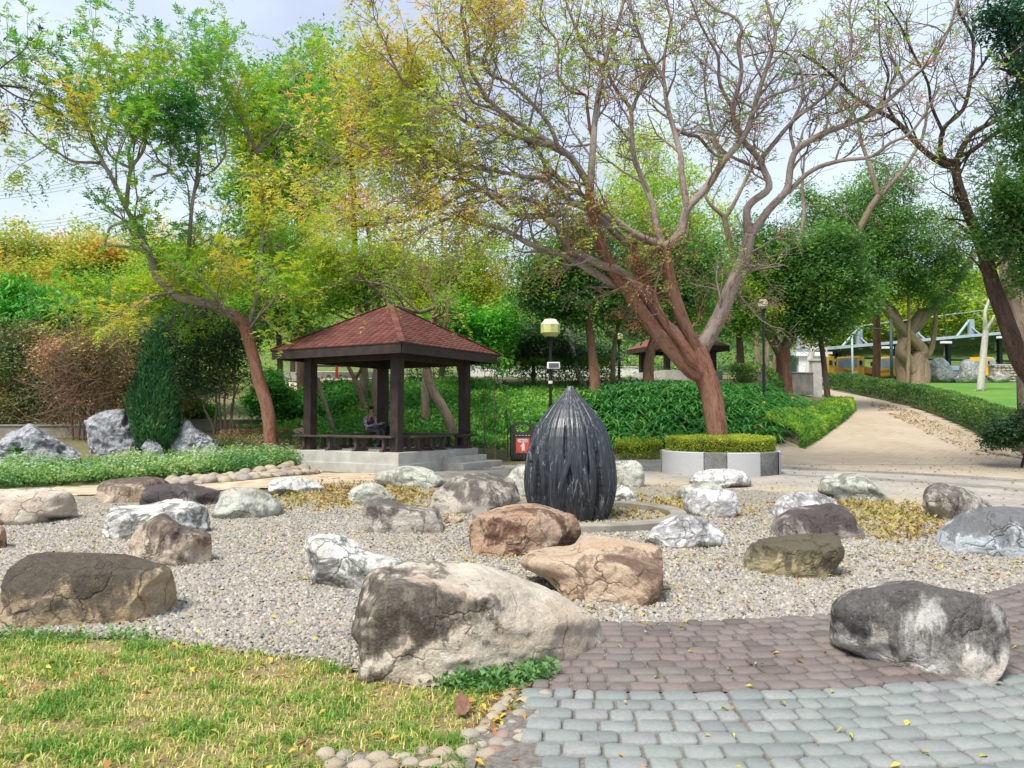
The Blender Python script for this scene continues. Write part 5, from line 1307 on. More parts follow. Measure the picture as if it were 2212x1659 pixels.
def truck(px, py, d, rz, label, bed=True):
    c = P(px, py, d); z = float(terr(c[0], c[1]))
    t = thing('truck', (c[0], c[1], z), label, 'truck', 'yellow trucks parked under the shelter', rz)
    # front faces -x
    m = MB(); m.prism([(-1.0, .45), (-1.0, 1.18), (-.82, 2.18), (-.62, 2.3), (.75, 2.3), (.8, .45)], -.98, .98, 'Y'); cab = m.build('cab', M_YEL, t)
    m = MB(); m.prism([(-1.005, 1.24), (-.845, 2.10), (-.80, 2.10), (-.95, 1.24)], -.84, .84, 'Y'); m.build('windscreen', M_GLASS, cab)
    for sy in (-1, 1):
        m = MB(); m.box((-.05, sy * .985, 1.62), (.95, .02, .62)); m.build('side_window', M_GLASS, cab)
        m = MB(); m.box((-.95, sy * 1.14, 1.65), (.10, .22, .42), bev=.03); m.build('mirror', M_TYRE, cab)
        m = MB(); m.box((-1.01, sy * .72, .80), (.05, .36, .17), bev=.02); m.build('headlight', M_WHITEP, cab)
    m = MB(); m.box((-1.01, 0, .92), (.04, .9, .16)); m.build('grille', M_CHROME, cab)
    m = MB(); m.box((-1.03, 0, .52), (.14, 1.96, .24), bev=.03); m.build('bumper', M_YEL, cab)
    m = MB(); m.box((-.2, 0, 2.36), (.2, .5, .1), bev=.03); m.build('beacon', M_CANV, cab)
    m = MB(); m.box((2.1, 0, .62), (4.6, .8, .16)); m.build('chassis', M_TYRE, t)
    if bed:
        m = MB(); m.box((2.85, 0, .86), (3.9, 2.0, .12)); m.box((2.85, -.98, 1.15), (3.9, .06, .52)); m.box((2.85, .98, 1.15), (3.9, .06, .52)); m.box((4.78, 0, 1.15), (.06, 1.9, .52)); m.box((.95, 0, 1.5), (.06, 1.9, 1.3)); m.build('cargo_bed', M_CANV, t)
    for x in (-.1, 3.5):
        for sy in (-1, 1): wheel(t, x, sy * .86)
    return t
truck(1838, 815, 70.0, R(50), 'yellow truck facing the path, between the gate post and the slim trunk')
truck(1918, 812, 73.0, R(46), 'yellow truck partly hidden behind the slim trunk and the dark street light')
truck(1772, 823, 66.0, R(52), 'yellow truck mostly hidden by the gate post and the hedge end')
truck(2122, 800, 75.0, R(130), 'yellow truck far right between the white rock and the stone wall')
def car(px, py, d, rz, mat, label):
    c = P(px, py, d); z = float(terr(c[0], c[1]))
    t = thing('car', (c[0], c[1], z), label, 'car', 'cars parked under the shelter', rz)
    m = MB(); m.prism([(-2.1, .28), (-2.12, .62), (-1.95, .80), (-1.1, .95), (1.7, 1.0), (2.05, .85), (2.1, .30)], -.86, .86, 'Y'); b = m.build('body', mat, t)
    m = MB(); m.prism([(-1.15, .96), (-.5, 1.48), (1.0, 1.52), (1.75, 1.0)], -.72, .72, 'Y'); cb = m.build('cabin', mat, t)
    m = MB(); m.prism([(-1.20, .98), (-.58, 1.46), (-.52, 1.46), (-1.08, .98)], -.66, .66, 'Y'); m.build('windscreen', M_GLASS, cb)
    for sy in (-1, 1):
        m = MB(); m.prism([(-.85, 1.02), (-.42, 1.42), (.92, 1.45), (1.45, 1.02)], sy * .722 - .006, sy * .722 + .006, 'Y'); m.build('side_window', M_GLASS, cb)
        m = MB(); m.box((-2.06, sy * .62, .70), (.1, .34, .14), bev=.02); m.build('headlight', M_WHITEP, b)
        for x in (-1.35, 1.35): wheel(t, x, sy * .80, .31)
    m = MB(); m.box((-2.12, 0, .45), (.06, 1.2, .14)); m.build('grille', M_TYRE, b)
    return t
car(2008, 806, 72.0, R(70), M_SILV, 'silver white car behind the left white rock')
car(2068, 806, 72.0, R(72), M_DKC, 'dark grey car behind the right white rock')
car(2205, 782, 80.0, R(64), M_BLUEC, 'pale blue car above the stone wall at the right edge')
boulder('white_rock', [(1996, 812), (2003, 790), (2016, 776), (2034, 773), (2050, 784), (2058, 800), (2080, 806), (2077, 817), (2040, 820), (2005, 816)], RK['white'], 'white garden rock on the far lawn nearer the fig tree', 'rock', 'white rocks on the far lawn', sub=5, ydepth=66, seed=401, thick=.6)
boulder('white_rock', [(2057, 815), (2070, 806), (2074, 785), (2083, 777), (2103, 778), (2112, 790), (2114, 808), (2132, 812), (2125, 822), (2075, 823)], RK['white'], 'white garden rock with a flat foot, nearer the pale young tree', 'rock', 'white rocks on the far lawn', sub=5, ydepth=65, seed=402, thick=.6)
boulder('grey_rock', [(2130, 815), (2142, 802), (2165, 800), (2180, 806), (2182, 820), (2150, 824)], RK['mid'], 'grey rock behind the pale young tree at the stone wall', 'rock', None, sub=5, ydepth=66, seed=403, thick=.6)
def stone_wall():
    a, b = P(2142, 812, 68.0), P(2300, 812, 68.0); mid = (a + b) / 2; z = float(terr(mid[0], mid[1]))
    t = thing('stone_wall', (mid[0], mid[1], z), 'dry stone wall with a flat coping at the right edge of the lawn', 'wall')
    L = b[0] - a[0]; g = np.random.default_rng(9); H = P(2200, 790, 68.0)[2] - z
    m = MB(); m.box((0, .2, H / 2 - .2), (L, .5, H + .3)); m.build('core', M_CONCD, t)
    V0, F0 = ICO[3]; me = mk('stone', V0, [F0], M_COBBLE, None, smooth=True); data = me.data; bpy.data.objects.remove(me)
    rows = 6
    for r_ in range(rows):
        x = -L / 2 + g.uniform(0, .2)
        while x < L / 2:
            w = g.uniform(.24, .46)
            o = link(bpy.data.objects.new('stone', data), t); o.location = (x + w / 2, -.05, (r_ + .5) * H / rows); o.scale = (w * .54, .16, H / rows * .56); o.rotation_euler = (0, g.normal(0, .12), 0); x += w
    m = MB(); m.box((0, .2, H + .06), (L + .1, .75, .14), bev=.02); m.build('coping', M_CONC, t)
stone_wall()
# ---- street lights by the road
for k, (px, yb, yt, d, arm, lab) in enumerate(((1927, 828, 690, 49.0, -1, 'dark street light with a short curved arm right of the slim trunk'), (1842, 815, 715, 54.0, 0, 'thin pale steel pole in front of the yellow truck'), (2244 - 0, 865, 700, 36.0, 0, 'dark green pole at the right edge of the lawn'))):
    if k == 2: px, yb, yt = 2200, 862, 812
    c = P(px, yb, d); z = float(terr(c[0], c[1])); H = P(px, yt, d)[2] - z
    t = thing('street_light' if k == 0 else 'steel_pole', (c[0], c[1], z), lab, 'street light' if k == 0 else 'pole')
    m = MB(); m.cyl((0, 0, -.3), (0, 0, H), .10 if k == 0 else .07, n=12); m.build('pole', (M_TEAL, M_STEELB, M_TEAL)[k], t, True)
    if k == 0:
        m = MB(); m.tube([(0, 0, H * .72), (-.25, 0, H * .83), (-.7, 0, H * .87), (-1.3, 0, H * .87)], .05, 8); m.build('arm', M_TEAL, t, True)
        m = MB(); m.box((-1.4, 0, H * .865), (.5, .22, .09), bev=.03); m.build('lamp_head', M_TEAL, t)
# ---- power line, far away at the upper left
for k, (p, q) in enumerate((((-60, 435), (300, 372)), ((-60, 500), (260, 462)))):
    a, b = P(*p, 170.0), P(*q, 210.0)
    for w in range(3):
        pts = np.array([a + (b - a) * t_ + np.array([0, 0, -1.2 * 4 * t_ * (1 - t_) + w * .85]) for t_ in np.linspace(0, 1, 12)])
        m = MB(); m.tube(pts, .055, 4)
        o = m.build('power_line', plain('grey_cable', (.35, .38, .42), .6, .05), None, True)
        tag(o, ['bottom', 'middle', 'top'][w] + ' cable of the ' + ['upper', 'lower'][k] + ' bundle of thin power lines crossing the sky at the left', 'cable', 'power cables')
# ---------------------------------------------------------------- trees traced limb by limb
def c2(pts): return [(655 + x * .3666, y * .3666) for x, y in pts]
def c3(pts): return [(1310 + x * .4231, y * .4231) for x, y in pts]
def c4(pts): return [(1029.3 + x * .3103, 467.9 + y * .3103) for x, y in pts]
def cr(pts): return [(1590.7 + x * .282, 561.4 + y * .282) for x, y in pts]
def cl(pts): return [(x * .282, 561.4 + y * .282) for x, y in pts]
def c1(pts): return [(x * .3666, y * .3666) for x, y in pts]
def cp(pts): return [(561.4 + x * .275, 608.2 + y * .275) for x, y in pts]
def limb(pts, d0, d1, r0, r1, power=.8):
    """pixel polyline, depth from d0 to d1, radius in pixels at each end"""
    p = np.array(pts, float); n = len(p)
    L = np.concatenate([[0], np.cumsum(np.hypot(*np.diff(p, axis=0).T))]); t = L / L[-1]
    d = d0 + (d1 - d0) * t
    q = P(p[:, 0], p[:, 1], d); q = catmull(q, 4)
    tt = np.interp(np.linspace(0, n - 1, len(q)), np.arange(n), t)
    rad = (r0 + (r1 - r0) * tt ** power) * (d0 + (d1 - d0) * tt) / F_PX
    return q, rad
def traced_tree(name, label, base_d, trunk, limbs, bark, prm, leaf, seed, group=None, flare=1.25, spacing=.55, lenf=(1.0, 2.2), spray=None, tint=(.45, .25), skip=(), extra=None, cat='tree', start_t=.25, limb_bark=None, fracf=None, red=()):
    """trunk: (pts, d0, d1, r0, r1); limbs: list of the same"""
    g = np.random.default_rng(seed)
    q, rad = limb(*trunk)
    z0 = q[0].copy(); base = np.array([z0[0], z0[1], float(terr(z0[0], z0[1]))])
    if name == 'planter_tree': base[2] = .45
    t = thing(name, base.tolist(), label, cat, group)
    # carry the trunk into the ground with a root flare
    if q[0][2] > base[2] - .1:
        q = np.vstack([[q[0] - unit(q[1] - q[0]) * max(.15, q[0][2] - base[2] + .25) * 1.0], q]); rad = np.concatenate([[rad[0] * flare], rad])
    w = Wood(); w.add(q, rad, 18, .07)
    w.build('trunk', bark, t)
    tips = []
    for k, lb in enumerate(limbs):
        lq, lr = limb(*lb[:5])
        s0 = lq[0] - unit(lq[1] - lq[0]) * lr[0] * 1.6; lq = np.vstack([[s0], lq]); lr = np.concatenate([[lr[0] * .25], lr])
        lw = Wood(); lw.add(lq, lr, 12 if lr[1] > .06 else 8, .06)
        if k not in skip: limb_kids(lw, tips, lq, lr, prm, g, spacing, start_t, lenf)
        lw.build('limb', bark if k in red else (limb_bark or bark), t)
    if leaf is not None and spray:
        pos = np.array([a for a, b in tips]); dr = np.array([b for a, b in tips])
        n = len(pos); reps = spray.get('reps', 1); fr = spray.get('frac', 1.0)
        idx = np.repeat(np.arange(n), reps); idx = idx[g.random(len(idx)) < (fr if fracf is None else fracf(pos[idx]))]
        sp = spray.get('spread', .0)
        V, Fq, ids = sprays(pos[idx] + g.normal(0, 1, (len(idx), 3)) * sp, dr[idx], spray['L'], spray['K'], spray['ll'], spray['lw'], g, spray.get('droop', .35))
        cl_ = np.array([mnoise.noise(Vector(p_ * .55)) for p_ in pos]) * .5
        tn = tint[0] + cl_[idx] * tint[1] * 2.2 + g.normal(0, .06, len(idx))
        if extra: tn = tn + extra(pos[idx])
        leaves_obj('crown', [(V, Fq)], leaf, t, np.clip(tn[ids], 0, 1))
        print(name, 'tips', n, 'leaves', len(Fq))
    return t, tips
D = 20.6
PRM_BARE = dict(wig=.22, up=.05, rmin=.0062, levels=3, kids=[3, 5, 4, 3])
trunkT2 = ([(1553, 962), (1552, 946), (1545, 900), (1538, 858), (1527, 820), (1512, 780), (1505, 752)], D, D, 21, 25)
LB = [
 # big left limb and what it carries
 (c4([(1540, 1090), (1480, 1050), (1330, 890), (1190, 720), (1060, 530), (930, 340), (850, 160)]) + c2([(1690, 1180), (1690, 1080)]), D - .1, D - 1.8, 20, 9),
 (c2([(1692, 1090), (1705, 900), (1720, 700), (1740, 560), (1755, 480), (1770, 385)]), D - 1.8, D - 1.0, 8.5, 5),
 (c2([(1770, 390), (1690, 340), (1640, 260), (1600, 150), (1560, 40), (1520, -80)]), D - 1.0, D - 1.5, 4.5, 2.5),
 (c2([(1770, 385), (1800, 300), (1850, 150), (1885, 10), (1900, -90)]), D - 1.0, D - .2, 4.5, 2.5),
 (c2([(1690, 1100), (1580, 930), (1440, 830), (1290, 740), (1120, 620), (1040, 510), (980, 400), (960, 250), (930, 60), (980, -60)]), D - 1.8, D - 3.4, 8, 2.2),
 (c2([(1560, 910), (1400, 840), (1280, 810), (1120, 750), (1000, 740), (900, 680), (750, 590), (600, 490), (545, 400), (490, 270), (500, 200)]), D - 2.0, D - 4.4, 6.5, 2),
 (c2([(1500, 860), (1440, 720), (1300, 560), (1200, 480), (1100, 440), (1060, 340), (1120, 240), (1130, 120)]), D - 2.2, D - 2.6, 5, 2),
 (c2([(1716, 850), (1690, 760), (1672, 620), (1660, 560), (1580, 540), (1500, 440), (1500, 250), (1400, 130), (1410, 0)]), D - 1.4, D - .6, 4, 2),
 # second left limb, lower, long
 (c4([(1530, 980), (1440, 860), (1300, 740), (1200, 590), (1090, 460), (980, 370), (880, 340), (730, 270), (640, 230)]) + c2([(1500, 1330), (1420, 1290)]), D + .1, D - 2.2, 15, 6),
 (c4([(1030, 490), (940, 460), (800, 380), (640, 280), (500, 240), (350, 180), (200, 95), (0, 40)]) + [(985, 468), (930, 488), (880, 512), (835, 520)], D - .7, D - 4.2, 9.5, 2.5),
 (c2([(1900, 1430), (1750, 1290), (1600, 1200), (1520, 1260), (1300, 1275), (1200, 1230), (1080, 1130), (950, 1070), (700, 1010), (500, 930), (380, 880), (260, 820)]), D - .9, D - 4.6, 8.5, 2),
 (c2([(1620, 1210), (1540, 1160), (1420, 1060), (1300, 1040), (1100, 1000), (900, 960), (760, 880), (640, 820), (600, 700)]), D - 1.4, D - 3.8, 6, 2),
 (c2([(1480, 1290), (1350, 1180), (1150, 1150), (1000, 1120), (880, 1180), (720, 1260), (560, 1310), (420, 1290), (300, 1180)]), D - 2.0, D - 4.4, 5.5, 2),
 (c2([(1450, 1050), (1390, 900), (1300, 820), (1200, 700), (1120, 640), (1000, 600), (940, 480), (880, 330), (800, 220), (700, 100)]), D - 1.8, D - 4.0, 4.5, 1.8),
 # knobbly middle limb and upright
 (c4([(1500, 1000), (1430, 880), (1330, 760), (1260, 650), (1220, 540), (1140, 400), (1110, 300), (1100, 180)]), D - .5, D - .9, 13, 6),
 (c4([(1530, 930), (1480, 830), (1410, 650), (1350, 450), (1325, 300), (1315, 205)]), D - .1, D - .9, 16, 12),
 (c4([(1310, 215), (1190, 160), (1080, 110), (990, 40), (900, 0)]) + c2([(1660, 1160), (1560, 1100), (1460, 1010)]), D - .9, D - 1.6, 9.5, 4),
 (c4([(1312, 215), (1285, 160), (1260, 100), (1240, 0)]) + c3([(230, 1030), (150, 830), (130, 700), (122, 560), (60, 470), (20, 400), (0, 300), (30, 180)]), D - .9, D - .4, 8, 2.5),
 (c3([(122, 570), (170, 470), (220, 370), (240, 330)]), D - .6, D + .2, 4, 3),
 (c4([(1318, 210), (1370, 170), (1430, 90)]) + c3([(410, 1070), (500, 970), (560, 880), (610, 810), (700, 700), (740, 600), (790, 430), (850, 250), (860, 150), (820, 20), (800, -80)]), D - .9, D - 2.0, 11, 2.6),
 (c3([(410, 1050), (385, 900), (380, 800), (350, 680), (310, 540), (290, 400), (240, 320), (190, 240), (150, 120), (110, -20)]), D - 1.1, D - .6, 8, 2.2),
 (c3([(350, 660), (420, 690), (470, 700), (540, 780), (600, 810)]), D - .8, D - .2, 4.5, 3),
 (c3([(290, 390), (300, 260), (330, 120), (310, 0), (330, -80)]), D - .7, D + .4, 3.6, 1.8),
 # right limb
 (c4([(1560, 930), (1600, 860), (1690, 700), (1770, 500), (1850, 320), (1900, 140)]) + c3([(735, 1200)]), D + .1, D - .8, 18.5, 13),
 (c3([(735, 1210), (715, 1090), (745, 1030), (830, 960), (800, 860), (770, 800), (700, 720), (655, 640), (650, 540), (690, 370), (670, 230), (690, 140), (640, 80), (560, 50), (480, -20)]), D - .8, D - 2.0, 9.5, 2.4),
 (c3([(740, 1200), (830, 1070), (920, 970), (940, 850), (970, 770), (1070, 700), (1160, 660), (1340, 590), (1440, 510), (1560, 400), (1680, 280), (1760, 120), (1790, 0), (1800, -60)]), D - .8, D - 2.6, 9.5, 2.2),
 (c3([(930, 980), (1050, 870), (1200, 820), (1350, 800), (1450, 730), (1550, 680), (1640, 560), (1700, 440)]), D - 1.0, D - 3.0, 6, 2),
 (c3([(800, 800), (950, 620), (1100, 500), (1190, 410), (1250, 240), (1240, 60), (1260, -60)]), D - 1.0, D - 1.6, 5.5, 2),
 (c3([(960, 770), (940, 650), (1000, 500), (980, 330), (880, 260), (700, 290)]), D - 1.2, D - .2, 4.2, 1.8),
 (c3([(650, 560), (580, 430), (570, 290), (520, 200), (470, 100), (420, -30)]), D - 1.4, D - 2.4, 4.5, 1.8),
 (c3([(740, 590), (820, 500), (980, 440), (1150, 350), (1300, 280)]), D - 1.6, D - 2.6, 4, 1.8),
 (c3([(800, 870), (640, 800), (560, 720), (520, 560), (500, 400), (520, 260)]), D - 1.0, D - .2, 4, 1.8),
 (c4([(1790, 480), (1830, 560), (1840, 640)]), D - .3, D + .8, 5, 3),
]
tx = lambda p: np.clip((4.0 - p[:, 0]) * .045, -.12, .25) + np.clip((p[:, 2] - 9.5) * .03, -.1, .15)
planter_tree, tips2 = traced_tree('planter_tree', 'big leaning tree with reddish bark and wide, nearly bare limbs, growing in the round planter', D, trunkT2, LB, BK_RED, PRM_BARE, L_SPARSE, 31, spacing=.38, lenf=(.8, 1.9), spray=dict(L=.24, K=7, ll=.095, lw=.042, frac=.36, droop=.5, reps=3, spread=.09), tint=(.28, .34), extra=tx, limb_bark=BK_LIMB, red=(0, 7, 14, 15, 22), fracf=lambda p: np.clip(.09 + (2.4 - p[:, 0]) * .085, .06, .6) * np.clip((p[:, 2] - 3.4) / 2.4, .25, 1))
# golden berries hanging in bunches
def berries():
    g = np.random.default_rng(12); pos = np.array([a for a, b in tips2])
    px, py, w_ = proj(pos); k = np.flatnonzero((px > 640) & (px < 2100)); k = k[g.random(len(k)) < .075]
    base = pos[k]; n = 9; c = np.repeat(base, n, 0) + g.normal(0, .075, (len(base) * n, 3)) - np.array([0, 0, .10])
    o8 = np.array([[1, 0, -.3], [-.5, .87, -.3], [-.5, -.87, -.3], [0, 0, 1.1]], float) * .024
    f8 = np.array([[0, 1, 3], [1, 2, 3], [2, 0, 3], [0, 2, 1]])
    V = (c[:, None] + o8[None]).reshape(-1, 3); Fc = (f8[None] + (np.arange(len(c)) * 4)[:, None, None]).reshape(-1, 3)
    n_ = N('golden_berry', .5); r_ = n_.new('ShaderNodeNewGeometry').outputs['Random Per Island']
    mt = n_.out(n_.ramp(r_, [(0, (.50, .26, .08)), (.5, (.55, .22, .11)), (1, (.42, .14, .09))]))
    o = mk('berries', V, [Fc], mt, planter_tree, smooth=True); local(o, planter_tree); o['kind'] = 'stuff'
berries()
# ---- tree right of the bank
D3 = float(G(1696, 852)[0][1])
PRM_G = dict(wig=.2, up=.08, rmin=.008, levels=2, kids=[3, 4, 3])
traced_tree('park_tree', 'brown barked tree forking into three limbs where the bank meets the path', D3,
    (cr([(380, 1060), (375, 1030), (365, 900), (362, 800), (352, 680)]), D3, D3, 17, 15),
    [(cr([(345, 720), (300, 640), (250, 560), (190, 400), (120, 190)]) + c3([(690, 1370), (640, 1270), (600, 1100)]), D3, D3 - .5, 12, 6),
     (c3([(605, 1110), (520, 1030), (500, 960)]), D3 - .5, D3 - .5, 5, 3), (c3([(605, 1110), (640, 1060), (720, 900), (760, 800)]), D3 - .5, D3, 5, 3),
     (cr([(352, 690), (400, 600), (385, 400), (430, 200), (460, 0)]) + c3([(985, 1250), (1010, 1100), (1000, 960), (1010, 800)]), D3, D3 + .6, 12, 2),
     (cr([(395, 600), (450, 430), (510, 260), (590, 130), (680, 50), (790, 0)]) + c3([(1200, 1300), (1290, 1170), (1350, 1060), (1390, 1000)]), D3, D3 - 1.0, 10, 6.5),
     (c3([(1390, 1005), (1345, 850), (1300, 720), (1280, 620), (1200, 520)]), D3 - 1.0, D3 - .6, 5.5, 2.5),
     (c3([(1390, 1005), (1480, 910), (1560, 800), (1620, 680), (1640, 520)]), D3 - 1.0, D3 - 1.6, 5.5, 2.5)],
    BK_RED, PRM_G, L_SPARSE, 33, spray=dict(L=.3, K=5, ll=.13, lw=.06, frac=.18), tint=(.2, .2), spacing=1.0, skip=(0,), start_t=.5, flare=1.15, limb_bark=BK_GREY)
# ---- twisted fig
D4 = float(G(1974, 828)[0][1])
traced_tree('fig_tree', 'twisted smooth barked fig tree with fused trunks beside the far lawn', D4,
    (cr([(1370, 960), (1370, 900), (1380, 820), (1400, 740), (1425, 690)]), D4, D4, 27, 13),
    [(cr([(1290, 960), (1275, 860), (1262, 760), (1280, 640), (1275, 560), (1240, 480), (1200, 400), (1130, 330), (1050, 270), (960, 130), (930, 60)]), D4 + .4, D4 + 1, 16, 6),
     (cr([(1350, 860), (1325, 780), (1275, 720), (1265, 680), (1300, 610), (1330, 560)]), D4 - .3, D4 - .2, 13, 12),
     (cr([(1420, 720), (1415, 680), (1330, 590), (1200, 440), (1090, 320), (960, 250), (870, 215), (760, 190)]), D4 - .1, D4 - 1.5, 14, 6),
     (cr([(1320, 570), (1370, 480), (1430, 400)]), D4 - .1, D4 + .2, 12, 12),
     (cr([(1380, 520), (1450, 430), (1540, 330), (1640, 230), (1700, 150), (1760, 70), (1800, 0), (1830, -80)]), D4, D4 - 1, 11, 6),
     (cr([(1440, 760), (1490, 700), (1510, 600), (1525, 480), (1530, 350), (1560, 260)]), D4, D4 - .4, 6, 4),
     (cr([(1420, 960), (1440, 880), (1430, 800), (1420, 740)]), D4 - .3, D4, 15, 11)],
    BK_FIG, PRM_G, None, 34, spacing=2.5, skip=(1, 3, 6), start_t=.7, flare=1.3)
# ---- dark tree at the right edge
D5 = 21.0
traced_tree('park_tree', 'dark barked leaning tree at the right edge with forked upper limbs', D5,
    ([(2330, 1010), (2275, 900), (2238, 830), (2203, 780), (2183, 722), (2166, 674), (2151, 636), (2138, 592), (2127, 550), (2110, 503)], D5, D5, 25, 13),
    [(c3([(1890, 1190), (1850, 1100), (1800, 950), (1780, 850)]), D5, D5 - .3, 11, 9),
     (c3([(1785, 860), (1690, 820), (1590, 740), (1480, 620), (1370, 560), (1260, 490), (1190, 420), (1100, 340), (1000, 280)]), D5 - .3, D5 - 2, 7.5, 2.4),
     (c3([(1785, 850), (1800, 790), (1870, 680), (2000, 610), (2130, 520), (2250, 440)]), D5 - .3, D5 - 1, 7, 3),
     (c3([(1790, 830), (1712, 800), (1720, 660), (1820, 560), (1860, 400), (1870, 200), (1800, 60), (1790, -60)]), D5 - .3, D5 - 1.5, 6, 2.2),
     (c3([(1860, 420), (1920, 330), (1980, 240), (2060, 130), (2120, 20)]), D5 - .8, D5 - 2, 3.5, 1.8),
     (c3([(1720, 680), (1660, 540), (1640, 420), (1560, 260), (1500, 130), (1420, 10)]), D5 - .6, D5 - 2.4, 4, 1.8),
     (c3([(1480, 625), (1420, 500), (1440, 380), (1400, 260), (1390, 100)]), D5 - 1, D5 - 1.6, 3.5, 1.6),
     (c3([(1990, 1570), (1960, 1400), (1900, 1230), (1800, 1160)]), D5, D5 - .4, 6, 3),
     (c3([(2130, 620), (1990, 680), (1880, 760), (1800, 800)]), D5 - .8, D5 - .2, 4, 5)],
    BK_DARK, PRM_BARE, L_SPARSE, 35, spacing=.5, lenf=(.8, 1.8), spray=dict(L=.2, K=5, ll=.09, lw=.04, frac=.24), tint=(.25, .2))
D6 = 25.0
traced_tree('park_tree', 'grey brown trunk standing right behind the dark leaning tree at the right edge', D6,
    ([(2225, 885), (2218, 800), (2208, 720), (2203, 674), (2190, 630), (2180, 609), (2174, 561)], D6, D6, 20, 15),
    [([(2174, 565), (2165, 500), (2150, 430), (2160, 350)], D6, D6, 12, 4), ([(2176, 570), (2200, 480), (2215, 400), (2240, 330)], D6, D6 - 1, 11, 4)], BK_GREY, PRM_G, L_EVER, 36,
    spray=dict(L=.3, K=7, ll=.12, lw=.055, reps=6, spread=.3), tint=(.45, .2), spacing=.6, flare=1.1)

# ---- the feathery leaning tree at the left
D1 = 23.2
PRM_F = dict(wig=.16, up=.10, rmin=.006, levels=2, kids=[3, 5, 4])
trk = (cl([(2085, 1470), (2080, 1420), (2060, 1200), (2035, 1080), (1990, 950), (1955, 800), (1930, 700), (1900, 600), (1870, 510), (1790, 415)]), D1, D1 + .2, 15, 12)
LF = [
 (cl([(1800, 425), (1700, 380), (1600, 340), (1480, 310), (1400, 300), (1330, 250), (1250, 180), (1195, 130), (1180, 60)]) + c1([(870, 1480), (820, 1380), (780, 1290)]), D1 + .2, D1 - .6, 11.5, 6),
 (c1([(880, 1490), (820, 1470), (700, 1450), (620, 1438), (635, 1380), (655, 1335), (740, 1310), (810, 1280)]), D1 - .5, D1 - .9, 4.5, 2),
 (c1([(780, 1290), (740, 1220), (660, 1050), (620, 980), (560, 850), (520, 740), (460, 640), (380, 500), (340, 440)]), D1 - .6, D1 - 1.8, 5.5, 2),
 (c1([(625, 985), (570, 960), (430, 950), (330, 890), (280, 870), (160, 760), (110, 690), (40, 640)]), D1 - .8, D1 - 2.6, 3.5, 1.4),
 (c1([(500, 700), (470, 560), (480, 430), (520, 340)]), D1 - 1.4, D1 - 1.2, 2.6, 1.2),
 (c1([(745, 1210), (755, 1100), (775, 990), (850, 870), (865, 700), (880, 520), (870, 420)]), D1 - .6, D1 - .2, 5, 1.6),
 (c1([(770, 990), (690, 950), (630, 880), (640, 760), (720, 640)]), D1 - .5, D1 + .4, 3.5, 1.5),
 (c1([(770, 1000), (760, 880), (820, 780), (900, 650), (980, 520), (1040, 420)]), D1 - .5, D1 - 1, 3.5, 1.5),
 (cl([(1640, 360), (1500, 300), (1400, 200), (1370, 60)]) + c1([(1050, 1620), (1130, 1480), (1200, 1430)]), D1 - .1, D1 + .8, 6, 3),
 (c1([(1110, 1500), (1130, 1220), (1160, 1040), (1170, 850), (1140, 720), (1150, 560), (1080, 420)]), D1 + .5, D1 + .4, 5, 1.6),
 (c1([(1160, 1040), (1250, 1010), (1330, 900), (1300, 760), (1230, 640)]), D1 + .5, D1 - .4, 3, 1.3),
 (c1([(910, 1040), (1000, 1005), (920, 920), (960, 820)]), D1 - .3, D1 - .4, 3, 1.4),
 (cl([(1890, 560), (1960, 300), (2000, 80)]) + c1([(1540, 1500), (1550, 1400), (1560, 1300), (1530, 1100), (1515, 900), (1560, 800), (1690, 740)]), D1 + .4, D1 + 1.4, 6, 2),
 (c1([(1515, 905), (1470, 800), (1420, 700), (1400, 560), (1440, 420)]), D1 + 1, D1 + .6, 4, 1.5),
 (c1([(1525, 890), (1600, 830), (1680, 700), (1720, 560), (1740, 440)]), D1 + 1, D1 + 1.4, 4, 1.5),
 (c1([(1545, 1440), (1640, 1450), (1720, 1480), (1780, 1400)]), D1 + 1, D1 + .5, 3.5, 1.5),
 (cl([(1850, 470), (1750, 430), (1620, 250), (1500, 100)]), D1 + .1, D1 - 1.5, 4, 2),
 (cl([(1330, 250), (1200, 270), (1110, 300), (1000, 380), (880, 450)]), D1 - .4, D1 - 1.6, 3, 1.2),
 (cl([(1890, 560), (1990, 430), (2080, 330), (2150, 200)]), D1 + .3, D1 - 1.2, 4, 2),
]
fx = lambda p: np.clip((p[:, 2] - 9.5) * -.02, -.12, .06)
traced_tree('feathery_tree', 'leaning tree with a bent trunk and feathery green and yellow leaves, left of the pavilion', D1, trk, LF, BK_RED, PRM_F, L_FEATHER, 41,
    spacing=.40, lenf=(.9, 2.2), spray=dict(L=.40, K=11, ll=.125, lw=.05, reps=5, frac=1.0, spread=.18, droop=.3), tint=(.52, .42), extra=fx, skip=(1,), flare=1.2, limb_bark=BK_LIMB)
# ---- leafy branch reaching in from a tree beyond the left edge
traced_tree('overhanging_branch', 'dark leafy branch reaching in at the upper left corner', 11.0,
    ([(-260, 210), (-120, 196), (-20, 184), (60, 190)], 10.5, 11.2, 4, 2.5),
    [([(-40, 186), (10, 140), (50, 110), (60, 90)], 11, 11.2, 2.2, 1.0), ([(0, 186), (40, 210), (90, 225), (130, 250)], 11, 11.5, 2.2, 1.0), ([(-60, 190), (-20, 240), (10, 270)], 11, 10.8, 2, 1)],
    BK_DARK, dict(wig=.2, up=-.02, rmin=.004, levels=2, kids=[3, 4, 3]), leafmat('plum_green_leaf', [(0, (.02, .035, .03)), (.6, (.05, .07, .04)), (1, (.20, .13, .05))], .2), 43,
    spacing=.22, lenf=(.3, .6), spray=dict(L=.16, K=7, ll=.075, lw=.036, reps=1), tint=(.45, .3), cat='branch')

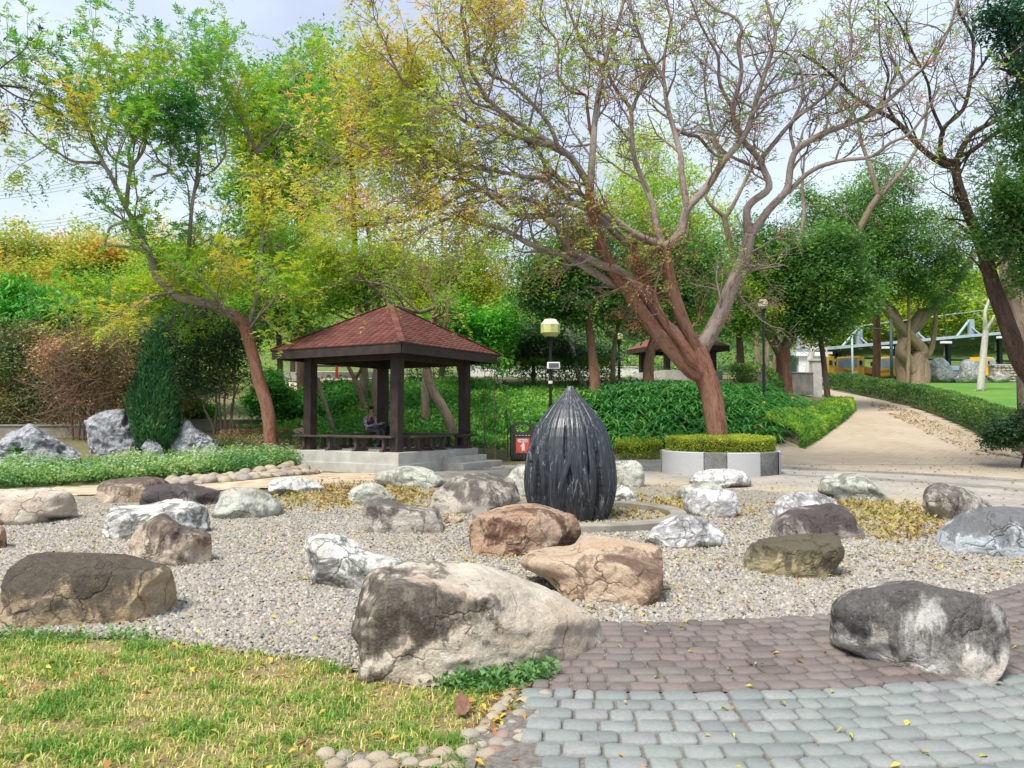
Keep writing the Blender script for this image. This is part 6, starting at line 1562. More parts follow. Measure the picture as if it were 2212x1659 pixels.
# ---------------------------------------------------------------- trees with massed crowns
def ell_clumps(ells, g, per_m3=None, n=None):
    """clump centres inside ellipsoids (centre, radii), more of them near the surface"""
    out = []
    vol = np.array([r[0] * r[1] * r[2] for c, r in ells]); k = (n * vol / vol.sum()).astype(int) + 1
    for (c, r), m in zip(ells, k):
        u = rand_unit(m, g); rr = g.random(m) ** .42 * (1 + .55 * np.array([mnoise.noise(Vector(q * 1.7 + np.array(c) * .31)) for q in u]))
        out.append(np.array(c) + u * rr[:, None] * np.array(r))
    return np.vstack(out)
def mass_tree(name, label, base_px, d, ells_px, leafm, bark, n, per, spread, ln, wd, seed, tint=(.45, .25), r0=9, group=None, limbs=None, trunk_pts=None, flat=.65, nl=7, cat='tree', droop=.2, topt=0.0, sprayk=0, dens=1.0):
    n = int(n * 1.25 * dens); per = int(per * 1.75); ln *= 1.22; wd *= 1.45; spread *= .9
    """ells_px: (px, py, rx, ry, depth offset) ; trunk from base_px"""
    g = np.random.default_rng(seed)
    b = P(base_px[0], base_px[1], d); base = np.array([b[0], b[1], float(terr(b[0], b[1]))])
    t = thing(name, base.tolist(), label, cat, group)
    ells = []
    for (px, py, rx, ry, dd) in ells_px:
        c = P(px, py, d + dd); s = (d + dd) / F_PX; ells.append((c, (rx * s, rx * s * .85, ry * s)))
    s = d / F_PX
    cent = ell_clumps(ells, g, n=n)
    w = Wood()
    big = ells[int(np.argmax([r[0] * r[2] for c, r in ells]))]
    if trunk_pts:
        q, rad = limb(trunk_pts, d, d, r0, r0 * .6); q = np.vstack([[[q[0][0], q[0][1], min(q[0][2], base[2]) - .2]], q]); rad = np.concatenate([[rad[0] * 1.2], rad])
    else:
        top = big[0] - np.array([0, 0, big[1][2] * .55]); q = np.array([base - [0, 0, .2], base * .6 + top * .4 + g.normal(0, .12, 3), top]); q = catmull(q, 4); rad = np.linspace(r0, r0 * .65, len(q)) * s
    w.add(q, rad, 12, .06); fork = q[-1]
    for k in range(nl):
        e = cent[g.integers(len(cent))]; mid = fork * .5 + e * .5 + g.normal(0, .25, 3); mid[2] -= .1
        lq = catmull(np.array([fork - (q[-1] - q[-2]) * .5, mid, e]), 5); w.add(lq, np.linspace(rad[-1] * .6, rad[-1] * .12, len(lq)), 6)
    if limbs:
        for lb in limbs:
            lq, lr = limb(*lb); w.add(lq, lr, 8, .06)
    w.build('trunk', bark, t)
    cn = np.array([mnoise.noise(Vector(p_ * .6)) for p_ in cent])
    if sprayk:
        idx0 = np.repeat(np.arange(len(cent)), per); pos = cent[idx0] + g.normal(0, 1, (len(idx0), 3)) * spread * np.array([1, 1, flat])
        V, Fq, ids = sprays(pos, rand_unit(len(pos), g) * np.array([1, 1, .4]), ln * 3.2, sprayk, ln, wd, g, .35); idx = idx0[ids]
    else: V, Fq, idx = clump_leaves(cent, per, spread, ln, wd, g, flat, droop)
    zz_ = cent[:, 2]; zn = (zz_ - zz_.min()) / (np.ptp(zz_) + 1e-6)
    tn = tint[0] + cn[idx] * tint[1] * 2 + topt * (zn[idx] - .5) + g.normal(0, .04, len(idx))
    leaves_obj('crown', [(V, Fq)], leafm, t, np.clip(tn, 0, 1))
    return t
MT = []
BT = 'trees behind the pavilion'
# left, beyond the garden wall
mass_tree('autumn_tree', 'orange tinged autumn tree low on the far left skyline', (40, 690), 46, [(50, 560, 110, 75, 0), (-60, 580, 90, 70, 1), (160, 545, 80, 62, 0), (120, 600, 120, 50, -1)], L_AUT, BK_GREY, 300, 34, .55, .19, .10, 101, (.38, .38), group=BT)
mass_tree('autumn_tree', 'yellow and orange crown between the feathery tree and the left skyline', (220, 700), 44, [(235, 560, 90, 70, 0), (180, 600, 90, 50, 0), (290, 590, 70, 70, 0)], L_AUT, BK_GREY, 220, 34, .5, .18, .09, 102, (.34, .38), group=BT)
mass_tree('bright_bush_tree', 'vivid green long leaved tree at the far left above the brown shrubs', (50, 760), 31, [(40, 660, 75, 60, 0), (100, 690, 60, 40, -.5), (-30, 690, 70, 60, 0), (140, 660, 40, 30, 0)], L_MANGO, BK_GREY, 170, 26, .3, .26, .075, 103, (.5, .22), droop=.7, cat='tree')
mass_tree('green_tree', 'soft green tree behind the tip of the cypress', (230, 780), 36, [(240, 650, 120, 55, 0), (330, 640, 90, 60, 0), (180, 690, 90, 50, 0), (390, 690, 80, 60, 0)], L_YG, BK_GREY, 330, 34, .42, .15, .07, 104, (.30, .34), group=BT)
mass_tree('yellow_green_tree', 'yellow green crown directly behind the feathery tree', (430, 800), 33, [(430, 600, 120, 95, 0), (330, 640, 90, 70, 0), (480, 680, 100, 70, 0), (350, 540, 70, 60, 1)], L_YG, BK_GREY, 320, 34, .42, .14, .055, 105, (.46, .34), group=BT)
mass_tree('green_tree', 'fresh green crown above the left end of the pavilion roof', (600, 860), 32, [(600, 620, 100, 95, 0), (560, 520, 80, 80, 0), (660, 560, 80, 90, 1), (540, 680, 80, 60, -1), (640, 690, 70, 50, 0)], L_YG, BK_GREY, 380, 36, .42, .14, .055, 106, (.36, .36), group=BT, r0=8)
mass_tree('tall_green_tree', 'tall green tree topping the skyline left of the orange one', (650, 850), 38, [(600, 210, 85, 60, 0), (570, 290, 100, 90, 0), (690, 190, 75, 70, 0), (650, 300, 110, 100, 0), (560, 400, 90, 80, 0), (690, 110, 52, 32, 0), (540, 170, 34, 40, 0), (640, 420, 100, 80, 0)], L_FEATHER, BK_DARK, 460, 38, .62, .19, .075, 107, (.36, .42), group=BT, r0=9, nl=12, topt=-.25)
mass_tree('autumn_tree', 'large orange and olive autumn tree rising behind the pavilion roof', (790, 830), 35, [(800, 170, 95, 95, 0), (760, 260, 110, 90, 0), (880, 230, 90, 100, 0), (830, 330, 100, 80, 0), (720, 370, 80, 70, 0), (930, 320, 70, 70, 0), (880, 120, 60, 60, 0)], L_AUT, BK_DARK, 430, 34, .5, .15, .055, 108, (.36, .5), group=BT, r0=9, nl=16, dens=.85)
mass_tree('thin_autumn_tree', 'thin orange leaved tree with open sky showing, right of the large orange one', (830, 850), 34, [(790, 430, 90, 60, 0), (740, 480, 80, 50, 0), (840, 480, 90, 50, 0), (940, 440, 70, 50, 0)], L_AUT, BK_DARK, 120, 26, .42, .13, .05, 109, (.52, .35), group=BT, r0=6, nl=18)
mass_tree('yellow_green_tree', 'yellow green tree whose leaves hang over the pavilion roof', (830, 900), 29, [(790, 590, 100, 60, 0), (720, 560, 80, 60, 0), (860, 570, 80, 60, 0), (700, 630, 70, 50, -1), (770, 640, 70, 30, 0)], L_YG, BK_GREY, 300, 34, .36, .13, .05, 110, (.50, .32), group=BT, r0=8, trunk_pts=cp([(915, 1100), (905, 950), (900, 800), (915, 660), (900, 500), (880, 300)]))
mass_tree('yellow_green_tree', 'bright yellow green crown between the pavilion roof and the lamp post', (1000, 830), 36, [(980, 600, 90, 70, 0), (1040, 560, 60, 60, 0), (960, 660, 90, 60, 0), (1060, 640, 60, 60, 0), (910, 620, 60, 60, 0)], L_YG, BK_GREY, 320, 34, .42, .15, .06, 111, (.58, .3), group=BT, r0=8)
mass_tree('green_tree', 'leafy green tree low behind the right end of the pavilion roof', (1010, 850), 33, [(1010, 720, 60, 50, 0), (1060, 760, 50, 40, 0), (970, 690, 60, 50, 0), (1080, 700, 50, 50, 0)], L_MANGO, BK_GREY, 200, 30, .32, .17, .065, 112, (.6, .25), group=BT, r0=6)
# trunks seen through the pavilion
def bare(name, label, d, trunk, limbs, bark, seed, r=(6, 4), group=None, prm=PRM_G, leaf=None, **k):
    return traced_tree(name, label, d, (trunk, d, d, r[0], r[1]), limbs, bark, prm, leaf, seed, group, flare=1.15, **k)
TK = 'slim trunks on the slope behind the pavilion'
bare('slope_tree', 'slim bent trunk just right of the pavilion\'s left post', 27.2, cp([(590, 1180), (575, 1150), (520, 980), (480, 860), (455, 760)]), [(cp([(460, 770), (430, 740), (380, 700)]), 27.2, 27.5, 3, 2)], BK_GREY, 51, (5, 4), TK, skip=(0,))
bare('slope_tree', 'tan trunk forking low, left of the seated person\'s head', 29.5, cp([(835, 1030), (825, 1000), (790, 880), (760, 810), (745, 760)]), [(cp([(745, 765), (700, 680), (680, 640)]), 29.5, 29.8, 5, 4), (cp([(745, 770), (790, 700), (800, 640)]), 29.5, 29, 4, 3)], BK_FIG, 52, (7, 6), TK, skip=(0, 1))
bare('slope_tree', 'straight grey trunk seen between the near post and the right post', 28.6, cp([(1305, 1100), (1305, 1060), (1298, 930), (1300, 800), (1310, 700), (1320, 500)]), [], BK_GREY, 53, (10, 7), TK)
bare('slope_tree', 'dark crooked trunk leaning left behind the right post, its branches over the roof', 26.6,
     cp([(1515, 1210), (1505, 1150), (1470, 1060), (1420, 960), (1375, 890), (1330, 780), (1310, 690)]),
     [(cp([(1310, 700), (1290, 560), (1340, 400), (1360, 260), (1385, 190), (1330, 60), (1300, -120)]), 26.6, 26, 8, 4), (cp([(1375, 200), (1250, 240), (1100, 200), (1000, 150), (920, 70), (840, 0), (780, -70)]), 26, 23.5, 5, 2.5),
      (cp([(1310, 690), (1400, 560), (1450, 300), (1480, 100), (1500, -40)]), 26.6, 27, 6, 3), (cp([(1370, 280), (1440, 240), (1460, 150)]), 26, 25.5, 4, 2), (cp([(1240, 235), (1150, 150), (1050, 60), (900, 10), (700, -10), (560, 30)]), 24.5, 24, 3, 1.5)],
     BK_GREY, 54, (11, 10), TK, leaf=L_YG, spray=dict(L=.3, K=7, ll=.10, lw=.04, reps=2, spread=.1), tint=(.45, .25), spacing=.6, lenf=(.6, 1.4))
bare('slope_tree', 'slim trunk with grey bark behind the upper right of the pavilion', 36.0, cp([(1420, 790), (1430, 700), (1450, 600), (1460, 300), (1490, 60), (1510, -60)]), [(cp([(1700, 470), (1650, 380), (1560, 320), (1490, 290)]), 35, 36, 4, 3)], BK_GREY, 55, (6, 4), TK, skip=(0,))
bare('slope_tree', 'thick pale trunk on the sandy terrace behind the seated person', 31.5, cp([(815, 800), (815, 690), (820, 600), (800, 400), (760, 180), (750, 60)]), [], BK_GREY, 57, (9, 7), TK)
# evergreen group behind the lamp and the leaning tree
EV = 'dark evergreens behind the strap leaf bank'
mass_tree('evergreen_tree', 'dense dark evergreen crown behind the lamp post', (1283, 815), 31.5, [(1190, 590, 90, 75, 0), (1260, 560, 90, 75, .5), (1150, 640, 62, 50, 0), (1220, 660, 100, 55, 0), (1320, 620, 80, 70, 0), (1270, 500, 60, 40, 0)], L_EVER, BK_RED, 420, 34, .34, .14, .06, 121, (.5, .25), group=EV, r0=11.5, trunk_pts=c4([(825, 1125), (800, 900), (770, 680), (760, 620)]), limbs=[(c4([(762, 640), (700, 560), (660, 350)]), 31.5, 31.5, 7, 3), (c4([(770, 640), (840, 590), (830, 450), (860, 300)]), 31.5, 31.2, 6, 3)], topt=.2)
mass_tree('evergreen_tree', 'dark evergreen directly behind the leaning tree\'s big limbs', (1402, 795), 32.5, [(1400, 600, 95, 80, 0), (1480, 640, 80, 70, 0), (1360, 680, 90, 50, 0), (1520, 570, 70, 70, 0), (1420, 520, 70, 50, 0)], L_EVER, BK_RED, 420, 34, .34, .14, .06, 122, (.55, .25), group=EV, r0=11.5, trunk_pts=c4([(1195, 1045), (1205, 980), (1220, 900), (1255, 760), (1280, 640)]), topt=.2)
mass_tree('thin_tree', 'slender forked tan trunk with a prop like side branch, right of the lamp post', (1324, 803), 33.5, [(1340, 590, 60, 40, 0)], L_EVER, BK_FIG, 60, 30, .3, .14, .06, 123, (.5, .25), group=EV, r0=6, trunk_pts=c4([(950, 1090), (950, 1000), (965, 860), (1000, 680)]), limbs=[(c4([(1000, 700), (950, 600), (920, 480), (900, 380)]), 33.5, 33.5, 4.5, 3), (c4([(1000, 700), (1050, 600), (1080, 520)]), 33.5, 33.2, 4.5, 3), (c4([(940, 840), (880, 780), (820, 730)]), 33.5, 32.5, 3.5, 2)], nl=3)
bare('dead_trunk', 'pale leaning broken trunk between the lamp post and the reddish trunk', 34.5, c4([(700, 1070), (690, 1040), (665, 900), (640, 800), (625, 745)]), [(c4([(660, 880), (720, 850), (800, 860)]), 34.5, 34, 2.5, 1.5)], BK_PALE, 58, (6, 4.5), skip=(0,))
mass_tree('dark_shrub', 'dark blue green shrub mass left of the lamp post', (1150, 815), 35, [(1150, 740, 70, 50, 0), (1110, 770, 50, 40, 0), (1210, 760, 70, 40, 0), (1270, 770, 60, 40, 1)], L_DARKSH, BK_DARK, 260, 32, .3, .12, .055, 124, (.35, .25), r0=5, cat='shrub', nl=12)
mass_tree('evergreen_tree', 'blackish many limbed tree left of the tree where bank meets path', (1600, 806), 38, [(1570, 660, 90, 60, 0), (1640, 690, 80, 40, 0), (1530, 700, 60, 40, 0), (1600, 600, 80, 60, 0)], L_YG, BK_DARK, 230, 32, .4, .14, .06, 125, (.2, .28), group=EV, r0=10, trunk_pts=c4([(1840, 1090), (1835, 950), (1830, 800), (1848, 730)]), limbs=[(c4([(1845, 760), (1800, 720), (1720, 700), (1660, 620), (1620, 520)]), 38, 38, 6, 3), (c4([(1850, 750), (1900, 660), (1950, 640), (2000, 560)]), 38, 37, 6, 3), (c4([(1850, 740), (1830, 640), (1780, 560), (1790, 460)]), 38, 38.5, 5, 3)])
for k, (x0, x1, r_, lab) in enumerate(((1640, 1628, 6, 'left'), (1655, 1664, 5, 'middle'), (1672, 1690, 6, 'right'))):
    bare('grove_trunk', '%s one of three pale trunks behind the beige lamp globe' % lab, 44 + k, [(x0, 815), (x0 + (x1 - x0) * .3, 760), (x1, 690), (x1 + (x1 - x0), 600)], [], BK_FIG, 60 + k, (r_, r_ * .7), 'pale trunks behind the beige lamp')
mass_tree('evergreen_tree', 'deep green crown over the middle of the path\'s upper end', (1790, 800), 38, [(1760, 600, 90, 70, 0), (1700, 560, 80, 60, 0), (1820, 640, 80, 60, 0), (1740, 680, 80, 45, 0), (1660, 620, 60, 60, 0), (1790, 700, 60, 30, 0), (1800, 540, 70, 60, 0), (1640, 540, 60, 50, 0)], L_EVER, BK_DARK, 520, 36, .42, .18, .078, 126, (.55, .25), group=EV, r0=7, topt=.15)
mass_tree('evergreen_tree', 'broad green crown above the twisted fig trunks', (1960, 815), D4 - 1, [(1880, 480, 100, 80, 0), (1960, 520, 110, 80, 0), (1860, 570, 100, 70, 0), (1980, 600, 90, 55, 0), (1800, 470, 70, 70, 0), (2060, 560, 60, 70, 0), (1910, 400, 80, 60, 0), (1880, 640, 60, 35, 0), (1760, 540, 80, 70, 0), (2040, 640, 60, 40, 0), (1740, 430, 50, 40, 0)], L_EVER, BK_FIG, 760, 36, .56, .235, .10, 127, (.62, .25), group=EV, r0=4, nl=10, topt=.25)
mass_tree('dark_leafy_tree', 'dark glossy leaved tree hanging in along the right edge', (2300, 900), 20, [(2190, 430, 70, 80, 0), (2170, 520, 60, 50, 0), (2230, 300, 60, 70, 0), (2210, 600, 40, 60, 1), (2250, 500, 60, 120, 0)], L_EVER, BK_DARK, 260, 32, .24, .11, .05, 128, (.5, .28), r0=12)
mass_tree('dark_leafy_tree', 'dark leaves high in the upper right corner with a few orange ones', (2330, 900), 17, [(2190, 60, 45, 60, 0), (2215, 160, 40, 60, 0), (2150, 30, 30, 30, 0), (2200, 240, 30, 30, 0)], leafmat('corner_leaf', [(0, (.015, .05, .03)), (.6, (.04, .10, .03)), (.85, (.16, .16, .04)), (1, (.40, .17, .08))], .25), BK_DARK, 70, 26, .20, .10, .05, 129, (.4, .45), r0=10)
# behind the shelter and on the skyline
FH = 'yellow green trees on the hill behind the car shelter'
for k, (x, y, rx, ry, d, lab) in enumerate(((1800, 690, 80, 60, 96, 'nearest the gatehouse'), (1920, 680, 90, 70, 98, 'behind the slim trunk'), (2040, 650, 90, 80, 95, 'between the fig and the pale young tree'), (2150, 650, 90, 90, 98, 'behind the pale young tree'), (2270, 630, 90, 90, 96, 'at the right edge'))):
    mass_tree('hill_tree', 'yellow green hillside tree %s' % lab, (x, 770), d, [(x, y, rx, ry, 0), (x + 30, y - 50, rx * .7, ry * .6, 0), (x - 40, y + 30, rx * .8, ry * .6, 0)], L_YG, BK_PALE, 190, 34, 1.0, .36, .18, 140 + k, (.48, .3), group=FH, r0=3)
for k, (x, y, rx, ry, d, tv, lab) in enumerate(((1390, 310, 70, 60, 92, .45, 'highest yellowish crown behind the upright limb'), (1450, 400, 90, 70, 88, .38, 'olive crown on the skyline left of the right limb'), (1340, 440, 80, 70, 86, .40, 'olive yellow skyline crown behind the big left limb'), (1530, 470, 80, 60, 84, .30, 'greenish skyline crown behind the fork of the right limb'))):
    mass_tree('skyline_tree', lab, (x, 760), d, [(x, y, rx, ry, 0), (x - 40, y + 60, rx, ry, 0), (x + 40, y + 70, rx * .9, ry, 0), (x, y + 130, rx * 1.1, ry, 0)], L_YG, BK_GREY, 240, 30, 1.0, .30, .15, 150 + k, (tv + .1, .3), dens=.5, group='trees on the skyline', r0=5)
DY = float(G(2118, 845)[0][1])
# slim trunk, pale young tree, white branched tree
bare('slim_tree', 'straight slim brown trunk in front of the yellow trucks', float(G(1892, 826)[0][1]), cr([(1070, 940), (1070, 900), (1078, 650), (1072, 350), (1060, 150), (1070, 0)]), [], BK_RED, 66, (9, 6))
bare('young_tree', 'pale barked young tree on the far lawn', DY, cr([(1868, 1010), (1870, 990), (1890, 750), (1910, 540)]), [(cr([(1908, 550), (1905, 440), (1915, 360), (1960, 260), (2000, 200)]), DY, DY, 5, 2), (cr([(1912, 540), (1960, 460), (2010, 390), (2040, 330)]), DY, DY - .4, 4, 2)], BK_PALE, 67, (8, 6), leaf=L_YG, spray=dict(L=.4, K=7, ll=.17, lw=.07, reps=4, spread=.25), tint=(.45, .25), spacing=.9, lenf=(.6, 1.3))
bare('bare_white_tree', 'leafless whitish tree with many short branches in front of the gatehouse', 53.0, cr([(550, 880), (555, 840), (570, 740), (580, 690)]),
     [(cr([(575, 700), (540, 670), (500, 660), (470, 680)]), 53, 53, 3, 1), (cr([(578, 700), (590, 650), (560, 600), (540, 580)]), 53, 53, 3, 1), (cr([(580, 700), (640, 670), (690, 690), (680, 740)]), 53, 52.6, 3, 1), (cr([(580, 700), (620, 640), (650, 600), (700, 600)]), 53, 53, 3, 1), (cr([(578, 700), (520, 650), (490, 620)]), 53, 53.3, 3, 1)], BK_PALE, 68, (8, 6), spacing=.4, lenf=(.3, .8))
# sapling with hanging leaves
def sapling(px, py, d, top, label, seed, n=420):
    g = np.random.default_rng(seed); b = P(px, py, d); base = np.array([b[0], b[1], float(terr(b[0], b[1]))]); H = P(px, top, d)[2] - base[2]
    t = thing('sapling', base.tolist(), label, 'sapling', 'saplings with hanging leaves right of the pavilion')
    w = Wood(); q = base + np.array([[0, 0, -.1], [.01, 0, H * .3], [-.02, .02, H * .7], [.02, 0, H]]); w.add(catmull(q, 4), np.linspace(.022, .008, 13), 6)
    pos = []
    for k in range(26):
        z = H * g.uniform(.3, 1); a = g.uniform(0, 6.28); L = g.uniform(.25, .75); e = base + np.array([math.cos(a) * L, math.sin(a) * L, z + g.uniform(-.1, .2)])
        s_ = base + np.array([0, 0, z]); lq = np.array([s_, (s_ + e) / 2 + [0, 0, .08], e]); w.add(lq, np.array([.008, .006, .004]), 3); pos += [s_ * (1 - f) + e * f for f in g.uniform(.3, 1, n // 26)]
    w.build('stem', BK_GREY, t)
    pos = np.array(pos) + g.normal(0, .05, (len(pos), 3)); m = len(pos)
    d_ = g.normal(0, .45, (m, 3)); d_[:, 2] -= 1.0; d_ /= np.linalg.norm(d_, axis=1, keepdims=True); nr = rand_unit(m, g)
    V, Fq = leaf_quads(pos, d_, nr, g.uniform(.11, .2, m), g.uniform(.03, .05, m))
    leaves_obj('foliage', [(V, Fq)], L_MANGO, t, g.uniform(.2, .75, m))
sapling(1069, 968, 23.5, 772, 'taller stake like sapling with hanging leaves beside the steps', 71, 520)
sapling(1046, 960, 24.2, 800, 'sapling right beside the pavilion\'s right post', 72, 380)
sapling(1096, 962, 24.4, 830, 'shortest sapling, between the taller one and the litter bin', 73, 300)

# ---------------------------------------------------------------- shrubs, cypress, hedges
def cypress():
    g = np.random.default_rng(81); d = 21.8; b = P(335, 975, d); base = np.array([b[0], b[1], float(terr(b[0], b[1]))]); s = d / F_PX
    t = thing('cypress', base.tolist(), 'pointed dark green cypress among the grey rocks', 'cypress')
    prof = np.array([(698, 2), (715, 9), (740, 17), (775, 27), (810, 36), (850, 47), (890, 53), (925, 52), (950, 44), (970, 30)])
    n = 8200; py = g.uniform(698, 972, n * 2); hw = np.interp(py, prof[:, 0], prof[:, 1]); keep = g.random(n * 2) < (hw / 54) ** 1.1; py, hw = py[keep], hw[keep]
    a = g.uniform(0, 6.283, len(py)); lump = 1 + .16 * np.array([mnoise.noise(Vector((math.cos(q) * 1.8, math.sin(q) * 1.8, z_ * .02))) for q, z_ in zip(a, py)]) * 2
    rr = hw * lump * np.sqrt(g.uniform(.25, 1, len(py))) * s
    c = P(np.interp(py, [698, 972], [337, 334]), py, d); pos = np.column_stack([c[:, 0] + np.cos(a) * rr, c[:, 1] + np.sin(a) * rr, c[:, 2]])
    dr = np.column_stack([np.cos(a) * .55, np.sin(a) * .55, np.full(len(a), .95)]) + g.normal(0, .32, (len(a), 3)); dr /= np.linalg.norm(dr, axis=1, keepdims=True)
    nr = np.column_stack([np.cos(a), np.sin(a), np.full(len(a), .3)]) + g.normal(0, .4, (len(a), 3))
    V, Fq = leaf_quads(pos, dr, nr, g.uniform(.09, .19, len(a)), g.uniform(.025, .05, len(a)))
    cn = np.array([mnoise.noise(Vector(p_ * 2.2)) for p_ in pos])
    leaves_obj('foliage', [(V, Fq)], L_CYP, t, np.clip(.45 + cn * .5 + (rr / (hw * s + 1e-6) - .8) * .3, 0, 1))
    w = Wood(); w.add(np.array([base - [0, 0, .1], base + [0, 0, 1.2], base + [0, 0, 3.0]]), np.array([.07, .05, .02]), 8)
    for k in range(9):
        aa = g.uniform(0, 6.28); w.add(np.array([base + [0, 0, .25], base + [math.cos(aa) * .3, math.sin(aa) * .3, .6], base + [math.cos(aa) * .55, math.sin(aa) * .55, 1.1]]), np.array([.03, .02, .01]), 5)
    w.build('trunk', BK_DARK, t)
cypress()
def stemmy(name, label, d, stems, ells, leafm, bark, n, per, seed, ln, wd, tint, spread=.22, twigs=0, twigbox=None, cat='shrub'):
    g = np.random.default_rng(seed); b = P(stems[0][0][0], stems[0][0][1], d); base = np.array([b[0], b[1], float(terr(b[0], b[1]))])
    t = thing(name, base.tolist(), label, cat)
    w = Wood()
    for st in stems:
        q, r_ = limb(st, d, d + g.uniform(-.4, .4), g.uniform(2.2, 3.6), 1.4); q[0][2] = min(q[0][2], float(terr(q[0][0], q[0][1]))) - .1; w.add(q, r_, 6, .05)
        for k in range(5):
            i_ = g.integers(len(q) // 2, len(q)); dr = unit(g.normal(0, 1, 3) + np.array([0, -.3, .8])); w.add(np.array([q[i_], q[i_] + dr * .35 + g.normal(0, .06, 3), q[i_] + dr * .8]), np.array([.014, .010, .005]), 4)
    if twigs:
        for k in range(twigs):
            x, y = g.normal(twigbox[0], twigbox[2]), g.normal(twigbox[1], twigbox[3]); c = P(x, y, d + g.normal(0, .5)); dr = unit(g.normal(0, 1, 3) + np.array([0, 0, .25])); L = g.uniform(.4, 1.3)
            w.add(np.array([c, c + dr * L * .5 + g.normal(0, .1, 3), c + dr * L + g.normal(0, .18, 3)]), np.array([.010, .008, .004]), 3)
    w.build('branchwork', bark, t)['kind'] = 'stuff'
    es = []
    for (px, py, rx, ry, dd) in ells:
        c = P(px, py, d + dd); s = (d + dd) / F_PX; es.append((c, (rx * s, rx * s * .8, ry * s)))
    cent = ell_clumps(es, g, n=n); V, Fq, idx = clump_leaves(cent, per, spread, ln, wd, g, .8, .1, .5)
    cn = np.array([mnoise.noise(Vector(p_ * 1.1)) for p_ in cent])
    leaves_obj('foliage', [(V, Fq)], leafm, t, np.clip(tint[0] + cn[idx] * tint[1] * 2 + g.normal(0, .05, len(idx)), 0, 1))
    return t
stemmy('multi_stem_shrub', 'dark many stemmed shrub between the cypress and the leaning tree', 26.0,
    [cl([(1640, 1310), (1660, 1100), (1610, 850)]), cl([(1650, 1300), (1560, 1120), (1590, 1050), (1480, 950)]), cl([(1700, 1310), (1680, 1050), (1700, 850)]), cl([(1730, 1310), (1720, 1080), (1760, 850)]), cl([(1760, 1300), (1790, 1050), (1800, 800)]), cl([(1790, 1300), (1770, 1150), (1830, 950)])],
    [(460, 760, 85, 55, 0), (520, 730, 55, 60, 0), (400, 800, 60, 55, 0), (440, 830, 60, 30, 0), (510, 810, 40, 40, 0), (370, 730, 55, 45, .5), (420, 690, 70, 35, 0)], L_DARKSH, BK_FIG, 620, 36, 91, .105, .055, (.42, .28), .2)
stemmy('dry_shrub', 'brown dry twiggy shrub behind the gap between the two left rocks', 25.0,
    [cl([(600, 1400), (620, 1150), (600, 900)]), cl([(640, 1380), (660, 1100), (720, 900)]), cl([(560, 1380), (540, 1100), (480, 850)]), cl([(700, 1150), (790, 1090), (880, 1000)]), cl([(680, 1170), (740, 1080), (700, 950), (790, 850)])],
    [(190, 760, 75, 45, 0), (120, 770, 50, 50, 0), (240, 790, 45, 45, 0), (180, 830, 40, 50, 0)], L_DRY, BK_TWIG, 260, 30, 92, .10, .05, (.62, .3), .22, twigs=1100, twigbox=(180, 815, 42, 60))
stemmy('olive_shrub', 'olive green tangled shrub above the grey wall at the far left', 27.5,
    [cl([(100, 1300), (120, 1100), (90, 900)]), cl([(250, 1300), (260, 1100), (220, 900)]), cl([(350, 1300), (380, 1050), (330, 850)])],
    [(50, 780, 80, 60, 0), (-40, 800, 70, 90, 0), (100, 850, 70, 60, 0), (20, 880, 80, 50, 0), (60, 730, 60, 40, 0), (130, 900, 50, 40, 0)], L_DRY, BK_TWIG, 800, 36, 93, .12, .065, (.26, .3), .24, twigs=260, twigbox=(50, 800, 70, 60))
stemmy('olive_shrub', 'olive shrub filling the space behind the cypress', 28.0,
    [cl([(900, 1250), (910, 1050), (880, 850)]), cl([(1000, 1250), (1010, 1000), (1040, 800)])],
    [(280, 800, 60, 70, 0), (330, 740, 70, 50, 0), (260, 870, 50, 50, 0), (390, 850, 50, 50, 0), (300, 900, 60, 30, 0)], L_DRY, BK_TWIG, 650, 36, 94, .12, .065, (.22, .28), .24, twigs=160, twigbox=(270, 800, 50, 60))
mass_tree('green_bush', 'round vivid green bush right behind the leaning tree trunk', (580, 905), 29.5, [(585, 850, 45, 35, 0), (560, 870, 40, 30, 0), (620, 880, 40, 25, 0), (650, 890, 40, 20, 0), (580, 815, 30, 25, .5)], L_COVER, BK_DARK, 220, 32, .2, .10, .06, 131, (.32, .28), r0=3, cat='bush', nl=6)
mass_tree('green_bush', 'small green bush showing under the dark many stemmed shrub', (430, 905), 29.0, [(430, 888, 45, 20, 0), (400, 880, 25, 18, 0)], L_COVER, BK_DARK, 70, 32, .2, .10, .06, 132, (.5, .25), r0=3, cat='bush', nl=4)
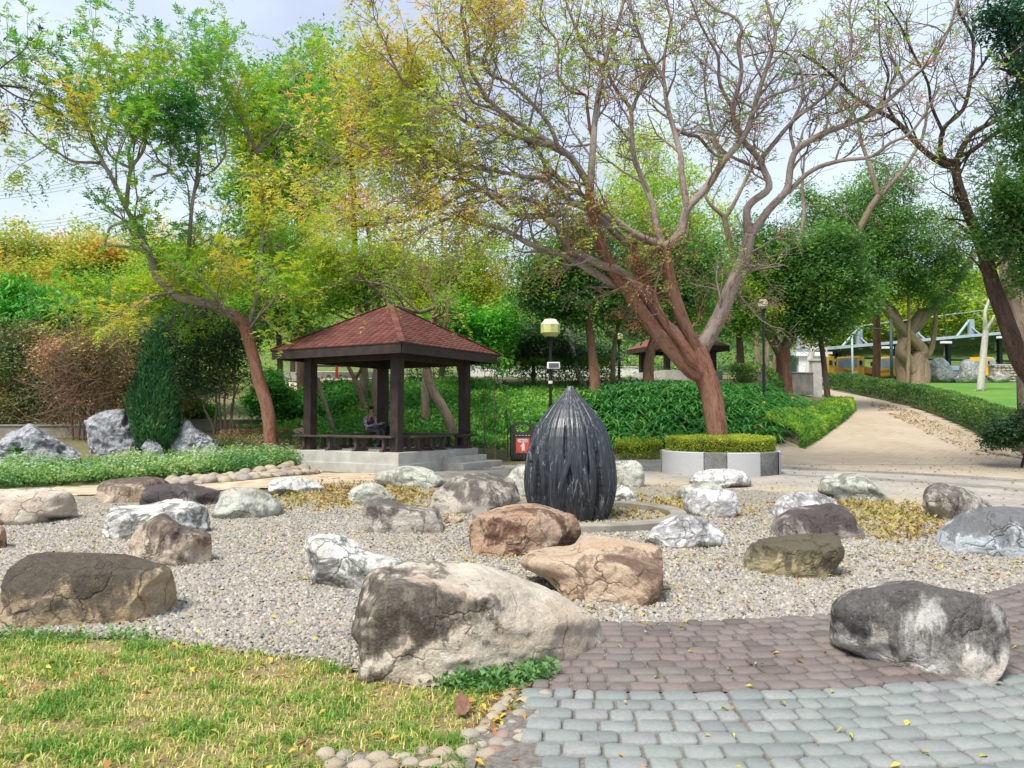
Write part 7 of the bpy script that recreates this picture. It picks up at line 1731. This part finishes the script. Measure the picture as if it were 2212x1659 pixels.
def hedge(name, pts, width, height, leafm, label, seed, dens=900, ln=.06, wd=.032, tint=(.45, .25), legs=False):
    g = np.random.default_rng(seed); p = np.asarray(pts, float)[:, :2]
    L = np.concatenate([[0], np.cumsum(np.linalg.norm(np.diff(p, axis=0), axis=1))]); c0 = p.mean(0)
    t = thing(name, (c0[0], c0[1], float(terr(*c0))), label, 'hedge')
    n = int(dens * L[-1]); s = g.uniform(0, L[-1], n)
    x, y = np.interp(s, L, p[:, 0]), np.interp(s, L, p[:, 1]); x2, y2 = np.interp(s + .05, L, p[:, 0]), np.interp(s + .05, L, p[:, 1])
    tg = np.column_stack([x2 - x, y2 - y]); tg /= np.linalg.norm(tg, axis=1, keepdims=True) + 1e-9; nn = np.column_stack([-tg[:, 1], tg[:, 0]])
    side = g.random(n); u = g.uniform(-1, 1, n); v = g.uniform(0.12 if legs else 0, 1, n)
    top = side < .42; u = np.where(top, u, np.where(side < .71, -1, 1) * (1 - np.abs(g.normal(0, .12, n)))); v = np.where(top, 1 - np.abs(g.normal(0, .08, n)), v)
    bump = np.array([mnoise.noise(Vector((a * .9, b * .9, 0))) for a, b in zip(x, y)]) * .10
    rnd_ = 1 - .22 * np.clip(v - .6, 0, 1) / .4
    off = u * rnd_ * width / 2
    pos = np.column_stack([x + nn[:, 0] * off, y + nn[:, 1] * off, np.zeros(n)]); pos[:, 2] = terr(pos[:, 0], pos[:, 1]) + v * (height + bump)
    pos += g.normal(0, .025, (n, 3))
    outw = np.column_stack([nn * u[:, None], v[:, None] * .9]); d_ = outw + g.normal(0, .6, (n, 3)); d_ /= np.linalg.norm(d_, axis=1, keepdims=True)
    nr = outw + np.array([0, 0, .6]) + g.normal(0, .5, (n, 3)); sz = g.uniform(.7, 1.3, n)
    V, Fq = leaf_tris(pos, d_, nr, ln * sz, wd * sz * 1.2)
    cn = np.array([mnoise.noise(Vector(q * 1.3)) for q in pos])
    leaves_obj('foliage', [(V, Fq)], leafm, t, np.clip(tint[0] + cn * tint[1] * 2 + (v - .6) * .25, 0, 1))
    w = Wood()
    for k in range(int(L[-1] * 4)):
        s_ = g.uniform(0, L[-1]); i_ = np.searchsorted(L, s_) - 1; i_ = max(0, i_); q = p[i_] + (p[min(i_ + 1, len(p) - 1)] - p[i_]) * ((s_ - L[i_]) / (L[min(i_ + 1, len(p) - 1)] - L[i_] + 1e-6)) + g.normal(0, width * .22, 2)
        z = float(terr(*q)); w.add(np.array([[q[0], q[1], z - .05], [q[0] + g.normal(0, .04), q[1], z + height * .5], [q[0] + g.normal(0, .1), q[1] + g.normal(0, .1), z + height * .85]]), np.array([.014, .011, .006]), 4)
    w.build('branchwork', BK_TWIG, t)['kind'] = 'stuff'
    return t
hp = GP([(1745, 836), (1800, 842), (1880, 860), (1990, 888), (2060, 915), (2130, 948), (2230, 992)])[:, :2]
tg = np.gradient(hp, axis=0); tg /= np.linalg.norm(tg, axis=1, keepdims=True); hp2 = hp + np.column_stack([tg[:, 1], -tg[:, 0]]) * -.75
if hp2[:, 0].mean() < hp[:, 0].mean(): hp2 = 2 * hp - hp2
hedge('path_hedge', catmull(hp2, 5), 1.25, 1.02, L_HEDGE, 'long clipped dark green hedge along the right side of the path', 161, 1500, .10, .05, legs=True)
mass_tree('dark_shrub', 'spreading dark shrub at the right edge over the whitish cobbles', (2200, 965), 22.3, [(2180, 935, 50, 26, 0), (2230, 920, 50, 35, 0), (2150, 950, 25, 16, 0)], L_DARKSH, BK_DARK, 110, 34, .16, .10, .045, 133, (.5, .25), r0=3, cat='shrub', nl=8)
# box hedge ring in the planter
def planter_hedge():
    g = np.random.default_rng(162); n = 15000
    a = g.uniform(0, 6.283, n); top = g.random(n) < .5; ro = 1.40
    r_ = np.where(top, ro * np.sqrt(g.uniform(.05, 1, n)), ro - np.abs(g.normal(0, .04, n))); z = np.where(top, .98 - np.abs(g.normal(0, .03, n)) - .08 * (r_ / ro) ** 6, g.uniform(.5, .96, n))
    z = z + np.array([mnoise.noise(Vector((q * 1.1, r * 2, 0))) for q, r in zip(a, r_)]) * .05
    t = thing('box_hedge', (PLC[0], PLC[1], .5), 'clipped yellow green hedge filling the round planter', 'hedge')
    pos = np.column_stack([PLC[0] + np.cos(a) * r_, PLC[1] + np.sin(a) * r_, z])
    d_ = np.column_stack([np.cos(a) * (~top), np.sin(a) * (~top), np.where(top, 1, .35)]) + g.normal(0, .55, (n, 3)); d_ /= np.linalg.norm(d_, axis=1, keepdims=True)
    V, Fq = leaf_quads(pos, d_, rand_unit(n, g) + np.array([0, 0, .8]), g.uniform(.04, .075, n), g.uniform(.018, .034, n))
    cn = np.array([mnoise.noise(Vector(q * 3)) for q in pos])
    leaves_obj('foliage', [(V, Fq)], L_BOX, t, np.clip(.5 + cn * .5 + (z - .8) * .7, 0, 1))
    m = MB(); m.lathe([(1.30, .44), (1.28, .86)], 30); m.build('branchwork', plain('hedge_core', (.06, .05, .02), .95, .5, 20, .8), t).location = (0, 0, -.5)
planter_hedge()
hedge('low_hedge', GP([(1332, 985), (1370, 985), (1425, 983)])[:, :2], 1.0, .42, L_BOX, 'low yellow green shrub strip between the sculpture and the planter', 163, 2200, .08, .035, (.4, .3))
hedge('low_hedge', GP([(1690, 955), (1745, 933), (1795, 905), (1818, 884)])[:, :2], 1.3, .62, L_YG, 'low fresh green shrubs edging the path below the strap leaf bank', 164, 1900, .10, .05, (.16, .3))
hedge('far_hedge', GP([(1125, 836), (1180, 838), (1260, 836), (1330, 832)])[:, :2], 1.4, 1.3, L_HEDGE, 'rough dark hedge across the top of the green slope behind the lamp', 165, 900, .13, .06, (.5, .3))
hedge('far_hedge', GP([(1580, 828), (1630, 830), (1660, 830)])[:, :2], 1.4, .75, L_HEDGE, 'short clipped hedge behind the beige lamp\'s pole', 166, 1000, .13, .06, (.62, .3))
hedge('far_hedge', GP([(880, 826), (930, 826), (975, 824)])[:, :2], 1.2, 1.5, L_HEDGE, 'dark rounded hedge seen under the right half of the pavilion roof', 167, 1100, .13, .06, (.4, .25))
# ---- strap leaf bank
def strap_leaves(name, poly, n, seed, label, Lr=(.7, 1.2), wd=.082):
    g = np.random.default_rng(seed)
    q = sample_poly(poly, n // 9, g)
    idx = np.repeat(np.arange(len(q)), 9); c = q[idx] + np.column_stack([g.normal(0, .05, (len(idx), 2)), np.zeros(len(idx))]); m = len(c)
    a = g.uniform(0, 6.283, m); L = g.uniform(*Lr, m); up = g.uniform(.55, 1.0, m); seg = 5
    hd = np.column_stack([np.cos(a), np.sin(a), np.zeros(m)]); sd = np.column_stack([-np.sin(a), np.cos(a), np.zeros(m)])
    rows = []
    for k in range(seg + 1):
        t_ = k / seg
        hx = L * (.18 * t_ + .62 * t_ ** 2.1); hz = L * (1.08 * t_ * up - .72 * t_ ** 2.6)
        pc = c + hd * hx[:, None]; pc[:, 2] += hz
        w_ = wd * (.55 + 1.0 * t_ - 1.52 * t_ ** 3.2) * g.uniform(.8, 1.2, m) if k else np.full(m, wd * .5)
        w_ = np.maximum(w_, .003)
        rows.append((pc - sd * (w_ / 2)[:, None] + np.array([0, 0, .012]), pc + sd * (w_ / 2)[:, None] + np.array([0, 0, .012])))
    V = np.stack([x for r_ in rows for x in r_], 1)
    f = np.array([[2 * k, 2 * k + 1, 2 * k + 3, 2 * k + 2] for k in range(seg)])
    Fq = (f[None] + (np.arange(m) * (2 * seg + 2))[:, None, None]).reshape(-1, 4)
    cn = np.array([mnoise.noise(Vector(p_ * .9)) for p_ in q])[idx]
    tn = np.clip(.42 + cn * .35 + g.normal(0, .1, m), 0, .9); tn[g.random(m) < .012] = 1
    o = mk(name, V.reshape(-1, 3), [Fq], L_LILY, None, smooth=True, attrs={'tint': ('FACE', 'FLOAT', np.repeat(tn, seg))})
    tag(o, label, 'plants', kind='stuff')
bank = GP([(1250, 985), (1330, 972), (1420, 972), (1560, 966), (1680, 958), (1735, 930), (1752, 900), (1740, 878), (1690, 868), (1600, 852), (1480, 846), (1400, 838), (1340, 838), (1275, 862), (1230, 885), (1190, 905), (1165, 940), (1160, 965), (1195, 985)])
strap_leaves('strap_leaf_plants', bank, 12500, 171, 'bank of dark green arching strap leaves behind the sculpture and planter')
# one leafy rosette by the left rock
def rosette(px, py, d, label):
    b = P(px, py, d); z = float(terr(b[0], b[1])); z = max(z, b[2] - .05)
    t = thing('rosette_plant', (b[0], b[1], z), label, 'plant'); g = np.random.default_rng(5)
    for k in range(11):
        a = g.uniform(0, 6.28); L = g.uniform(.4, .62); m = MB(); n_ = 6; prev = None
        for i_ in range(n_ + 1):
            f = i_ / n_; x = L * (.3 * f + .5 * f * f); zz_ = L * (1.0 * f - .55 * f ** 2.2); w_ = .055 * math.sin(math.pi * min(1, f * .92 + .08)) + .004
            p_ = [m.bm.verts.new((x * math.cos(a) - s_ * w_ * math.sin(a), x * math.sin(a) + s_ * w_ * math.cos(a), zz_ + abs(s_) * .012)) for s_ in (-1, 0, 1)]
            if prev: m.bm.faces.new((prev[0], prev[1], p_[1], p_[0])); m.bm.faces.new((prev[1], prev[2], p_[2], p_[1]))
            prev = p_
        m.build('leaf', plain('rosette_leaf', (.05, .17, .035), .45, .2) if k == 0 else bpy.data.materials['rosette_leaf'], t, True)
rosette(40, 985, 19.9, 'bright green rosette plant in front of the left grey rock')
# ---- flower bed, ground cover, turf, litter
def low_plants(name, poly, n, leafm, hgt, ln, wd, seed, label, tint=(.45, .3), per=14, petals=0, sp=.07, catg='plants', feather=.0):
    g = np.random.default_rng(seed); q = sample_poly(poly, n, g); q[:, :2] += g.normal(0, feather, (n, 2)); q[:, 2] = terr(q[:, 0], q[:, 1])
    cn = np.array([mnoise.noise(Vector(p_ * .8)) for p_ in q]); hh = hgt * (.35 + 1.0 * g.random(n) ** 1.5 + cn * .7)
    idx = np.repeat(np.arange(n), per); m = len(idx); v = g.random(m)
    pos = q[idx] + g.normal(0, sp, (m, 3)) * np.array([1, 1, .3]); pos[:, 2] += np.abs(hh[idx]) * (.15 + .85 * v)
    d_ = rand_unit(m, g); d_[:, 2] = np.abs(d_[:, 2]) * .8 + .1; d_ /= np.linalg.norm(d_, axis=1, keepdims=True)
    nr = rand_unit(m, g); nr[:, 2] = np.abs(nr[:, 2]) + .8; sz = g.uniform(.7, 1.3, m)
    V, Fq = leaf_tris(pos, d_, nr, ln * sz, wd * sz * 1.25)
    ob = mk(name, V, [Fq], leafm, None, attrs={'tint': ('FACE', 'FLOAT', np.clip(tint[0] + cn[idx] * tint[1] * 2 + (v - .5) * .3, 0, 1))})
    tag(ob, label, catg, kind='stuff')
    if petals:
        k = g.integers(0, n, petals); c = q[k] + g.normal(0, .05, (petals, 3)); c[:, 2] = q[k, 2] + np.abs(hh[k]) + .03
        V2, F2 = [], []
        for j in range(5):
            a = np.full(petals, j * 1.2566) + g.random(petals); d2 = np.column_stack([np.cos(a), np.sin(a), np.full(petals, .35)]); d2 /= np.linalg.norm(d2, axis=1, keepdims=True)
            v_, f_ = leaf_quads(c, d2, np.tile([0, -.5, 1.0], (petals, 1)), np.full(petals, .030), np.full(petals, .026)); V2.append(v_); F2.append(f_ + j * petals * 4)
        ob = mk('small_flowers', np.vstack(V2), [np.vstack(F2)], L_PETAL, None, attrs={'tint': ('FACE', 'FLOAT', g.random(petals * 5))})
        tag(ob, 'tiny pale blue and white flowers scattered over the flower bed', 'flowers', kind='stuff')
bed = GP([(-400, 1062), (0, 1052), (200, 1043), (345, 1034), (470, 1022), (560, 1012), (650, 1000), (640, 990), (560, 988), (440, 998), (330, 1006), (150, 1012), (-400, 1016)])
low_plants('flower_bed', bed, 4200, L_FLOWER, .30, .075, .035, 181, 'flower bed of bushy green plants along the left path', (.45, .35), 15, 1500, feather=.14)
bed2 = GP([(420, 975), (640, 985), (652, 960), (620, 945), (520, 942), (470, 955)])
low_plants('flower_bed', bed2, 700, L_DRY, .30, .07, .03, 182, 'sparse drying plants at the foot of the leaning tree', (.4, .4), 10)
cov = GP([(505, 930), (640, 915), (640, 870), (700, 868), (760, 845), (850, 825), (1000, 822), (1130, 838), (1240, 836), (1240, 890), (1180, 915), (1160, 960), (1090, 972), (1020, 960), (880, 955), (640, 955)])
low_plants('ground_cover', cov, 4200, L_COVER, .16, .13, .085, 183, 'bright green creeping ground cover on the slope behind the pavilion', (.45, .4), 8, sp=.2)
low_plants('ground_cover', GP([(1130, 845), (1235, 840), (1280, 850), (1235, 880), (1180, 900), (1150, 940), (1110, 930), (1095, 870)]), 1500, L_COVER, .12, .12, .08, 184, 'smooth bright green slope left of the strap leaf bank', (.85, .25), 8, sp=.2)
low_plants('creeper', GP([(640, 900), (700, 905), (775, 880), (800, 850), (740, 845), (650, 868), (600, 880)]), 1100, L_COVER, .5, .13, .085, 185, 'deep green creeper heaped on the slope at the left post', (.22, .3), 16, sp=.14)
low_plants('weeds', GP([(965, 1482), (1010, 1475), (1080, 1470), (1150, 1462), (1185, 1455), (1180, 1475), (1110, 1490), (1000, 1500)]), 120, L_FLOWER, .075, .035, .022, 186, 'clover like weeds at the right foot of the largest boulder', (.2, .3), 16, sp=.04, feather=.03)
low_plants('weeds', GP([(-10, 1372), (90, 1378), (200, 1380), (320, 1376), (380, 1365), (300, 1392), (100, 1392), (-10, 1388)]), 60, L_FLOWER, .06, .03, .018, 187, 'small green weeds along the foot of the large brown boulder', (.25, .35), 14, sp=.04, feather=.03)
low_plants('moss_litter', GP([(1690, 1110), (1800, 1088), (1930, 1090), (2010, 1110), (2015, 1150), (1960, 1175), (1880, 1165), (1880, 1130), (1800, 1100)]), 700, L_LITTER, .03, .06, .035, 188, 'brownish mat of fallen leaves among the right hand boulders', (.4, .4), 8, sp=.06, catg='litter', feather=.45)
low_plants('moss_litter', GP([(680, 1052), (760, 1046), (900, 1055), (960, 1100), (900, 1110), (800, 1095), (640, 1100), (620, 1078)]), 700, L_LITTER, .03, .06, .035, 189, 'yellowish mat of moss and fallen leaves in front of the pavilion', (.35, .4), 8, sp=.06, catg='litter', feather=.45)
low_plants('moss_litter', GP([(1340, 1080), (1470, 1085), (1480, 1120), (1420, 1130), (1340, 1110)]), 350, L_LITTER, .03, .06, .035, 190, 'yellowish leaf litter between the kerb ring and the cracked white boulders', (.35, .4), 8, sp=.06, catg='litter', feather=.45)
def turf_blades():
    g = np.random.default_rng(191); poly = np.vstack([GP([(-150, 1378), (0, 1368), (200, 1374), (330, 1386), (470, 1400), (620, 1420), (720, 1434), (780, 1460), (900, 1492), (1000, 1498), (1170, 1478), (1120, 1530), (1085, 1575), (1050, 1620), (1000, 1660)])[:, :2], [[-.1, 2.75], [-4.4, 2.75]]])
    n = 92000; q = sample_poly(poly, n, g)
    cn = np.array([mnoise.fractal(Vector(p_ * 2.4), .7, 2.2, 5) for p_ in q]) * .75; cf = np.array([mnoise.noise(Vector(p_ * 11)) for p_ in q])
    keep = g.random(n) < np.clip(.58 + cn * 1.0 + cf * .45, .06, 1); q, cn, cf = q[keep], cn[keep], cf[keep]; n = len(q)
    a = g.uniform(0, 6.283, n); L = g.uniform(.018, .055, n) * (1 + .5 * np.clip(cn, -.5, 1)); lean = g.uniform(.15, 1.3, n)
    hd = np.column_stack([np.cos(a), np.sin(a), np.zeros(n)]); sd = np.column_stack([-np.sin(a), np.cos(a), np.zeros(n)])
    w0 = g.uniform(.0018, .0042, n)
    mid = q + hd * (L * .45 * lean * .6)[:, None] + np.array([0, 0, 1]) * (L * .55)[:, None]; tip = q + hd * (L * lean)[:, None] + np.array([0, 0, 1]) * (L * (1 - .35 * lean))[:, None]
    V = np.stack([q - sd * w0[:, None], q + sd * w0[:, None], mid + sd * (w0 * .8)[:, None], mid - sd * (w0 * .8)[:, None], tip], 1).reshape(-1, 3); V[:, 2] += .004
    b = np.arange(n) * 5
    Fq = np.column_stack([b, b + 1, b + 2, b + 3]); Ft = np.column_stack([b + 3, b + 2, b + 4])
    tn = np.clip(.52 - cn * .85 - cf * .25 + g.normal(0, .24, n), 0, 1)
    o = mk('grass', V, [Fq, Ft], L_GRASS, None, attrs={'tint': ('FACE', 'FLOAT', np.concatenate([tn, tn]))})
    tag(o, 'patchy green and straw coloured lawn grass in the front left corner', 'grass', kind='stuff')
turf_blades()
def fallen(name, poly, n, size, leafm, label, seed, zoff=.03, tint=(.4, .35), catg='litter'):
    g = np.random.default_rng(seed); q = sample_poly(poly, n, g); q[:, 2] += zoff + g.uniform(0, .015, n)
    cn = np.array([mnoise.noise(Vector(p_ * .7)) for p_ in q]); k = g.random(n) < np.clip(.5 + cn * 1.1, .1, 1); q = q[k]; n = len(q)
    a = g.uniform(0, 6.283, n); d_ = np.column_stack([np.cos(a), np.sin(a), g.normal(0, .15, n)]); nr = np.array([0, 0, 1.0]) + g.normal(0, .3, (n, 3)); sz = g.uniform(.5, 1.3, n) * size
    V, Fq = leaf_quads(q, d_ / np.linalg.norm(d_, axis=1, keepdims=True), nr, sz, sz * g.uniform(.35, .55, n), .3)
    o = mk(name, V, [Fq], leafm, None, attrs={'tint': ('FACE', 'FLOAT', np.clip(g.normal(tint[0], tint[1], n), 0, 1))})
    tag(o, label, catg, kind='stuff')
fallen('fallen_leaves', gpoly, 6000, .045, L_FALL, 'small yellow leaves fallen on the gravel', 201, .035, (.25, .3))
fallen('fallen_leaves', np.vstack([circ(5.6, -95, 165, 80), GP([(560, 1058), (700, 1050)])[:, :2]]) , 9000, .05, L_LITTER, 'yellow brown leaf litter over the back and right of the gravel bed', 207, .03, (.35, .3))
fallen('fallen_leaves', np.vstack([circ(5.85, -90, -5, 40), circ(9.0, -50, -95, 30)]), 340, .05, L_FALL, 'yellow leaves scattered over the paving stones', 202, .052, (.2, .25))
fallen('fallen_leaves', turf_poly, 1500, .05, L_FALL, 'brown and yellow leaves lying in the front grass', 203, .03, (.75, .25))
fallen('fallen_leaves', np.vstack([pl]), 5200, .075, L_LITTER, 'brown leaves strewn over the plaza paving', 204, .02, (.5, .3))
fallen('fallen_leaves', GP([(1880, 868), (1990, 895), (2120, 952), (2200, 990), (2100, 985), (2050, 960), (1960, 915), (1880, 880)]), 2600, .10, L_LITTER, 'drift of brown leaves along the foot of the hedge', 205, .045, (.6, .3))
fallen('fallen_leaves', GP([(1180, 1482), (1120, 1500), (1020, 1530), (1000, 1600), (1060, 1600), (1120, 1540), (1190, 1490)]), 160, .05, L_FALL, 'orange brown leaves gathered by the cobble edging', 206, .03, (.7, .25))
def rock_foot_leaves():
    g = np.random.default_rng(210); pts = []
    for o in list(COL.objects):
        if o.get('category') != 'boulder': continue
        V = np.empty(len(o.data.vertices) * 3, np.float32); o.data.vertices.foreach_get('co', V); V = V.reshape(-1, 3) + np.array(o.location)
        k = V[(V[:, 2] > -.03) & (V[:, 2] < .05)]
        if len(k) < 5: continue
        c = k[:, :2].mean(0); n = 46; q = k[g.integers(0, len(k), n)][:, :2]; e = q - c; e /= np.linalg.norm(e, axis=1, keepdims=True) + 1e-6
        q = q + e * np.abs(g.normal(.02, .05, (n, 1))); pts.append(np.column_stack([q, .03 + g.uniform(0, .02, n)]))
    q = np.vstack(pts); n = len(q); a = g.uniform(0, 6.283, n)
    d_ = np.column_stack([np.cos(a), np.sin(a), g.normal(0, .25, n)]); sz = g.uniform(.02, .05, n)
    V, Fq = leaf_quads(q, d_ / np.linalg.norm(d_, axis=1, keepdims=True), np.array([0, 0, 1.0]) + g.normal(0, .4, (n, 3)), sz, sz * .5, .3)
    o = mk('fallen_leaves', V, [Fq], L_LITTER, None, attrs={'tint': ('FACE', 'FLOAT', np.clip(g.normal(.6, .3, n), 0, 1))}); tag(o, 'dry leaves gathered against the feet of the boulders', 'litter', kind='stuff')
rock_foot_leaves()
def straw():
    g = np.random.default_rng(209); q = sample_poly(turf_poly, 9000, g); q[:, 2] += .012 + g.uniform(0, .012, len(q)); n = len(q); a = g.uniform(0, 6.283, n)
    d_ = np.column_stack([np.cos(a), np.sin(a), g.normal(0, .12, n)]); V, Fq = leaf_tris(q, d_ / np.linalg.norm(d_, axis=1, keepdims=True), np.array([0, 0, 1.0]) + g.normal(0, .3, (n, 3)), g.uniform(.02, .06, n), g.uniform(.004, .014, n))
    o = mk('dead_grass', V, [Fq], L_LITTER, None, attrs={'tint': ('FACE', 'FLOAT', np.clip(g.normal(.45, .3, n), 0, 1))}); tag(o, 'dry straw and leaf scraps between the blades of the front grass', 'litter', kind='stuff')
straw()
# leaves and twigs lying on the pavilion roof
def roof_litter():
    g = np.random.default_rng(208); c, s = math.cos(PROT), math.sin(PROT); n = 420
    face = g.integers(0, 2, n); f = g.uniform(.12, .85, n); u = g.uniform(-1, 1, n) * (1 - f) * 2.42 * .9
    keep = g.random(n) < .4 + .6 * (np.sin(u * 3 + f * 9) > .1); face, f, u = face[keep], f[keep], u[keep]
    y = -2.42 * (1 - f); z = 3.40 + 1.46 * f + .05
    lx = np.where(face == 0, u, y); ly = np.where(face == 0, y, u)
    pos = np.column_stack([PC[0] + lx * c - ly * s, PC[1] + lx * s + ly * c, z]); m = len(pos)
    V, Fq = leaf_quads(pos, rand_unit(m, g) * np.array([1, 1, .2]), np.tile([0, 0, 1.0], (m, 1)) + g.normal(0, .3, (m, 3)), g.uniform(.04, .10, m), g.uniform(.015, .03, m))
    o = mk('roof_litter', V, [Fq], L_LITTER, None, attrs={'tint': ('FACE', 'FLOAT', g.uniform(.1, .6, m))})
    tag(o, 'yellow leaves and twigs lying on the pavilion roof', 'litter', kind='stuff')
roof_litter()
m = MB(); c = G(998, 1548)[0]; a = MB()
big = a.bm
vs = [big.verts.new(v) for v in ((-.045, -.06, .0), (.0, -.075, .01), (.035, -.03, .02), (.04, .04, .012), (.0, .085, .03), (-.035, .03, .02))]; big.faces.new(vs)
bmesh.ops.solidify(big, geom=big.faces[:], thickness=.002)
o = a.build('dry_leaf', plain('pinkish_dry_leaf', (.36, .20, .13), .8, .25, 30, .3), None); o.location = (c[0], c[1], .05); o.rotation_euler = (.35, .2, .3)
tag(o, 'single large pinkish brown dry leaf lying on the front grass', 'leaf')
# a far wood that closes the view between the trunks
def far_wood(name, label, pts, n, per, seed, leafm, tint, spread, ln):
    g = np.random.default_rng(seed); es = []
    for (px, py, rx, ry, d) in pts:
        c = P(px, py, d); s = d / F_PX; es.append((c, (rx * s, rx * s * .6, ry * s)))
    cent = ell_clumps(es, g, n=n); V, Fq, idx = clump_leaves(cent, per, spread, ln, ln * .5, g, .8, .2)
    cn = np.array([mnoise.noise(Vector(p_ * .25)) for p_ in cent])
    o = mk(name, V, [Fq], leafm, None, attrs={'tint': ('FACE', 'FLOAT', np.clip(tint[0] + cn[idx] * tint[1] * 2 + g.normal(0, .05, len(idx)), 0, 1))})
    tag(o, label, 'wood', kind='stuff')
far_wood('far_wood', 'distant mixed wood closing the view behind the pavilion and the left shrubs', [(x, 690 + 20 * math.sin(x * .03), 130, 75, 56) for x in range(-100, 1200, 130)] + [(x, 790, 130, 45, 50) for x in range(-100, 620, 120)], 900, 30, 211, L_YG, (.22, .3), .9, .32)
far_wood('far_wood', 'distant dark wood behind the strap leaf bank and the path end', [(x, 660 + 15 * math.sin(x * .05), 110, 90, 62) for x in range(1180, 1760, 100)] + [(x, 760, 90, 35, 56) for x in range(1120, 1640, 100)] + [(x, 790, 70, 22, 46) for x in range(1090, 1620, 70)], 1000, 34, 212, L_EVER, (.5, .3), .9, .32)
far_wood('far_wood', 'scrub covered hillside behind the car shelter', [(x, 745, 90, 40, 100) for x in range(1650, 2400, 90)] + [(x, 690, 90, 50, 108) for x in range(1650, 2400, 90)], 520, 30, 213, L_YG, (.45, .35), 1.1, .40)
